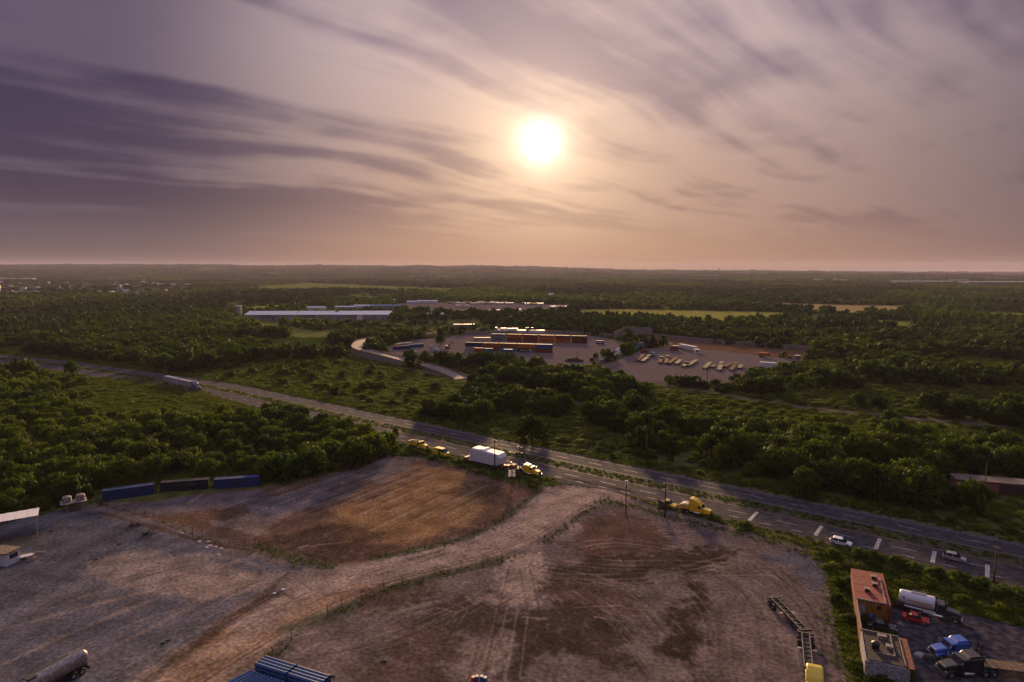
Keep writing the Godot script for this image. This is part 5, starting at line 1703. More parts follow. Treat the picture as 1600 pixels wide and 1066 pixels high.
	bits("alarm_light", mat("amber_lens", rgb(0.6, 0.3, 0.04), 0.3), sp, [[Vector3(-0.2, 6.3, 0), Vector3(0.3, 0.5, 0.3)]])
	pole("pale concrete pole with two crossarms behind the yellow tractor", Vector2(2.1, -170.9), 9.9, [[9.5, 1.6], [8.0, 2.0]], conc, 0.9)
	var tp := pole("pale pole with a white transformer box at the yard entrance", Vector2(27.2, -147.4), 9.3, [[6.5, 0.8], [2.3, 1.3]], conc, 0.9)
	bits("transformer", white, tp, [[Vector3(0, 7.7, 0), Vector3(0.5, 0.85, 0.55)]])
	pole("dark timber pole with bright insulators beside the convoy leader", Vector2(35.9, -144.5), 9.0, [[8.4, 1.9], [7.0, 2.1]], timber, 2.2)
	pole("dark pole with crossarm at the edge of the wood across the highway", Vector2(-17.1, -229.4), 11.0, [[10.6, 2.4]], timber, 0.9)
	pole("slim pole on the meadow by the ramp's lower end", Vector2(-33.1, -311.0), 8.0, [[7.6, 1.6]], timber, 0.9)
	var i := 0
	for q in [[Vector2(-122.2, -416.0), 9.5, "slim pole at the far edge of the meadow, right of two others"], [Vector2(-117.1, -410.0), 6.0, "short pale pole at the far edge of the meadow"], [Vector2(-153.8, -448.8), 8.0, "slim pole on the meadow, leftmost of three"], [Vector2(-147.8, -532.3), 9.0, "slim pole among the trees behind the meadow"], [Vector2(-178.1, -325.3), 8.5, "pale roadside pole in front of the grey double truck"], [Vector2(-233.1, -370.0), 7.5, "pale roadside pole left of the grey double truck"],
			[Vector2(104.1, -188.6), 7.0, "slim pale pole in the wood on the right"], [Vector2(123.6, -161.8), 8.0, "slim pale pole beside the pink brick building"], [Vector2(89.9, -113.6), 7.0, "dark pole on the verge at the right end of the highway"], [Vector2(99.4, -321.6), 9.0, "lamp pole at the front of the trailer lot"], [Vector2(42.2, -410.0), 6.5, "lamp pole beside the dark soil heap in the container yard"], [Vector2(40.3, -186.7), 9.0, "slim pole in the wood behind the yard entrance"], [Vector2(118.1, -170.9), 5.0, "short post left of the pink brick building"]]:
		pole(q[2], q[0], q[1], [[q[1] - 0.4, 1.1]] if i % 2 == 0 else [], conc if i % 3 else timber, 0.6)
		i += 1
	var pa := at3(Vector2(-17.1, -229.4), 10.9)
	var pb := at3(Vector2(-5.0, -178.8), 9.5)
	var pc := at3(Vector2(2.1, -170.9), 9.8)
	var pd := at3(Vector2(35.9, -144.5), 8.7)
	for k in 3:
		var of := Vector3(0.7, 0, 0.7) * (k - 1)
		cable("sagging power cable from the wood over the highway to the timber pole", pa + of, pb + of - Vector3(0, 0.2 if k == 1 else 0.0, 0), 0.7, 0.035)
	# sign frame seen from the side
	var fr := thing("billboard_frame", "dark steel billboard frame beside the timber pole on the verge", "billboard", Vector2(35.8, -147.2), heading(Vector2(35.4, -148.5), Vector2(36.3, -146.4)))
	bits("post", timber, fr, [[Vector3(-1.3, 1.6, 0), Vector3(0.12, 3.2, 0.12)], [Vector3(1.3, 1.6, 0), Vector3(0.12, 3.2, 0.12)]])
	bits("panel", mat("sign_back", rgb(0.07, 0.06, 0.065), 0.7), fr, [[Vector3(0, 2.5, 0.1), Vector3(2.9, 1.3, 0.06)]])
	# ---------------- fences
	fence("wire fence curving along the haul road below the straw field", [Vector2(7.6, -164.2), Vector2(0.0, -148.5), Vector2(-8.4, -135.0), Vector2(-21.2, -126.7), Vector2(-28.7, -123.7)])
	fence("short wire fence at the front tip of the straw field", [Vector2(-53.4, -129.4), Vector2(-43.8, -123.1), Vector2(-36.6, -119.8)])
	fence("wire fence between the haul road and the tracked dirt field", [Vector2(0.6, -123.7), Vector2(-9.9, -118.5), Vector2(-23.2, -110.0), Vector2(-31.1, -102.1)])
	fence("wire fence from the entrance pole along the haul road", [Vector2(23.4, -156.2), Vector2(15.8, -145.3), Vector2(6.8, -130.4)])
	fence("wire fence on the verge between straw field and highway", [Vector2(-38.8, -201.0), Vector2(-27.7, -192.6), Vector2(-15.0, -182.3), Vector2(-1.8, -170.9), Vector2(6.8, -164.2)])
	fence("wire fence on the verge between tracked field and highway", [Vector2(24.3, -156.2), Vector2(31.2, -150.5), Vector2(38.8, -143.7), Vector2(47.3, -137.8), Vector2(55.8, -130.4), Vector2(60.6, -125.5)])
	fence("low wire fence along the edge of the grey gravel lot", [Vector2(-103.4, -153.5), Vector2(-83.2, -142.9), Vector2(-64.4, -131.4), Vector2(-53.7, -128.5)])
	fence("wire fence in front of the hedge beyond the red-roofed workshop", [Vector2(64.7, -123.7), Vector2(73.6, -116.9), Vector2(81.1, -110.0), Vector2(90.1, -101.5)])
	fence("short loose fence panel behind the blue pipes", [Vector2(-35.9, -89.9), Vector2(-34.7, -94.8)])
	# hedge of small trees along the right verge
	var fol := leaf_mat("hedge_leaf", rgb(0.085, 0.105, 0.016))
	var bark := grimy("bark", rgb(0.06, 0.045, 0.035), 0.9)
	var hm := [crown(700, 40, 26, 0.11, 0.8, 0.1), crown(701, 40, 26, 0.11, 0.8, 0.1)]
	var hl := curve([Vector2(70.4, -123.4), Vector2(75.3, -119.8), Vector2(83.0, -112.9), Vector2(89.3, -105.8), Vector2(93.9, -100.9)], 2.6)
	var nth := ["first", "second", "third", "fourth", "fifth", "sixth", "seventh", "eighth", "ninth", "tenth", "eleventh", "twelfth", "thirteenth", "fourteenth", "fifteenth", "sixteenth", "seventeenth", "eighteenth", "nineteenth", "twentieth"]
	for p in hl:
		var o := thing("hedge_tree", "%s small tree from the left in the hedge row along the right verge" % nth[mini(hl.find(p), 19)], "tree", p + Vector2(rng.randf_range(-0.4, 0.4), rng.randf_range(-0.4, 0.4)), rng.randf() * TAU, "trees of the hedge row along the verge")
		var s := new_st()
		tube(s, Vector3(0, -0.1, 0), Vector3(0, 1.3, 0), 0.09, 0.06, 6)
		part("trunk", s, bark, o)
		var c := part("crown", hm[rng.randi() % 2], fol, o, Vector3(0, 0.55, 0))
		c.scale = Vector3(rng.randf_range(1.5, 2.0), rng.randf_range(1.2, 1.9), rng.randf_range(1.3, 1.8))
	make_left_lot(white, conc, galv)
	make_right_lot(white, galv, dark, yellow)
	make_container_yard(white, dark)
	make_far_buildings(white)

func make_left_lot(white: Material, conc: Material, galv: Material) -> void:
	var blue := rgb(0.035, 0.075, 0.26)
	container("faded blue shipping container beside the water tank stand, leftmost of three", Vector2(-98.4, -158.9), heading(Vector2(-102.9, -155.3), Vector2(-92.8, -160.6)), blue, "blue_left", 0.0, 12.19, "", "containers at the edge of the thicket").scale = Vector3(0.93, 1.0, 0.93)
	container("dark slate shipping container with dark lettering, between two blue ones", Vector2(-86.6, -164.3), heading(Vector2(-92.0, -161.8), Vector2(-80.7, -164.7)), rgb(0.035, 0.045, 0.075), "slate_left", 0.0, 12.19, "wide", "containers at the edge of the thicket").scale = Vector3(0.95, 1.0, 0.95)
	container("blue shipping container with a dark crest on its side, rightmost of three", Vector2(-73.8, -166.6), heading(Vector2(-79.1, -164.2), Vector2(-68.0, -166.7)), rgb(0.04, 0.085, 0.28), "blue_crest", 0.0, 12.19, "crest", "containers at the edge of the thicket").scale = Vector3(0.93, 1.0, 0.93)
	# water tanks on a slab
	var o := thing("tank_stand", "white concrete slab on posts carrying two water tanks", "stand", Vector2(-106.2, -149.6), heading(Vector2(-107.4, -148.1), Vector2(-105.0, -149.9)))
	bits("slab", conc, o, [[Vector3(0, 2.15, 0), Vector3(5.4, 0.18, 3.2)]])
	for q in [[-1.5, 0.9], [1.5, 0.9], [-1.5, -0.9], [1.5, -0.9]]:
		bits("post", conc, o, [[Vector3(q[0], 1.0, q[1]), Vector3(0.45, 2.1, 0.45)]])
	var k := 0
	for q in [Vector2(-107.3, -148.9), Vector2(-105.1, -150.5)]:
		var t := thing("water_tank", ["pale round water tank on the concrete stand, nearer the camera", "pinkish round water tank on the concrete stand, farther back"][k], "tank", q, 0.0, "", 2.242)
		var s := new_st()
		lathe(s, [Vector2(0.95, 0.0), Vector2(0.98, 0.4), Vector2(0.94, 0.45), Vector2(0.98, 0.5), Vector2(0.98, 0.95), Vector2(0.94, 1.0), Vector2(0.98, 1.05), Vector2(0.93, 1.3), Vector2(0.8, 1.4), Vector2(0.3, 1.46)], Transform3D(Basis(Vector3.BACK, PI / 2), Vector3.ZERO), 20)
		part("shell", s, grimy(["tank_pale", "tank_pink"][k], [rgb(0.45, 0.42, 0.4), rgb(0.47, 0.36, 0.32)][k], 0.6), t)
		s = new_st()
		lathe(s, [Vector2(0.32, 1.42), Vector2(0.32, 1.52), Vector2(0.01, 1.54)], Transform3D(Basis(Vector3.BACK, PI / 2), Vector3.ZERO), 12)
		part("lid", s, conc, t)
		k += 1
	# canopy at the left edge
	var c := thing("sheet_canopy", "white sheet-metal canopy roof on posts at the left edge", "canopy", Vector2(-108.5, -131.5), heading(Vector2(-102, -133), Vector2(-112, -126)))
	var rs := new_st()
	for i in 12:
		box(rs, Vector3(-5.5 + i, 5.35 + (0.03 if i % 2 else 0.0), 0), Vector3(0.98, 0.06, 8.0), Basis(Vector3.RIGHT, 0.1))
	part("roof_sheet", rs, white, c)
	for q in [[-5.6, 3.7], [-5.6, -3.7], [5.6, 3.7], [5.6, -3.7]]:
		bits("post", galv, c, [[Vector3(q[0], 2.7, q[1]), Vector3(0.12, 5.4, 0.12)]])
	# white cabin
	var cb := shed("site_cabin", "small white site cabin with a beige roof at the left edge", "cabin", Vector2(-101.0, -121.6), heading(Vector2(-98.5, -118.9), Vector2(-97.9, -121.9)) + PI / 2, Vector3(4.4, 2.5, 3.0), white, grimy("beige_roof", rgb(0.3, 0.24, 0.16), 0.9), 0.0, 0)
	bits("window", glass(), cb, [[Vector3(-2.21, 1.65, 0.1), Vector3(0.04, 0.9, 1.7)]])
	bits("window", glass(), cb, [[Vector3(2.21, 1.65, 0.1), Vector3(0.04, 0.9, 1.7)]])
	var pile := thing("scrap_boards", "heap of broken boards and panels beside the white cabin", "debris", Vector2(-97.0, -124.0), 0.4)
	for i in 9:
		var s := new_st()
		box(s, Vector3(rng.randf_range(-1.6, 1.6), 0.12 + 0.08 * i, rng.randf_range(-1.1, 1.1)), Vector3(rng.randf_range(1.2, 2.6), 0.07, rng.randf_range(0.5, 1.3)), Basis(Vector3.UP, rng.randf() * 3.0) * Basis(Vector3.RIGHT, rng.randf_range(-0.15, 0.15)))
		part("board", s, [grimy("board_tan", rgb(0.3, 0.21, 0.12), 0.9), white, mat("board_dark", rgb(0.05, 0.05, 0.06), 0.7)][i % 3], pile)
	# litter
	var n := 0
	for p in [Vector2(-72.9, -135.7), Vector2(-67.0, -131.4), Vector2(-65.1, -131.4), Vector2(-63.8, -129.4), Vector2(-62.4, -128.8), Vector2(-60.8, -127.9), Vector2(-64.0, -128.5), Vector2(-59.9, -124.9), Vector2(-41.7, -110.7), Vector2(-42.8, -109.3)]:
		var s := new_st()
		blob(s, Vector3(p.x, 0.02, p.y), Vector3(rng.randf_range(0.25, 0.5), rng.randf_range(0.12, 0.25), rng.randf_range(0.22, 0.42)), 80 + n)
		solid("white_sack", s, mat("sack_white", rgb(0.62, 0.58, 0.58), 0.8), "white sack dumped on the gravel by the low fence" if n < 8 else "white scrap lying where the haul road meets the gravel", "sack", "white sacks on the gravel" if n < 8 else "white scraps by the haul road")
		n += 1
	for e in [[Vector2(-86.0, -140.0), "dark heap of brush with a yellow scrap, left of two"], [Vector2(-80.0, -135.0), "dark tangle of branches on the gravel, right of two"]]:
		var b := thing("brush_heap", e[1], "brush", e[0])
		var s := new_st()
		for i in 26:
			var a := rng.randf() * TAU
			var f := Vector3(rng.randf_range(-1.3, 1.3), 0.1, rng.randf_range(-0.8, 0.8))
			tube(s, f, f + Vector3(cos(a) * 1.2, rng.randf_range(0.1, 0.8), sin(a) * 1.2), 0.05, 0.015, 4)
		part("branch", s, mat("brush_dark", rgb(0.025, 0.02, 0.016), 0.95), b)
	for e in [[Vector2(-102.7, -137.1)], [Vector2(-96.8, -144.5)], [Vector2(-83.3, -130.1)], [Vector2(-83.6, -122.9)], [Vector2(-54.0, -94.6)], [Vector2(-54.4, -93.9)], [Vector2(-19.0, -89.2)], [Vector2(-25.8, -85.7)]]:
		var s := new_st()
		blob(s, Vector3(e[0].x, 0.0, e[0].y), Vector3(0.5, 0.18, 0.3), 95 + int(e[0].x))
		solid("dark_clod", s, mat("clod", rgb(0.03, 0.022, 0.018), 1.0), "small dark clod of earth lying on the bare yard", "clod", "dark clods on the yard")
	# silver tank trailer in the left corner
	var tk := thing("tank_trailer", "silver tank trailer with a roof walkway in the front left corner", "trailer", Vector2(-64.2, -83.2), heading(Vector2(-64.9, -80.4), Vector2(-61.7, -88.1)))
	var al := grimy("tank_alu", rgb(0.42, 0.38, 0.35), 0.35, 0.5)
	var ts := new_st()
	lathe(ts, [Vector2(0.01, -5.6), Vector2(0.8, -5.5), Vector2(1.2, -5.2), Vector2(1.22, 4.4), Vector2(0.85, 4.85), Vector2(0.01, 5.0)], Transform3D(Basis(), Vector3(0, 2.05, 0)), 24)
	part("tank_shell", ts, al, tk)
	bits("walkway", mat("walk_dark", rgb(0.035, 0.04, 0.04), 0.8), tk, [[Vector3(-0.8, 3.2, -0.55), Vector3(7.0, 0.1, 0.5)], [Vector3(-2.6, 3.28, 0.1), Vector3(1.2, 0.15, 1.2)]])
	bits("side_cabinet", grimy("tank_cabinet", rgb(0.5, 0.45, 0.4), 0.5), tk, [[Vector3(-2.4, 2.3, -1.5), Vector3(1.6, 0.5, 0.5)]])
	bits("chassis", mat("chassis", rgb(0.03, 0.03, 0.032), 0.6), tk, [[Vector3(0, 0.85, 0), Vector3(9.6, 0.25, 1.2)], [Vector3(4.6, 0.6, 0), Vector3(0.2, 0.4, 2.3)], [Vector3(0, 1.0, 0), Vector3(7.0, 0.5, 0.5)]])
	for x in [3.6, 2.4]:
		for z in [-0.95, 0.95]:
			wheel(tk, Vector3(x, 0.5, z), 0.5, 0.5)
	var t2 := thing("tank_trailer", "rounded end of a second grey tank trailer cut by the left frame edge", "trailer", Vector2(-79.5, -84.0), heading(Vector2(-82, -80.0), Vector2(-77, -87)))
	ts = new_st()
	lathe(ts, [Vector2(0.01, -4.5), Vector2(1.1, -4.3), Vector2(1.15, 3.6), Vector2(0.8, 4.1), Vector2(0.01, 4.2)], Transform3D(Basis(), Vector3(0, 1.9, 0)), 24)
	part("tank_shell", ts, al, t2)
	bits("chassis", mat("chassis", rgb(0.03, 0.03, 0.032), 0.6), t2, [[Vector3(0, 0.75, 0), Vector3(8.0, 0.25, 1.2)]])
	for x in [2.8, 1.6]:
		for z in [-0.95, 0.95]:
			wheel(t2, Vector3(x, 0.5, z), 0.5, 0.5)
	# blue pipes
	var pipe_m := grimy("pipe_blue", rgb(0.028, 0.13, 0.36), 0.4)
	var pd := Vector2(5.1, 2.2).normalized()
	var pn := Vector2(-pd.y, pd.x)
	var r := 0.29
	var pm := func(L: float) -> Mesh:
		return shared("pipe%.1f" % L, func(s): lathe(s, [Vector2(r - 0.05, L / 2), Vector2(r - 0.05, -L / 2), Vector2(r, -L / 2), Vector2(r, L / 2 - 0.35), Vector2(r + 0.04, L / 2 - 0.3), Vector2(r + 0.04, L / 2), Vector2(r - 0.05, L / 2)], Transform3D(), 18))
	var base := Vector2(-33.9, -86.0)
	for j in 2:           # two bundles end to end, each of three layers of four
		for layer in 3:
			for i in 4:
				var c2: Vector2 = base + pd * (6.0 * j) + pn * ((1.5 - i) * 0.6)
				var lbl: String = ["blue pipe in the left bundle of the front stack, " + ["bottom", "middle", "top"][layer] + " layer", "blue pipe in the right bundle of the front stack, " + ["bottom", "middle", "top"][layer] + " layer"][j]
				var p := part(numbered("water_pipe"), pm.call(5.7), pipe_m, self, Vector3(c2.x, r + layer * 0.6, c2.y))
				p.rotation.y = heading(Vector2.ZERO, pd)
				if layer == 2:
					lbl += ", " + ["nearest the camera", "second from the front", "third from the front", "farthest back"][i]
				tag(p, lbl, "pipe", "blue pipes: bundle %d layer %d" % [j + 1, layer + 1])
	var qd := Vector2(-0.62, 0.78)
	for i in 10:
		var c2: Vector2 = base - pd * 2.9 + pn * 1.75 + pd * 0.66 * i + qd * 2.6
		var p := part(numbered("water_pipe"), pm.call(5.0), pipe_m, self, Vector3(c2.x, r + 0.6, c2.y))
		p.rotation.y = heading(qd, Vector2.ZERO)
		var under := part(numbered("water_pipe"), pm.call(5.0), pipe_m, self, Vector3(c2.x, r, c2.y))
		under.rotation.y = heading(qd, Vector2.ZERO)
		tag(under, "blue pipe hidden in the lower layer of the crosswise row", "pipe", "blue pipes: crosswise lower layer")
		tag(p, "%s blue pipe from the left in the crosswise row before the bundles" % ["first", "second", "third", "fourth", "fifth", "sixth", "seventh", "eighth", "ninth", "tenth"][i], "pipe", "blue pipes: crosswise row")
	n = 0
	for p in [Vector2(-5.5, -84.4), Vector2(-5.0, -84.6), Vector2(-4.3, -84.6), Vector2(-3.8, -84.3)]:
		var s := new_st()
		lathe(s, [Vector2(0.01, 0.0), Vector2(0.28, 0.0), Vector2(0.29, 0.3), Vector2(0.27, 0.32), Vector2(0.29, 0.34), Vector2(0.28, 0.85), Vector2(0.01, 0.86)], Transform3D(Basis(Vector3.BACK, PI / 2), at3(p, 0.03)), 14)
		solid("drum", s, paint(["drum_blue", "drum_red"][1 if n == 0 else 0], [rgb(0.03, 0.1, 0.25), rgb(0.35, 0.04, 0.03)][1 if n == 0 else 0]), ["small red drum at the bottom edge beside blue drums", "small blue drum at the bottom edge, second from left", "small blue drum at the bottom edge, third from left", "small blue drum at the bottom edge, rightmost"][n], "drum")
		n += 1

func skeleton_trailer(label: String, a: Vector2, b: Vector2, front_bar: bool) -> void:   # a = wheels end
	var o := thing("container_chassis", label, "trailer", (a + b) / 2, heading(a, b))
	var L := a.distance_to(b)
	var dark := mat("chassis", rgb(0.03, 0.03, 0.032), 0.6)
	var pale := grimy("rail_pale", rgb(0.24, 0.2, 0.215), 0.6)
	for z in [-0.55, 0.55]:
		bits("rail", dark, o, [[Vector3(0, 1.05, z), Vector3(L, 0.34, 0.14)]])
		bits("rail_flange", pale, o, [[Vector3(0, 1.235, z), Vector3(L, 0.025, 0.13)]])
	var n := int(L / 1.15)
	for i in n:
		part("crossmember", shared("xmember", func(s): box(s, Vector3.ZERO, Vector3(0.12, 0.14, 0.94))), dark, o, Vector3(-L / 2 + L * (i + 0.5) / n, 1.1, 0))
	bits("bolster", dark, o, [[Vector3(-L / 2 + 0.1, 1.1, 0), Vector3(0.25, 0.3, 2.4)], [Vector3(L / 2 - 0.15, 1.1, 0), Vector3(0.3, 0.3, 2.4 if front_bar else 1.4)]])
	bits("shade_sheet", dark, o, [[Vector3(0, 0.86, 0), Vector3(L * 0.92, 0.03, 0.9)]])  # dark sheet added to stand for the black shade between the rails
	for z in [-1.0, 1.0]:
		bits("mudguard", grimy("guard_white", rgb(0.5, 0.48, 0.46), 0.6), o, [[Vector3(-0.4, 1.0, z * 1.05), Vector3(0.35, 0.06, 0.6)]])
		bits("landing_leg", dark, o, [[Vector3(L * 0.22, 0.45, z * 0.6), Vector3(0.16, 0.9, 0.16)]])
		for x in [-L / 2 + 0.8, -L / 2 + 2.1]:
			wheel(o, Vector3(x, 0.5, z * 0.95), 0.5, 0.55)

func make_right_lot(white: Material, galv: Material, dark: Material, yellow: Material) -> void:
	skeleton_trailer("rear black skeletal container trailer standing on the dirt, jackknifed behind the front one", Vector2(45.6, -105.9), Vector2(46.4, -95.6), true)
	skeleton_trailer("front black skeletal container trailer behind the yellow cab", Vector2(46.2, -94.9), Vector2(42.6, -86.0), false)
	tractor("yellow truck cab at the bottom edge in front of the skeletal trailers", Vector2(41.3, -81.6), heading(Vector2(46.2, -94.9), Vector2(42.6, -86.0)), paint("lemon", rgb(0.75, 0.52, 0.01)), "high", "bare", 0.95, "yellow_cab")
	# workshop row
	var brick := grimy("workshop_brick", rgb(0.3, 0.1, 0.055), 0.9)
	var roofm := grimy("workshop_roof", rgb(0.36, 0.06, 0.045), 0.8)
	var soot := grimy("workshop_soot", rgb(0.075, 0.06, 0.05), 0.95)
	var cream := grimy("workshop_cream", rgb(0.42, 0.38, 0.33), 0.8)
	var orange := grimy("workshop_orange", rgb(0.5, 0.22, 0.03), 0.85)
	var pale := grimy("workshop_white", rgb(0.55, 0.55, 0.58), 0.8)
	var o := thing("workshop", "long brick workshop with a red roof behind and a sooty flat roof in front", "building", Vector2(58.9, -98.2), heading(Vector2(50.1, -85.3), Vector2(62.8, -113.3)))
	# local x runs to the rear (away), z to the right (east); west wall at z = -2.4
	var w := 4.9
	var h := 2.7
	bits("rear_wall", brick, o, [[Vector3(9.3, h / 2, -w / 2), Vector3(12.2, h, 0.2)], [Vector3(9.3, h / 2, w / 2), Vector3(12.2, h, 0.2)], [Vector3(15.4, h / 2, 0), Vector3(0.2, h, w - 0.2)]])
	bits("court_wall", orange, o, [[Vector3(3.1, h / 2, 0), Vector3(0.2, h, w - 0.2)]])
	bits("court_door", pale, o, [[Vector3(2.98, 1.1, -1.6), Vector3(0.04, 2.2, 0.9)]])
	bits("court_window", glass(), o, [[Vector3(2.98, 2.1, 0.9), Vector3(0.04, 0.6, 0.7)]])
	for i in 4:
		var x := 4.6 + i * 3.1
		var rf := bits("roof_panel", roofm, o, [[Vector3(x, h + 0.1, 0), Vector3(3.0, 0.12, w + 0.3)]])
		if i > 0:
			bits("step_edge", soot, o, [[Vector3(x - 1.55, h + 0.06, 0), Vector3(0.1, 0.12, w + 0.2)]])
	for q in [[7.0, -0.6], [9.6, 0.8], [12.6, 0.9]]:
		bits("vent_box", cream, o, [[Vector3(q[0], h + 0.68, q[1]), Vector3(0.8, 0.06, 0.9)], [Vector3(q[0], h + 0.4, q[1] - 0.4), Vector3(0.7, 0.5, 0.06)], [Vector3(q[0], h + 0.4, q[1] + 0.4), Vector3(0.7, 0.5, 0.06)], [Vector3(q[0] + 0.32, h + 0.4, q[1]), Vector3(0.06, 0.5, 0.74)]])
	bits("parapet", cream, o, [[Vector3(8.0, h + 0.28, 1.85), Vector3(9.8, 0.22, 0.14)], [Vector3(3.15, h + 0.28, -0.3), Vector3(0.16, 0.24, 4.4)], [Vector3(-1.9, h + 0.16, -w / 2), Vector3(9.9, 0.24, 0.16)]])
	bits("court_side_wall", brick, o, [[Vector3(-1.9, h / 2, -w / 2), Vector3(9.9, h, 0.2)], [Vector3(2.6, h / 2, w / 2), Vector3(0.8, h, 0.2)]])
	var cf := bits("court_floor", soot, o, [[Vector3(-1.9, 0.06, 0), Vector3(9.7, 0.06, w - 0.3)]])
	# front block
	bits("front_wall", pale, o, [[Vector3(-15.0, h / 2, 0.2), Vector3(0.2, h, 5.4)], [Vector3(-10.95, h / 2, -w / 2), Vector3(7.9, h, 0.2)], [Vector3(-10.95, h / 2, w / 2 + 0.5), Vector3(7.9, h, 0.2)], [Vector3(-7.0, h / 2, 0.2), Vector3(0.2, h, 5.2)]])
	for q in [[-13.7, 2.5], [-11.2, 2.5], [-8.5, 2.9]]:
		bits("front_roof_panel", soot, o, [[Vector3(q[0], h + 0.08, 0.05), Vector3(q[1] - 0.08, 0.12, w - 0.4)]])
	bits("tiled_eave", brick, o, [[Vector3(-10.95, h + 0.05, w / 2 + 0.6), Vector3(8.2, 0.14, 1.0)]])
	bits("front_parapet", cream, o, [[Vector3(-7.0, h + 0.26, 0), Vector3(0.16, 0.22, 4.9)], [Vector3(-10.0, h + 0.26, 1.35), Vector3(5.7, 0.22, 0.14)], [Vector3(-12.9, h + 0.26, 0.2), Vector3(0.14, 0.22, 2.2)], [Vector3(-10.9, h + 0.2, w / 2 + 0.02), Vector3(7.8, 0.2, 0.1)]])
	bits("roof_hatch", cream, o, [[Vector3(-8.2, h + 0.4, 0.2), Vector3(0.7, 0.5, 1.2)], [Vector3(-10.6, h + 0.35, 0.9), Vector3(0.9, 0.4, 0.9)]])
	bits("wall_panel", grimy("panel_bluewhite", rgb(0.5, 0.53, 0.6), 0.7), o, [[Vector3(-15.12, 1.8, -1.1), Vector3(0.03, 1.9, 2.3)], [Vector3(-15.12, 1.7, 1.7), Vector3(0.03, 1.8, 1.6)]])
	var tank := new_st()
	lathe(tank, [Vector2(0.5, 0), Vector2(0.55, 0.9), Vector2(0.2, 1.15), Vector2(0.01, 1.2)], Transform3D(Basis(Vector3.BACK, PI / 2), Vector3(-11.6, h + 0.14, -1.0)), 14)
	part("roof_tank", tank, mat("tank_black", rgb(0.012, 0.012, 0.013), 0.5), o)
	var sedan := car("dark_car", "dark car parked in the roofless court of the workshop", Vector2(59.8, -97.8), heading(Vector2(57.0, -98.0), Vector2(60.4, -96.8)), paint("night", rgb(0.02, 0.022, 0.026)), "sedan", 1.0)
	var heap := thing("blue_tarp_heap", "crumpled blue tarpaulin heap in front of the orange court wall", "tarpaulin", Vector2(60.4, -101.3))
	var hs := new_st()
	blob(hs, Vector3(0, 0.06, 0), Vector3(1.0, 1.2, 0.7), 131)
	part("sheet", hs, grimy("tarp_blue", rgb(0.07, 0.16, 0.34), 0.6), heap)
	# tanker truck
	var tt := Vector2(71.0, -101.9)
	var td := heading(Vector2(67.8, -103.5), Vector2(74.6, -99.0))
	var tr := tractor("white tanker truck with a dark cab parked in the gravel lot", tt, td, paint("graphite", rgb(0.035, 0.035, 0.035)), "none", "tank", 0.98, "tanker_truck")
	var ts := new_st()
	lathe(ts, [Vector2(0.01, -5.1), Vector2(0.9, -5.05), Vector2(1.1, -4.85), Vector2(1.12, 0.05), Vector2(0.9, 0.25), Vector2(0.01, 0.3)], Transform3D(Basis().scaled(Vector3(1, 1, 1.08)), Vector3(-0.1, 2.25, 0)), 24)
	part("tank_shell", ts, white, tr)
	var gold := mat("gold_ink", rgb(0.4, 0.22, 0.06), 0.6)
	bits("lettering", gold, tr, [[Vector3(-2.1, 2.3, 1.215), Vector3(3.6, 0.16, 0.02)], [Vector3(-1.7, 1.95, 1.18), Vector3(2.6, 0.1, 0.02)], [Vector3(-4.45, 2.55, 1.17), Vector3(0.4, 0.4, 0.02)]])
	bits("catwalk", galv, tr, [[Vector3(-2.3, 3.42, 0), Vector3(2.2, 0.08, 0.6)], [Vector3(-2.3, 3.62, 0.35), Vector3(2.2, 0.05, 0.05)], [Vector3(-2.3, 3.62, -0.35), Vector3(2.2, 0.05, 0.05)]])
	bits("side_skirt", white, tr, [[Vector3(-0.7, 1.0, 1.12), Vector3(1.9, 0.5, 0.06)], [Vector3(-3.0, 1.15, 1.12), Vector3(2.6, 0.1, 0.5)]])
	bits("rear_frame", dark, tr, [[Vector3(-4.6, 0.95, 0), Vector3(1.4, 0.3, 2.0)]])
	car("red_car", "red car with a pale bonnet patch beside the tanker truck", Vector2(66.9, -100.3), heading(Vector2(65.2, -101.2), Vector2(68.6, -99.2)), paint("red", rgb(0.5, 0.02, 0.02)), "sedan", 0.9)
	# two parked tractors, one with a flatbed
	var west := heading(Vector2(69, -87.0), Vector2(61.4, -86.6))
	tractor("blue tractor parked beside the black one in the front right corner", Vector2(66.8, -90.6), west, paint("cobalt", rgb(0.02, 0.1, 0.42)), "flat", "bare", 0.92)
	tractor("black high-roofed tractor with a chrome bumper in the front right corner", Vector2(65.6, -86.4), west, paint("black", rgb(0.015, 0.014, 0.016)), "flat", "bare", 1.0)
	var fb := thing("flatbed_trailer", "long worn wooden flatbed trailer behind the black tractor", "trailer", Vector2(74.2, -85.6), heading(Vector2(80, -84.3), Vector2(69.5, -86.8)))
	var worn := grimy("worn_planks", rgb(0.2, 0.13, 0.09), 0.95)
	for i in 12:
		bits("plank", worn, fb, [[Vector3(-5.0 + i * 0.9, 1.3, 0), Vector3(0.86, 0.1, 2.3)]])
	bits("frame", dark, fb, [[Vector3(0, 1.08, 0), Vector3(10.8, 0.3, 1.4)]])
	for x in [-4.2, -3.0]:
		for z in [-0.9, 0.9]:
			wheel(fb, Vector3(x, 0.5, z), 0.5, 0.5)
	var ld := thing("red_ladder", "red folding steel ladder rig between the tractor and the flatbed", "ladder", Vector2(69.6, -89.6), 0.5)
	var ls := new_st()
	for z in [-0.35, 0.35]:
		tube(ls, Vector3(-0.9, 0.0, z), Vector3(0.5, 2.6, z), 0.06, 0.06, 5)
	for i in 6:
		tube(ls, Vector3(-0.7 + i * 0.22, 0.4 + i * 0.4, -0.35), Vector3(-0.7 + i * 0.22, 0.4 + i * 0.4, 0.35), 0.04, 0.04, 5)
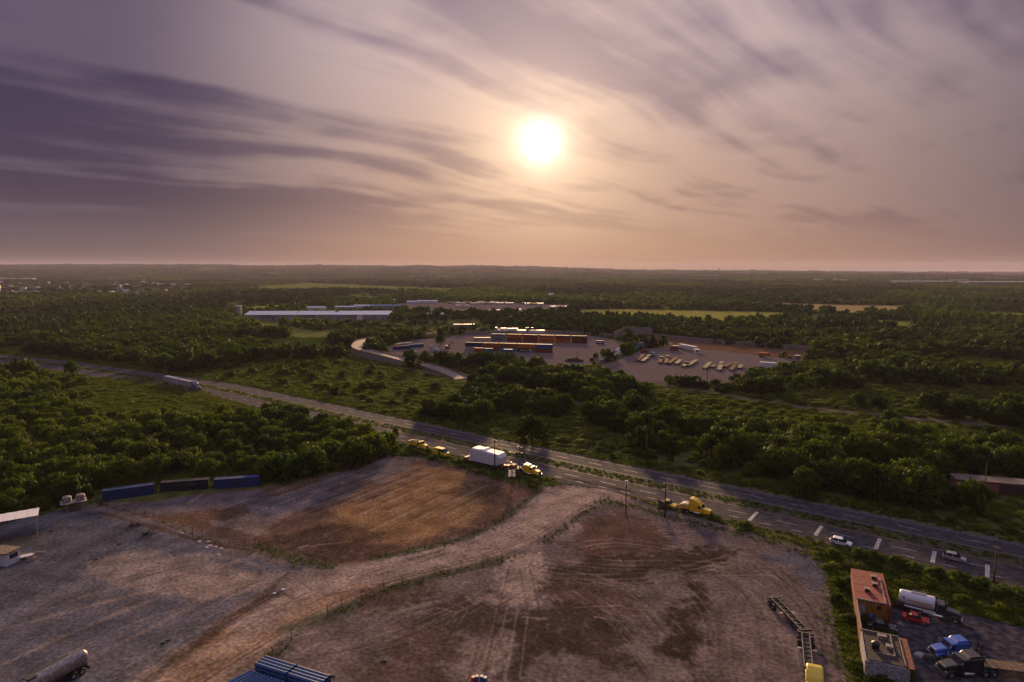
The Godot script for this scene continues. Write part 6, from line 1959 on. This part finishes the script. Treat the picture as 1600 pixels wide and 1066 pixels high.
	part("rails", ls, grimy("ladder_red", rgb(0.28, 0.05, 0.03), 0.6), ld)
	for e in [[Vector2(61.6, -90.7), Vector3(0.9, 0.5, 0.7), "pale scrap heap beside the workshop's front block", rgb(0.3, 0.28, 0.25)], [Vector2(62.5, -89.9), Vector3(1.0, 0.7, 0.8), "dark scrap heap between workshop and blue tractor", rgb(0.03, 0.028, 0.03)], [Vector2(67.1, -104.5), Vector3(1.2, 1.3, 1.0), "dark scrap heap behind the red car", rgb(0.025, 0.02, 0.018)], [Vector2(63.7, -99.1), Vector3(0.5, 0.5, 0.5), "tan barrel-sized bundle beside the court entrance", rgb(0.25, 0.16, 0.1)]]:
		var s := new_st()
		blob(s, at3(e[0], 0.0), e[1], int(e[0].x * 3))
		solid("scrap_heap", s, mat("scrap%d" % int(e[0].x), e[3], 0.9), e[2], "scrap")
	# pink building in the wood
	var pk := shed("brick_house", "pink brick building with a long flat roof at the right edge", "building", Vector2(128.5, -162.5), heading(Vector2(117.9, -166.0), Vector2(139, -159.5)), Vector3(22, 2.9, 5.0), grimy("pink_brick", rgb(0.55, 0.2, 0.16), 0.9), grimy("pink_roof", rgb(0.22, 0.17, 0.16), 0.9), 0.0, 0)
	bits("window", glass(), pk, [[Vector3(-8.8, 2.0, 2.52), Vector3(1.7, 0.7, 0.05)]])
	bits("doorway_shade_sheet", grimy("doorway_dark", rgb(0.11, 0.07, 0.05), 0.9), pk, [[Vector3(1.5, 1.3, 2.52), Vector3(6.0, 2.4, 0.05)]])  # flat dark sheet standing in for the shaded opening of a doorway

func make_container_yard(white: Material, dark: Material) -> void:
	var col := {
		"grey": rgb(0.33, 0.34, 0.36), "orange": rgb(0.75, 0.22, 0.025), "brown": rgb(0.3, 0.065, 0.035), "rust": rgb(0.42, 0.13, 0.045), "maroon": rgb(0.2, 0.045, 0.03), "navy": rgb(0.035, 0.05, 0.18), "white": rgb(0.58, 0.58, 0.58),
		"sky": rgb(0.08, 0.28, 0.55), "green": rgb(0.025, 0.13, 0.06), "blue": rgb(0.05, 0.14, 0.42), "teal": rgb(0.04, 0.2, 0.3)}
	# rear row, from left to right: [from px start, bottom colour, marks, top colour, marks]
	var ra := Vector2(-16.9, -518.5)
	var rd := (Vector2(60.6, -500.0) - ra).normalized()
	var rear := [["grey", "wide", "grey", "wide"], ["brown", "", "orange", "dark"], ["brown", "", "brown", ""], ["orange", "dark", "orange", "dark"], ["orange", "dark", "brown", ""], ["maroon", "", "maroon", ""]]
	var where := ["leftmost", "second", "third", "fourth", "fifth", "rightmost"]
	for i in rear.size():
		for k in 2:
			var c: Vector2 = ra + rd * (6.3 + i * 13.15)
			container("%s container, %s of the %s stack in the rear row" % [{"grey": "pale grey", "brown": "red-brown", "orange": "orange", "maroon": "dark maroon"}[rear[i][k * 2]], ["bottom", "top"][k], where[i]], c, heading(Vector2.ZERO, rd), col[rear[i][k * 2]], rear[i][k * 2], k * 3.03, 12.19, rear[i][k * 2 + 1], "containers stacked in the yard").scale.y = 1.165
	container("short navy container with white lettering at the right end of the rear row", ra + rd * 88.5, heading(Vector2.ZERO, rd), col.navy, "navy", 0.0, 6.06, "white", "containers stacked in the yard")
	var fa := Vector2(-33.6, -457.0)
	var fd := (Vector2(29.2, -443.0) - fa).normalized()
	var front := [["white", "", "navy", ""], ["brown", "", "rust", ""], ["sky", "", "rust", ""], ["green", "dotted", "orange", ""], ["brown", "", "blue", ""]]
	var fname := {"white": "white", "navy": "navy blue", "brown": "red-brown", "rust": "rusty brown", "sky": "light blue", "green": "dark green", "orange": "orange-brown", "blue": "blue"}
	where[4] = "rightmost"
	for i in front.size():
		for k in 2:
			var c: Vector2 = fa + fd * (6.2 + i * 12.75)
			container("%s container%s, %s of the %s stack in the front row" % [fname[front[i][k * 2]], " with white marks" if front[i][k * 2 + 1] == "dotted" else "", ["bottom", "top"][k], where[i]], c, heading(Vector2.ZERO, fd), col[front[i][k * 2]], front[i][k * 2], k * 3.03, 12.19, front[i][k * 2 + 1], "containers stacked in the yard").scale.y = 1.165
	var sa := [[Vector2(-22.2, -422.2), ["navy", "rust"], "left"], [Vector2(-15.6, -419.1), ["brown", "teal"], "middle"], [Vector2(-2.5, -414.5), ["navy", "blue"], "right"]]
	for e in sa:
		for k in 2:
			container("short %s container, %s of the %s short stack before the front row" % [{"navy": "navy blue", "rust": "rusty", "brown": "red-brown", "teal": "teal", "blue": "blue"}[e[1][k]], ["bottom", "top"][k], e[2]], e[0] + Vector2(0, -1.3), heading(Vector2.ZERO, fd), col[e[1][k]], e[1][k], k * 3.03, 6.06, "white" if e[1][k] == "navy" else "", "containers stacked in the yard").scale.y = 1.165
	var lft := [[Vector2(-80.8, -463.3), "navy", "navy container in the left corner of the yard behind the bush", 0.5], [Vector2(-81.7, -482.9), "white", "white-topped container behind the left corner of the yard", 0.5], [Vector2(-72.2, -474.9), "blue", "blue container left of the twin-trunk tree", 0.5], [Vector2(-85.2, -474.9), "rust", "rusty container at the far left of the yard", 0.5]]
	for e in lft:
		container(e[2], e[0], e[3], col[e[1]], e[1], 0.0, 12.19 if e[1] != "rust" else 6.06, "", "loose containers at the left of the yard")
	# orange kiosk by the ramp
	shed("kiosk", "small orange-red guard kiosk beside the ramp road", "kiosk", Vector2(-95.0, -459.6), 0.2, Vector3(3.4, 3.2, 3.0), grimy("kiosk_red", rgb(0.5, 0.1, 0.05), 0.7), white, 0.0, 1)
	box_trailer("long low grey trailer parked left of the rear container row", Vector2(-31.5, -522.6), Vector2(-17.9, -522.6), grimy("trailer_dull", rgb(0.35, 0.29, 0.25), 0.6), 1.3, "trailers behind the container rows")
	# white lorries behind the rear row
	for e in [[Vector2(-10.7, -592.8), Vector2(-5.4, -595.8), "white box truck behind the grey containers"], [Vector2(-4.1, -589.7), Vector2(5.4, -592.8), "white box trailer behind the orange containers, taller one"], [Vector2(13.2, -598.9), Vector2(23.5, -598.9), "white box trailer furthest back behind the rear row"], [Vector2(15.0, -575.0), Vector2(29.3, -572.1), "long white trailer just behind the rear container row"], [Vector2(4.6, -575.0), Vector2(12.7, -575.0), "low white trailer between the box trailers"]]:
		box_trailer(e[2], e[0], e[1], white, 2.6, "trailers behind the container rows")
	tractor("white tractor unit left of the box trucks behind the rear row", Vector2(-14.0, -592.8), 0.1, paint("plain_white", rgb(0.6, 0.6, 0.62)), "high", "bare", 1.1)
	shed("blue_house", "light blue low house at the back left of the container yard", "building", Vector2(-46.6, -618.3), 0.1, Vector3(20, 5.0, 7), grimy("house_blue", rgb(0.3, 0.4, 0.58), 0.7), white, 0.0, 4)
	var lum := thing("timber_stack", "tan stack of sawn timber in front of the blue house", "timber", Vector2(-39.3, -583.7), 0.1)
	for i in 12:
		bits("beam", grimy("timber_tan", rgb(0.45, 0.27, 0.13), 0.9), lum, [[Vector3(-6.0 + (i % 4) * 4.0, 0.5 + (i / 4) * 0.85, 0), Vector3(3.8, 0.8, 3.0 - (i / 4) * 0.5)]])
	# scrap machines under the tall tree
	var ex := thing("excavator", "yellow excavator standing by the scrap under the tall tree", "excavator", Vector2(-47.1, -467.1), 0.8)
	var yl := grimy("digger_yellow", rgb(0.5, 0.3, 0.05), 0.6)
	bits("tracks", dark, ex, [[Vector3(0, 0.45, 1.1), Vector3(3.8, 0.9, 0.6)], [Vector3(0, 0.45, -1.1), Vector3(3.8, 0.9, 0.6)]])
	bits("house", yl, ex, [[Vector3(-0.5, 1.7, 0), Vector3(3.2, 1.4, 2.5)]])
	bits("cab", glass(), ex, [[Vector3(0.6, 2.9, 0.7), Vector3(1.4, 1.4, 1.0)]])
	var bm := new_st()
	tube(bm, Vector3(1.0, 2.0, 0), Vector3(3.6, 5.0, 0), 0.3, 0.25, 6)
	tube(bm, Vector3(3.6, 5.0, 0), Vector3(5.2, 2.2, 0), 0.25, 0.2, 6)
	part("boom", bm, yl, ex)
	var n := 0
	for e in [[Vector2(-56.5, -467.1), rgb(0.4, 0.36, 0.33)], [Vector2(-51.0, -459.6), rgb(0.2, 0.08, 0.05)], [Vector2(-52.9, -452.3), rgb(0.33, 0.3, 0.3)], [Vector2(-47.0, -452.3), rgb(0.12, 0.1, 0.1)], [Vector2(-60.8, -478.9), rgb(0.45, 0.42, 0.4)]]:
		var s := new_st()
		blob(s, at3(e[0], 0.1), Vector3(rng.randf_range(2.0, 3.4), rng.randf_range(1.0, 1.8), 1.8), 150 + n)
		solid("scrap_heap", s, mat("yard_scrap%d" % n, e[1], 0.8), ["pale scrap heap left of the twin-trunk tree", "rusty scrap heap under the twin-trunk tree", "grey scrap heap in front of the twin-trunk tree", "dark scrap heap beside the excavator", "white scrap heap furthest left of the twin-trunk tree"][n], "scrap", "scrap heaps under the tall tree")
		n += 1
	var so := new_st()
	blob(so, at3(Vector2(39.3, -401.3), 0.1), Vector3(6.0, 2.2, 3.0), 171)
	solid("soil_heap", so, mat("soil_dark", rgb(0.03, 0.022, 0.02), 1.0), "dark heap of soil at the front edge of the container yard", "soil heap")
	# the walled compound
	var conc := grimy("concrete", rgb(0.42, 0.37, 0.34), 0.85, 0.0, Color(0.6, 0.55, 0.5), 0.15)
	wall("concrete panel wall running right along the back of the trailer lot", [Vector2(120.0, -542.4), Vector2(145.3, -515.5), Vector2(183.3, -478.9), Vector2(216.6, -452.3)], 3.6, conc)
	wall("tall grey wall at the back of the walled compound", [Vector2(98.0, -563.7), Vector2(120.6, -547.5)], 8.0, conc)
	wall("stepped grey side wall of the walled compound", [Vector2(84.4, -527.4), Vector2(99.2, -563.7)], 6.5, conc)
	wall("long low wall behind the container yard", [Vector2(-57.8, -575.0), Vector2(-34.3, -569.3), Vector2(35.0, -580.8), Vector2(87.0, -547.5)], 3.0, conc)
	wall("low wall between container yard and trailer lot", [Vector2(54.0, -390.3), Vector2(69.8, -419.1), Vector2(88.5, -452.3)], 2.4, conc)
	wall("short grey wall right of the blue shed", [Vector2(100.1, -471.0), Vector2(107.9, -487.0)], 6.5, conc)
	shed("blue_shed", "small sky-blue shed in the middle of the walled compound", "shed", Vector2(91.5, -455.9), 0.5, Vector3(5.5, 5.6, 4.0), grimy("shed_blue", rgb(0.14, 0.32, 0.5), 0.7), grimy("shed_roof_blue", rgb(0.25, 0.4, 0.55), 0.6), 0.0, 1)
	shed("brick_hut", "small brown brick hut right of the lean-to in the trailer lot", "hut", Vector2(116.7, -455.9), -0.2, Vector3(5.5, 3.4, 4.0), grimy("workshop_brick", rgb(0.3, 0.1, 0.055), 0.9), grimy("hut_roof", rgb(0.42, 0.22, 0.15), 0.8), 0.0, 1)
	var ln := thing("lean_to", "tan tarpaulin lean-to against the back of the trailer lot", "shelter", Vector2(114.3, -478.9), -0.35)
	var sl := new_st()
	box(sl, Vector3(0, 2.7, 0), Vector3(12, 0.15, 5), Basis(Vector3.RIGHT, 0.2))
	part("cover", sl, grimy("cover_tan", rgb(0.36, 0.3, 0.2), 0.8), ln)
	for x in [-5.5, 0.0, 5.5]:
		bits("post", dark, ln, [[Vector3(x, 1.3, 1.9), Vector3(0.15, 2.6, 0.15)], [Vector3(x, 1.3, -1.9), Vector3(0.15, 2.6, 0.15)]])
	box_trailer("white box trailer in the compound behind the blue shed", Vector2(90.3, -515.5), Vector2(97.4, -517.9), white, 2.6)
	box_trailer("white box trailer at the back of the trailer lot", Vector2(123.3, -467.1), Vector2(130.3, -448.8), white, 2.6)
	shed("white_cabin", "small white cabin beside the white box trailer in the trailer lot", "cabin", Vector2(128.3, -440.1), -0.2, Vector3(3.4, 2.8, 3.0), white, white, 0.0, 1)
	box_trailer("white box trailer half hidden by trees at the right of the lot", Vector2(146.7, -374.9), Vector2(154.5, -370.0), white, 2.6)
	var bus := box_trailer("orange container standing at the back right of the trailer lot", Vector2(164.4, -422.2), Vector2(169.2, -419.1), grimy("box_orange", col.orange, 0.5), 2.0, "", "orange_container", "container")
	shed("gate_hut", "tiny grey hut by the right end of the concrete wall", "hut", Vector2(183.3, -407.1), 0.0, Vector3(2.8, 3.0, 2.4), conc, white, 0.0, 1)
	bits("load", grimy("load_red", rgb(0.35, 0.03, 0.025), 0.6), thing("red_skip", "red steel skip in front of the blue shed", "skip", Vector2(92.2, -441.8), -0.15), [[Vector3(0, 0.9, 0), Vector3(5.6, 1.8, 2.4)], [Vector3(0, 1.85, 1.2), Vector3(5.8, 0.12, 0.12)], [Vector3(0, 1.85, -1.2), Vector3(5.8, 0.12, 0.12)], [Vector3(2.85, 1.0, 0), Vector3(0.12, 1.5, 2.0)]])
	tractor("pale green tractor unit behind the leftmost flatbeds", Vector2(94.1, -423.7), 0.9, paint("pale_green", rgb(0.25, 0.38, 0.34)), "flat", "bare", 1.0)
	# wrapped white machines
	n = 0
	for e in [[Vector2(68.4, -431.8), Vector3(4.2, 3.2, 2.4), "large white wrapped machine left of the low wall"], [Vector2(75.3, -448.8), Vector3(2.6, 3.0, 2.0), "smaller white wrapped machine behind the large one"], [Vector2(72.0, -430.1), Vector3(2.4, 1.2, 1.4), "low white wrapped bundle by the low wall"], [Vector2(79.3, -452.3), Vector3(1.8, 1.4, 1.4), "tan wrapped bundle right of the white machines"]]:
		var s := new_st()
		blob(s, at3(e[0], 0.05), e[1], 181 + n)
		solid("wrapped_machine", s, mats["white_tarp"] if n < 3 else grimy("timber_tan", rgb(0.45, 0.27, 0.13), 0.9), e[2], "machine")
		n += 1
	# flatbeds
	var tan := grimy("deck_tan", rgb(0.27, 0.17, 0.11), 0.95)
	var rusty := grimy("deck_rust", rgb(0.07, 0.05, 0.045), 0.9)
	tan.metallic_specular = 0.1
	var beds := [[995, 566, 1007, 556, 1, 0, "tan flatbed furthest left, beside the red skip"], [1004, 567, 1015, 558, 0, 1, "dark flatbed next to the leftmost tan one"], [1029, 569, 1037, 560, 1, 2, "tan flatbed with a black load, left of a pair"], [1038, 570, 1046, 558, 1, 2, "tan flatbed with a black load, right of a pair"], [1047, 570.5, 1056, 561, 1, 0, "long bare tan flatbed right of the loaded pair"], [1057, 571, 1063, 565, 0, 0, "dark short flatbed right of the long tan one"],
		[1067, 575, 1076, 569, 0, 2, "dark flatbed with crates, left of the middle gap"], [1078, 574, 1086, 565, 0, 0, "dark long flatbed right of the crate-laden one"], [1102, 578, 1109, 569, 0, 0, "dark slim flatbed right of the middle gap"], [1112, 576, 1117, 574, 0, 0, "very short dark trailer between two flatbeds"], [1123, 581, 1129, 569, 0, 1, "rusty long flatbed, third from the right"], [1134, 576, 1140, 570, 1, 0, "short tan flatbed, second from the right"], [1143, 581, 1150, 570, 1, 1, "long tan flatbed near the right end of the row"], [1155, 578, 1159, 573, 0, 0, "short dark trailer at the right end of the row"]]
	var px := beds_at()
	for i in beds.size():
		flatbed(beds[i][6], px[i * 2], px[i * 2 + 1], tan if beds[i][4] else rusty, beds[i][5])

func beds_at() -> Array:
	return [Vector2(78.5, -398.5), Vector2(89.5, -428.5), Vector2(81.5, -395.7), Vector2(91.6, -422.2), Vector2(90.3, -390.3), Vector2(99.5, -416.0), Vector2(93.2, -387.6), Vector2(104.8, -422.2), Vector2(96.4, -386.3), Vector2(106.7, -413.0), Vector2(100.0, -385.0), Vector2(106.6, -401.3), Vector2(101.2, -374.9), Vector2(108.8, -390.3), Vector2(106.0, -377.3), Vector2(115.9, -401.3), Vector2(112.3, -367.6), Vector2(121.9, -390.3), Vector2(117.5, -372.4), Vector2(120.9, -377.3), Vector2(117.8, -360.6), Vector2(129.7, -390.3), Vector2(125.8, -372.4), Vector2(133.2, -387.6), Vector2(125.1, -360.6), Vector2(137.1, -387.6), Vector2(132.0, -367.6), Vector2(137.8, -379.9)]

func wall(label: String, pts: Array, h: float, m: Material) -> void:
	var ln := curve(pts, 4.0)
	var base: Vector2 = ln[0]
	var o := thing("concrete_wall", label, "wall", base)
	for i in ln.size() - 1:
		var p := at3(ln[i] - base)
		var q := at3(ln[i + 1] - base)
		var turn := Basis(Vector3.UP, atan2(-(q.z - p.z), q.x - p.x))
		var s := new_st()
		box(s, (p + q) / 2 + Vector3(0, h / 2 - 0.1, 0), Vector3(p.distance_to(q) - 0.26, h + 0.2 + rng.randf_range(-0.15, 0.1), 0.18), turn)
		part("panel", s, m, o)
		s = new_st()
		box(s, p + Vector3(0, h / 2, 0), Vector3(0.24, h + 0.3, 0.3), turn)
		part("post", s, m, o)

func make_far_buildings(white: Material) -> void:
	# the long warehouse
	var steel := grimy("warehouse_wall", rgb(0.42, 0.44, 0.48), 0.5, 0.0, Color(0.6, 0.55, 0.5), 0.02)
	var roof := mat("warehouse_roof", rgb(0.75, 0.72, 0.7), 0.35)
	var a := Vector2(-306.4, -727.6)
	var b := Vector2(-141.7, -732.2)
	var L := a.distance_to(b)
	var o := thing("warehouse", "very long white-roofed warehouse among the trees left of centre", "warehouse", (a + b) / 2 + Vector2(0, -18), heading(a, b))
	for i in 18:
		var x := -L / 2 + L * (i + 0.5) / 18
		bits("wall_bay", steel, o, [[Vector3(x, 3.2, 0), Vector3(L / 18 - 0.25, 6.4, 34)]])
		var s := new_st()
		prism(s, [Vector2(-17.6, 6.45), Vector2(17.6, 6.45), Vector2(0, 9.8)], L / 36 + 0.02, 0.02)
		var r := part("roof_bay", s, roof, o, Vector3(x, 0, 0))
		r.rotation.y = PI / 2
	for x in [-0.43, -0.3, 0.29]:
		bits("loading_door", grimy("door_steel", rgb(0.16, 0.16, 0.18), 0.6), o, [[Vector3(L * x, 2.0, 17.05), Vector3(3.5, 4.0, 0.1)]])
	bits("porch", white, o, [[Vector3(L * 0.3, 2.6, 19.5), Vector3(6, 5.2, 4.6)]])
	var tw_ := thing("silo_tower", "grey square tower beside the left end of the warehouse", "tower", Vector2(-327.9, -766.2), 0.0)
	bits("shaft", steel, tw_, [[Vector3(0, 7.0, 0), Vector3(6.0, 14, 6.0)]])
	bits("cap", white, tw_, [[Vector3(0, 14.4, 0), Vector3(6.6, 0.7, 6.6)]])
	bits("annex", steel, tw_, [[Vector3(-6.2, 2.5, 1), Vector3(6.0, 5, 5)]])
	# truck depot and sheds beyond
	var blue := grimy("depot_blue", rgb(0.3, 0.42, 0.58), 0.6, 0.0, Color(0.6, 0.55, 0.5), 0.05)
	var tan := grimy("depot_tan", rgb(0.45, 0.3, 0.2), 0.7, 0.0, Color(0.6, 0.55, 0.5), 0.05)
	var grey := grimy("depot_grey", rgb(0.32, 0.3, 0.3), 0.7, 0.0, Color(0.6, 0.55, 0.5), 0.05)
	var sheds := [[470, 473, 10, 4, 0, "white shed"], [488, 474, 8, 3, 2, "grey shed"], [495, 486, 26, 5, 0, "white shed"], [540, 484, 30, 4, 2, "grey shed"], [560, 483, 22, 5, 0, "white shed"], [572, 483, 22, 5, 0, "white shed"], [587, 484, 14, 6, 1, "pale blue shed"], [598, 484, 16, 6, 1, "pale blue shed"], [615, 484, 26, 6, 1, "pale blue shed"], [627, 484, 12, 5, 1, "pale blue shed"], [515, 473, 14, 3, 2, "grey shed"],
		[535, 474, 20, 3, 2, "grey shed"], [575, 475, 26, 3, 2, "grey shed"], [611, 473, 14, 5, 2, "grey shed"], [645, 472, 20, 3, 0, "white shed"], [668, 474, 34, 4, 0, "white shed"], [660, 487, 24, 6, 1, "pale blue shed"], [647, 463.5, 14, 4, 0, "white shed"], [661, 463, 8, 4, 0, "white shed"], [680, 496, 20, 4, 2, "grey shed"], [861, 463, 10, 6, 0, "white shed"]]
	var n := 0
	var where := sheds_at()
	for e in sheds:
		shed("distant_shed", e[5] + " among the depots behind the warehouse", "shed", where[n], rng.randf_range(-0.06, 0.06), Vector3(e[2], e[3], 9), [white, blue, grey][e[4]], [white, blue, white][e[4]], 1.6, 0, "sheds of the distant depots: " + e[5])
		n += 1
	n = 0
	for p in depot_at():
		box_trailer("white trailer parked in the distant truck depot" if n % 3 else "tan trailer parked in the distant truck depot", p, p + Vector2(rng.randf_range(11, 15), rng.randf_range(-1, 1)), white if n % 3 else tan, 2.4, "trailers in the distant depot: " + ("white" if n % 3 else "tan"))
		n += 1
	# village at the left, houses too far off to show more than walls and roof
	var hw := [white, grey, tan, grimy("house_pale", rgb(0.48, 0.46, 0.47), 0.8)]
	var hr := [grey, white, grimy("village_roof", rgb(0.3, 0.27, 0.28), 0.8)]
	for i in 90:
		var p := Vector2(rng.randf_range(-0.82, -0.5), -1.0) * rng.randf_range(1450.0, 2600.0)
		if p.x / p.y > 0.62 and rng.randf() < 0.25:
			continue
		shed("village_house", ["white", "grey", "tan", "pale"][i % 4] + " low house with a " + ["grey", "white", "dull"][i % 3] + " roof in the far village at left", "house", p, rng.randf() * TAU, Vector3(rng.randf_range(9, 18), rng.randf_range(5.5, 9.0), rng.randf_range(8, 11)), hw[i % 4], hr[i % 3], 1.5, 0, "houses of the far village: %d" % (i % 12))
	for e in far_halls():
		var q := thing("factory_hall", e[3], "factory", e[0], e[1])
		var d: Vector3 = e[2]
		bits("wall", blue if d.x > 120 else grey, q, [[Vector3(0, d.y / 2, 0), d]])
		bits("roof", white, q, [[Vector3(0, d.y + 0.7, 0), Vector3(d.x + 2, 1.2, d.z + 2)]])
		bits("plinth", grimy("village_roof", rgb(0.3, 0.27, 0.28), 0.8), q, [[Vector3(0, 2.0, d.z / 2 + 0.3), Vector3(d.x, 4.0, 0.4)]])
	# towers on the skyline
	for e in [[-1900.0, -9400.0, 34.0, "slim mast on the far skyline at left"], [-620.0, -9300.0, 26.0, "pale water tower on the far skyline left of the sun"], [-440.0, -9350.0, 30.0, "slim tower block on the far skyline left of the sun"], [780.0, -9200.0, 42.0, "pair of towers on the far skyline right of the sun"], [1010.0, -9300.0, 30.0, "tower block on the far skyline right of the sun"], [2200.0, -9000.0, 30.0, "tower block on the far skyline over the trailer lot"], [2900.0, -9000.0, 46.0, "tall mast on the far skyline at right"]]:
		var q := thing("skyline_tower", e[3], "tower", Vector2(e[0], e[1]), 0.0, "", hill(e[0], e[1]) - 1.0)
		bits("shaft", grey, q, [[Vector3(0, e[2] / 2, 0), Vector3(16, e[2], 14)]])
		bits("head", white, q, [[Vector3(0, e[2] + 3, 0), Vector3(9, 6, 9)]])

func far_halls() -> Array:
	return [
		[Vector2(1774.2, -2342.6), -0.1, Vector3(240, 13, 60), "long blue factory hall at the far right edge"], [Vector2(1589.5, -2492.5), -0.1, Vector3(200, 12, 60), "blue factory hall left of the largest one at the right"], [Vector2(1854.3, -2662.9), -0.1, Vector3(60, 14, 40), "grey hall between the two blue factory halls"], [Vector2(1556.3, -3005.2), 0.0, Vector3(110, 9, 40), "grey hall beyond the woods, left of the blue factories"], [Vector2(1394.9, -2929.9), 0.0, Vector3(40, 12, 30), "small tan hall beyond the woods on the right"],
		[Vector2(-2395.9, -3084.4), 0.2, Vector3(170, 13, 60), "long grey hall behind the village at the left edge"], [Vector2(-2233.9, -4043.7), 0.1, Vector3(260, 10, 60), "pale hall on the far plain at left"], [Vector2(-2110.0, -4511.0), 0.0, Vector3(160, 10, 60), "pale hall on the far plain, right of another"], [Vector2(-1616.2, -4511.0), 0.0, Vector3(140, 10, 60), "pale hall on the far plain left of the warehouse"], [Vector2(764.8, -1006.0), 0.0, Vector3(26, 4, 14), "low white roof in the woods near the right edge"], [Vector2(783.4, -988.9), 0.0, Vector3(14, 4, 12), "small white roof in the woods at the right edge"]]

func sheds_at() -> Array:
	return [Vector2(-370.4, -1122.9), Vector2(-343.6, -1101.6), Vector2(-273.9, -897.0), Vector2(-240.9, -925.7), Vector2(-225.9, -940.7), Vector2(-214.6, -940.7), Vector2(-197.3, -925.7), Vector2(-187.1, -925.7), Vector2(-171.4, -925.7), Vector2(-160.3, -925.7), Vector2(-319.9, -1122.9), Vector2(-291.8, -1101.6), Vector2(-243.2, -1081.1), Vector2(-212.1, -1122.9), Vector2(-170.7, -1101.6), Vector2(-145.4, -1101.6), Vector2(-123.8, -883.3), Vector2(-207.7, -1359.3), Vector2(-190.9, -1375.3), Vector2(-93.4, -776.5), Vector2(82.8, -1359.3)]

func depot_at() -> Array:
	return [Vector2(-108.1, -1081.1), Vector2(-101.6, -1081.1), Vector2(-91.3, -1061.3), Vector2(-82.1, -1081.1), Vector2(-69.0, -1061.3), Vector2(-59.4, -1081.1), Vector2(-46.7, -1061.3), Vector2(-37.8, -1081.1), Vector2(-26.5, -1061.3), Vector2(-18.4, -1081.1), Vector2(-10.6, -1061.3), Vector2(20.8, -1042.2), Vector2(29.2, -1042.2), Vector2(-87.0, -988.9), Vector2(-79.1, -988.9), Vector2(-39.2, -870.0), Vector2(-30.5, -870.0), Vector2(0.0, -883.3), Vector2(15.9, -1061.3), Vector2(36.5, -1042.2), Vector2(57.4, -956.3), Vector2(65.1, -956.3), Vector2(74.6, -956.3), Vector2(-179.6, -1122.9), Vector2(-95.8, -870.0)]
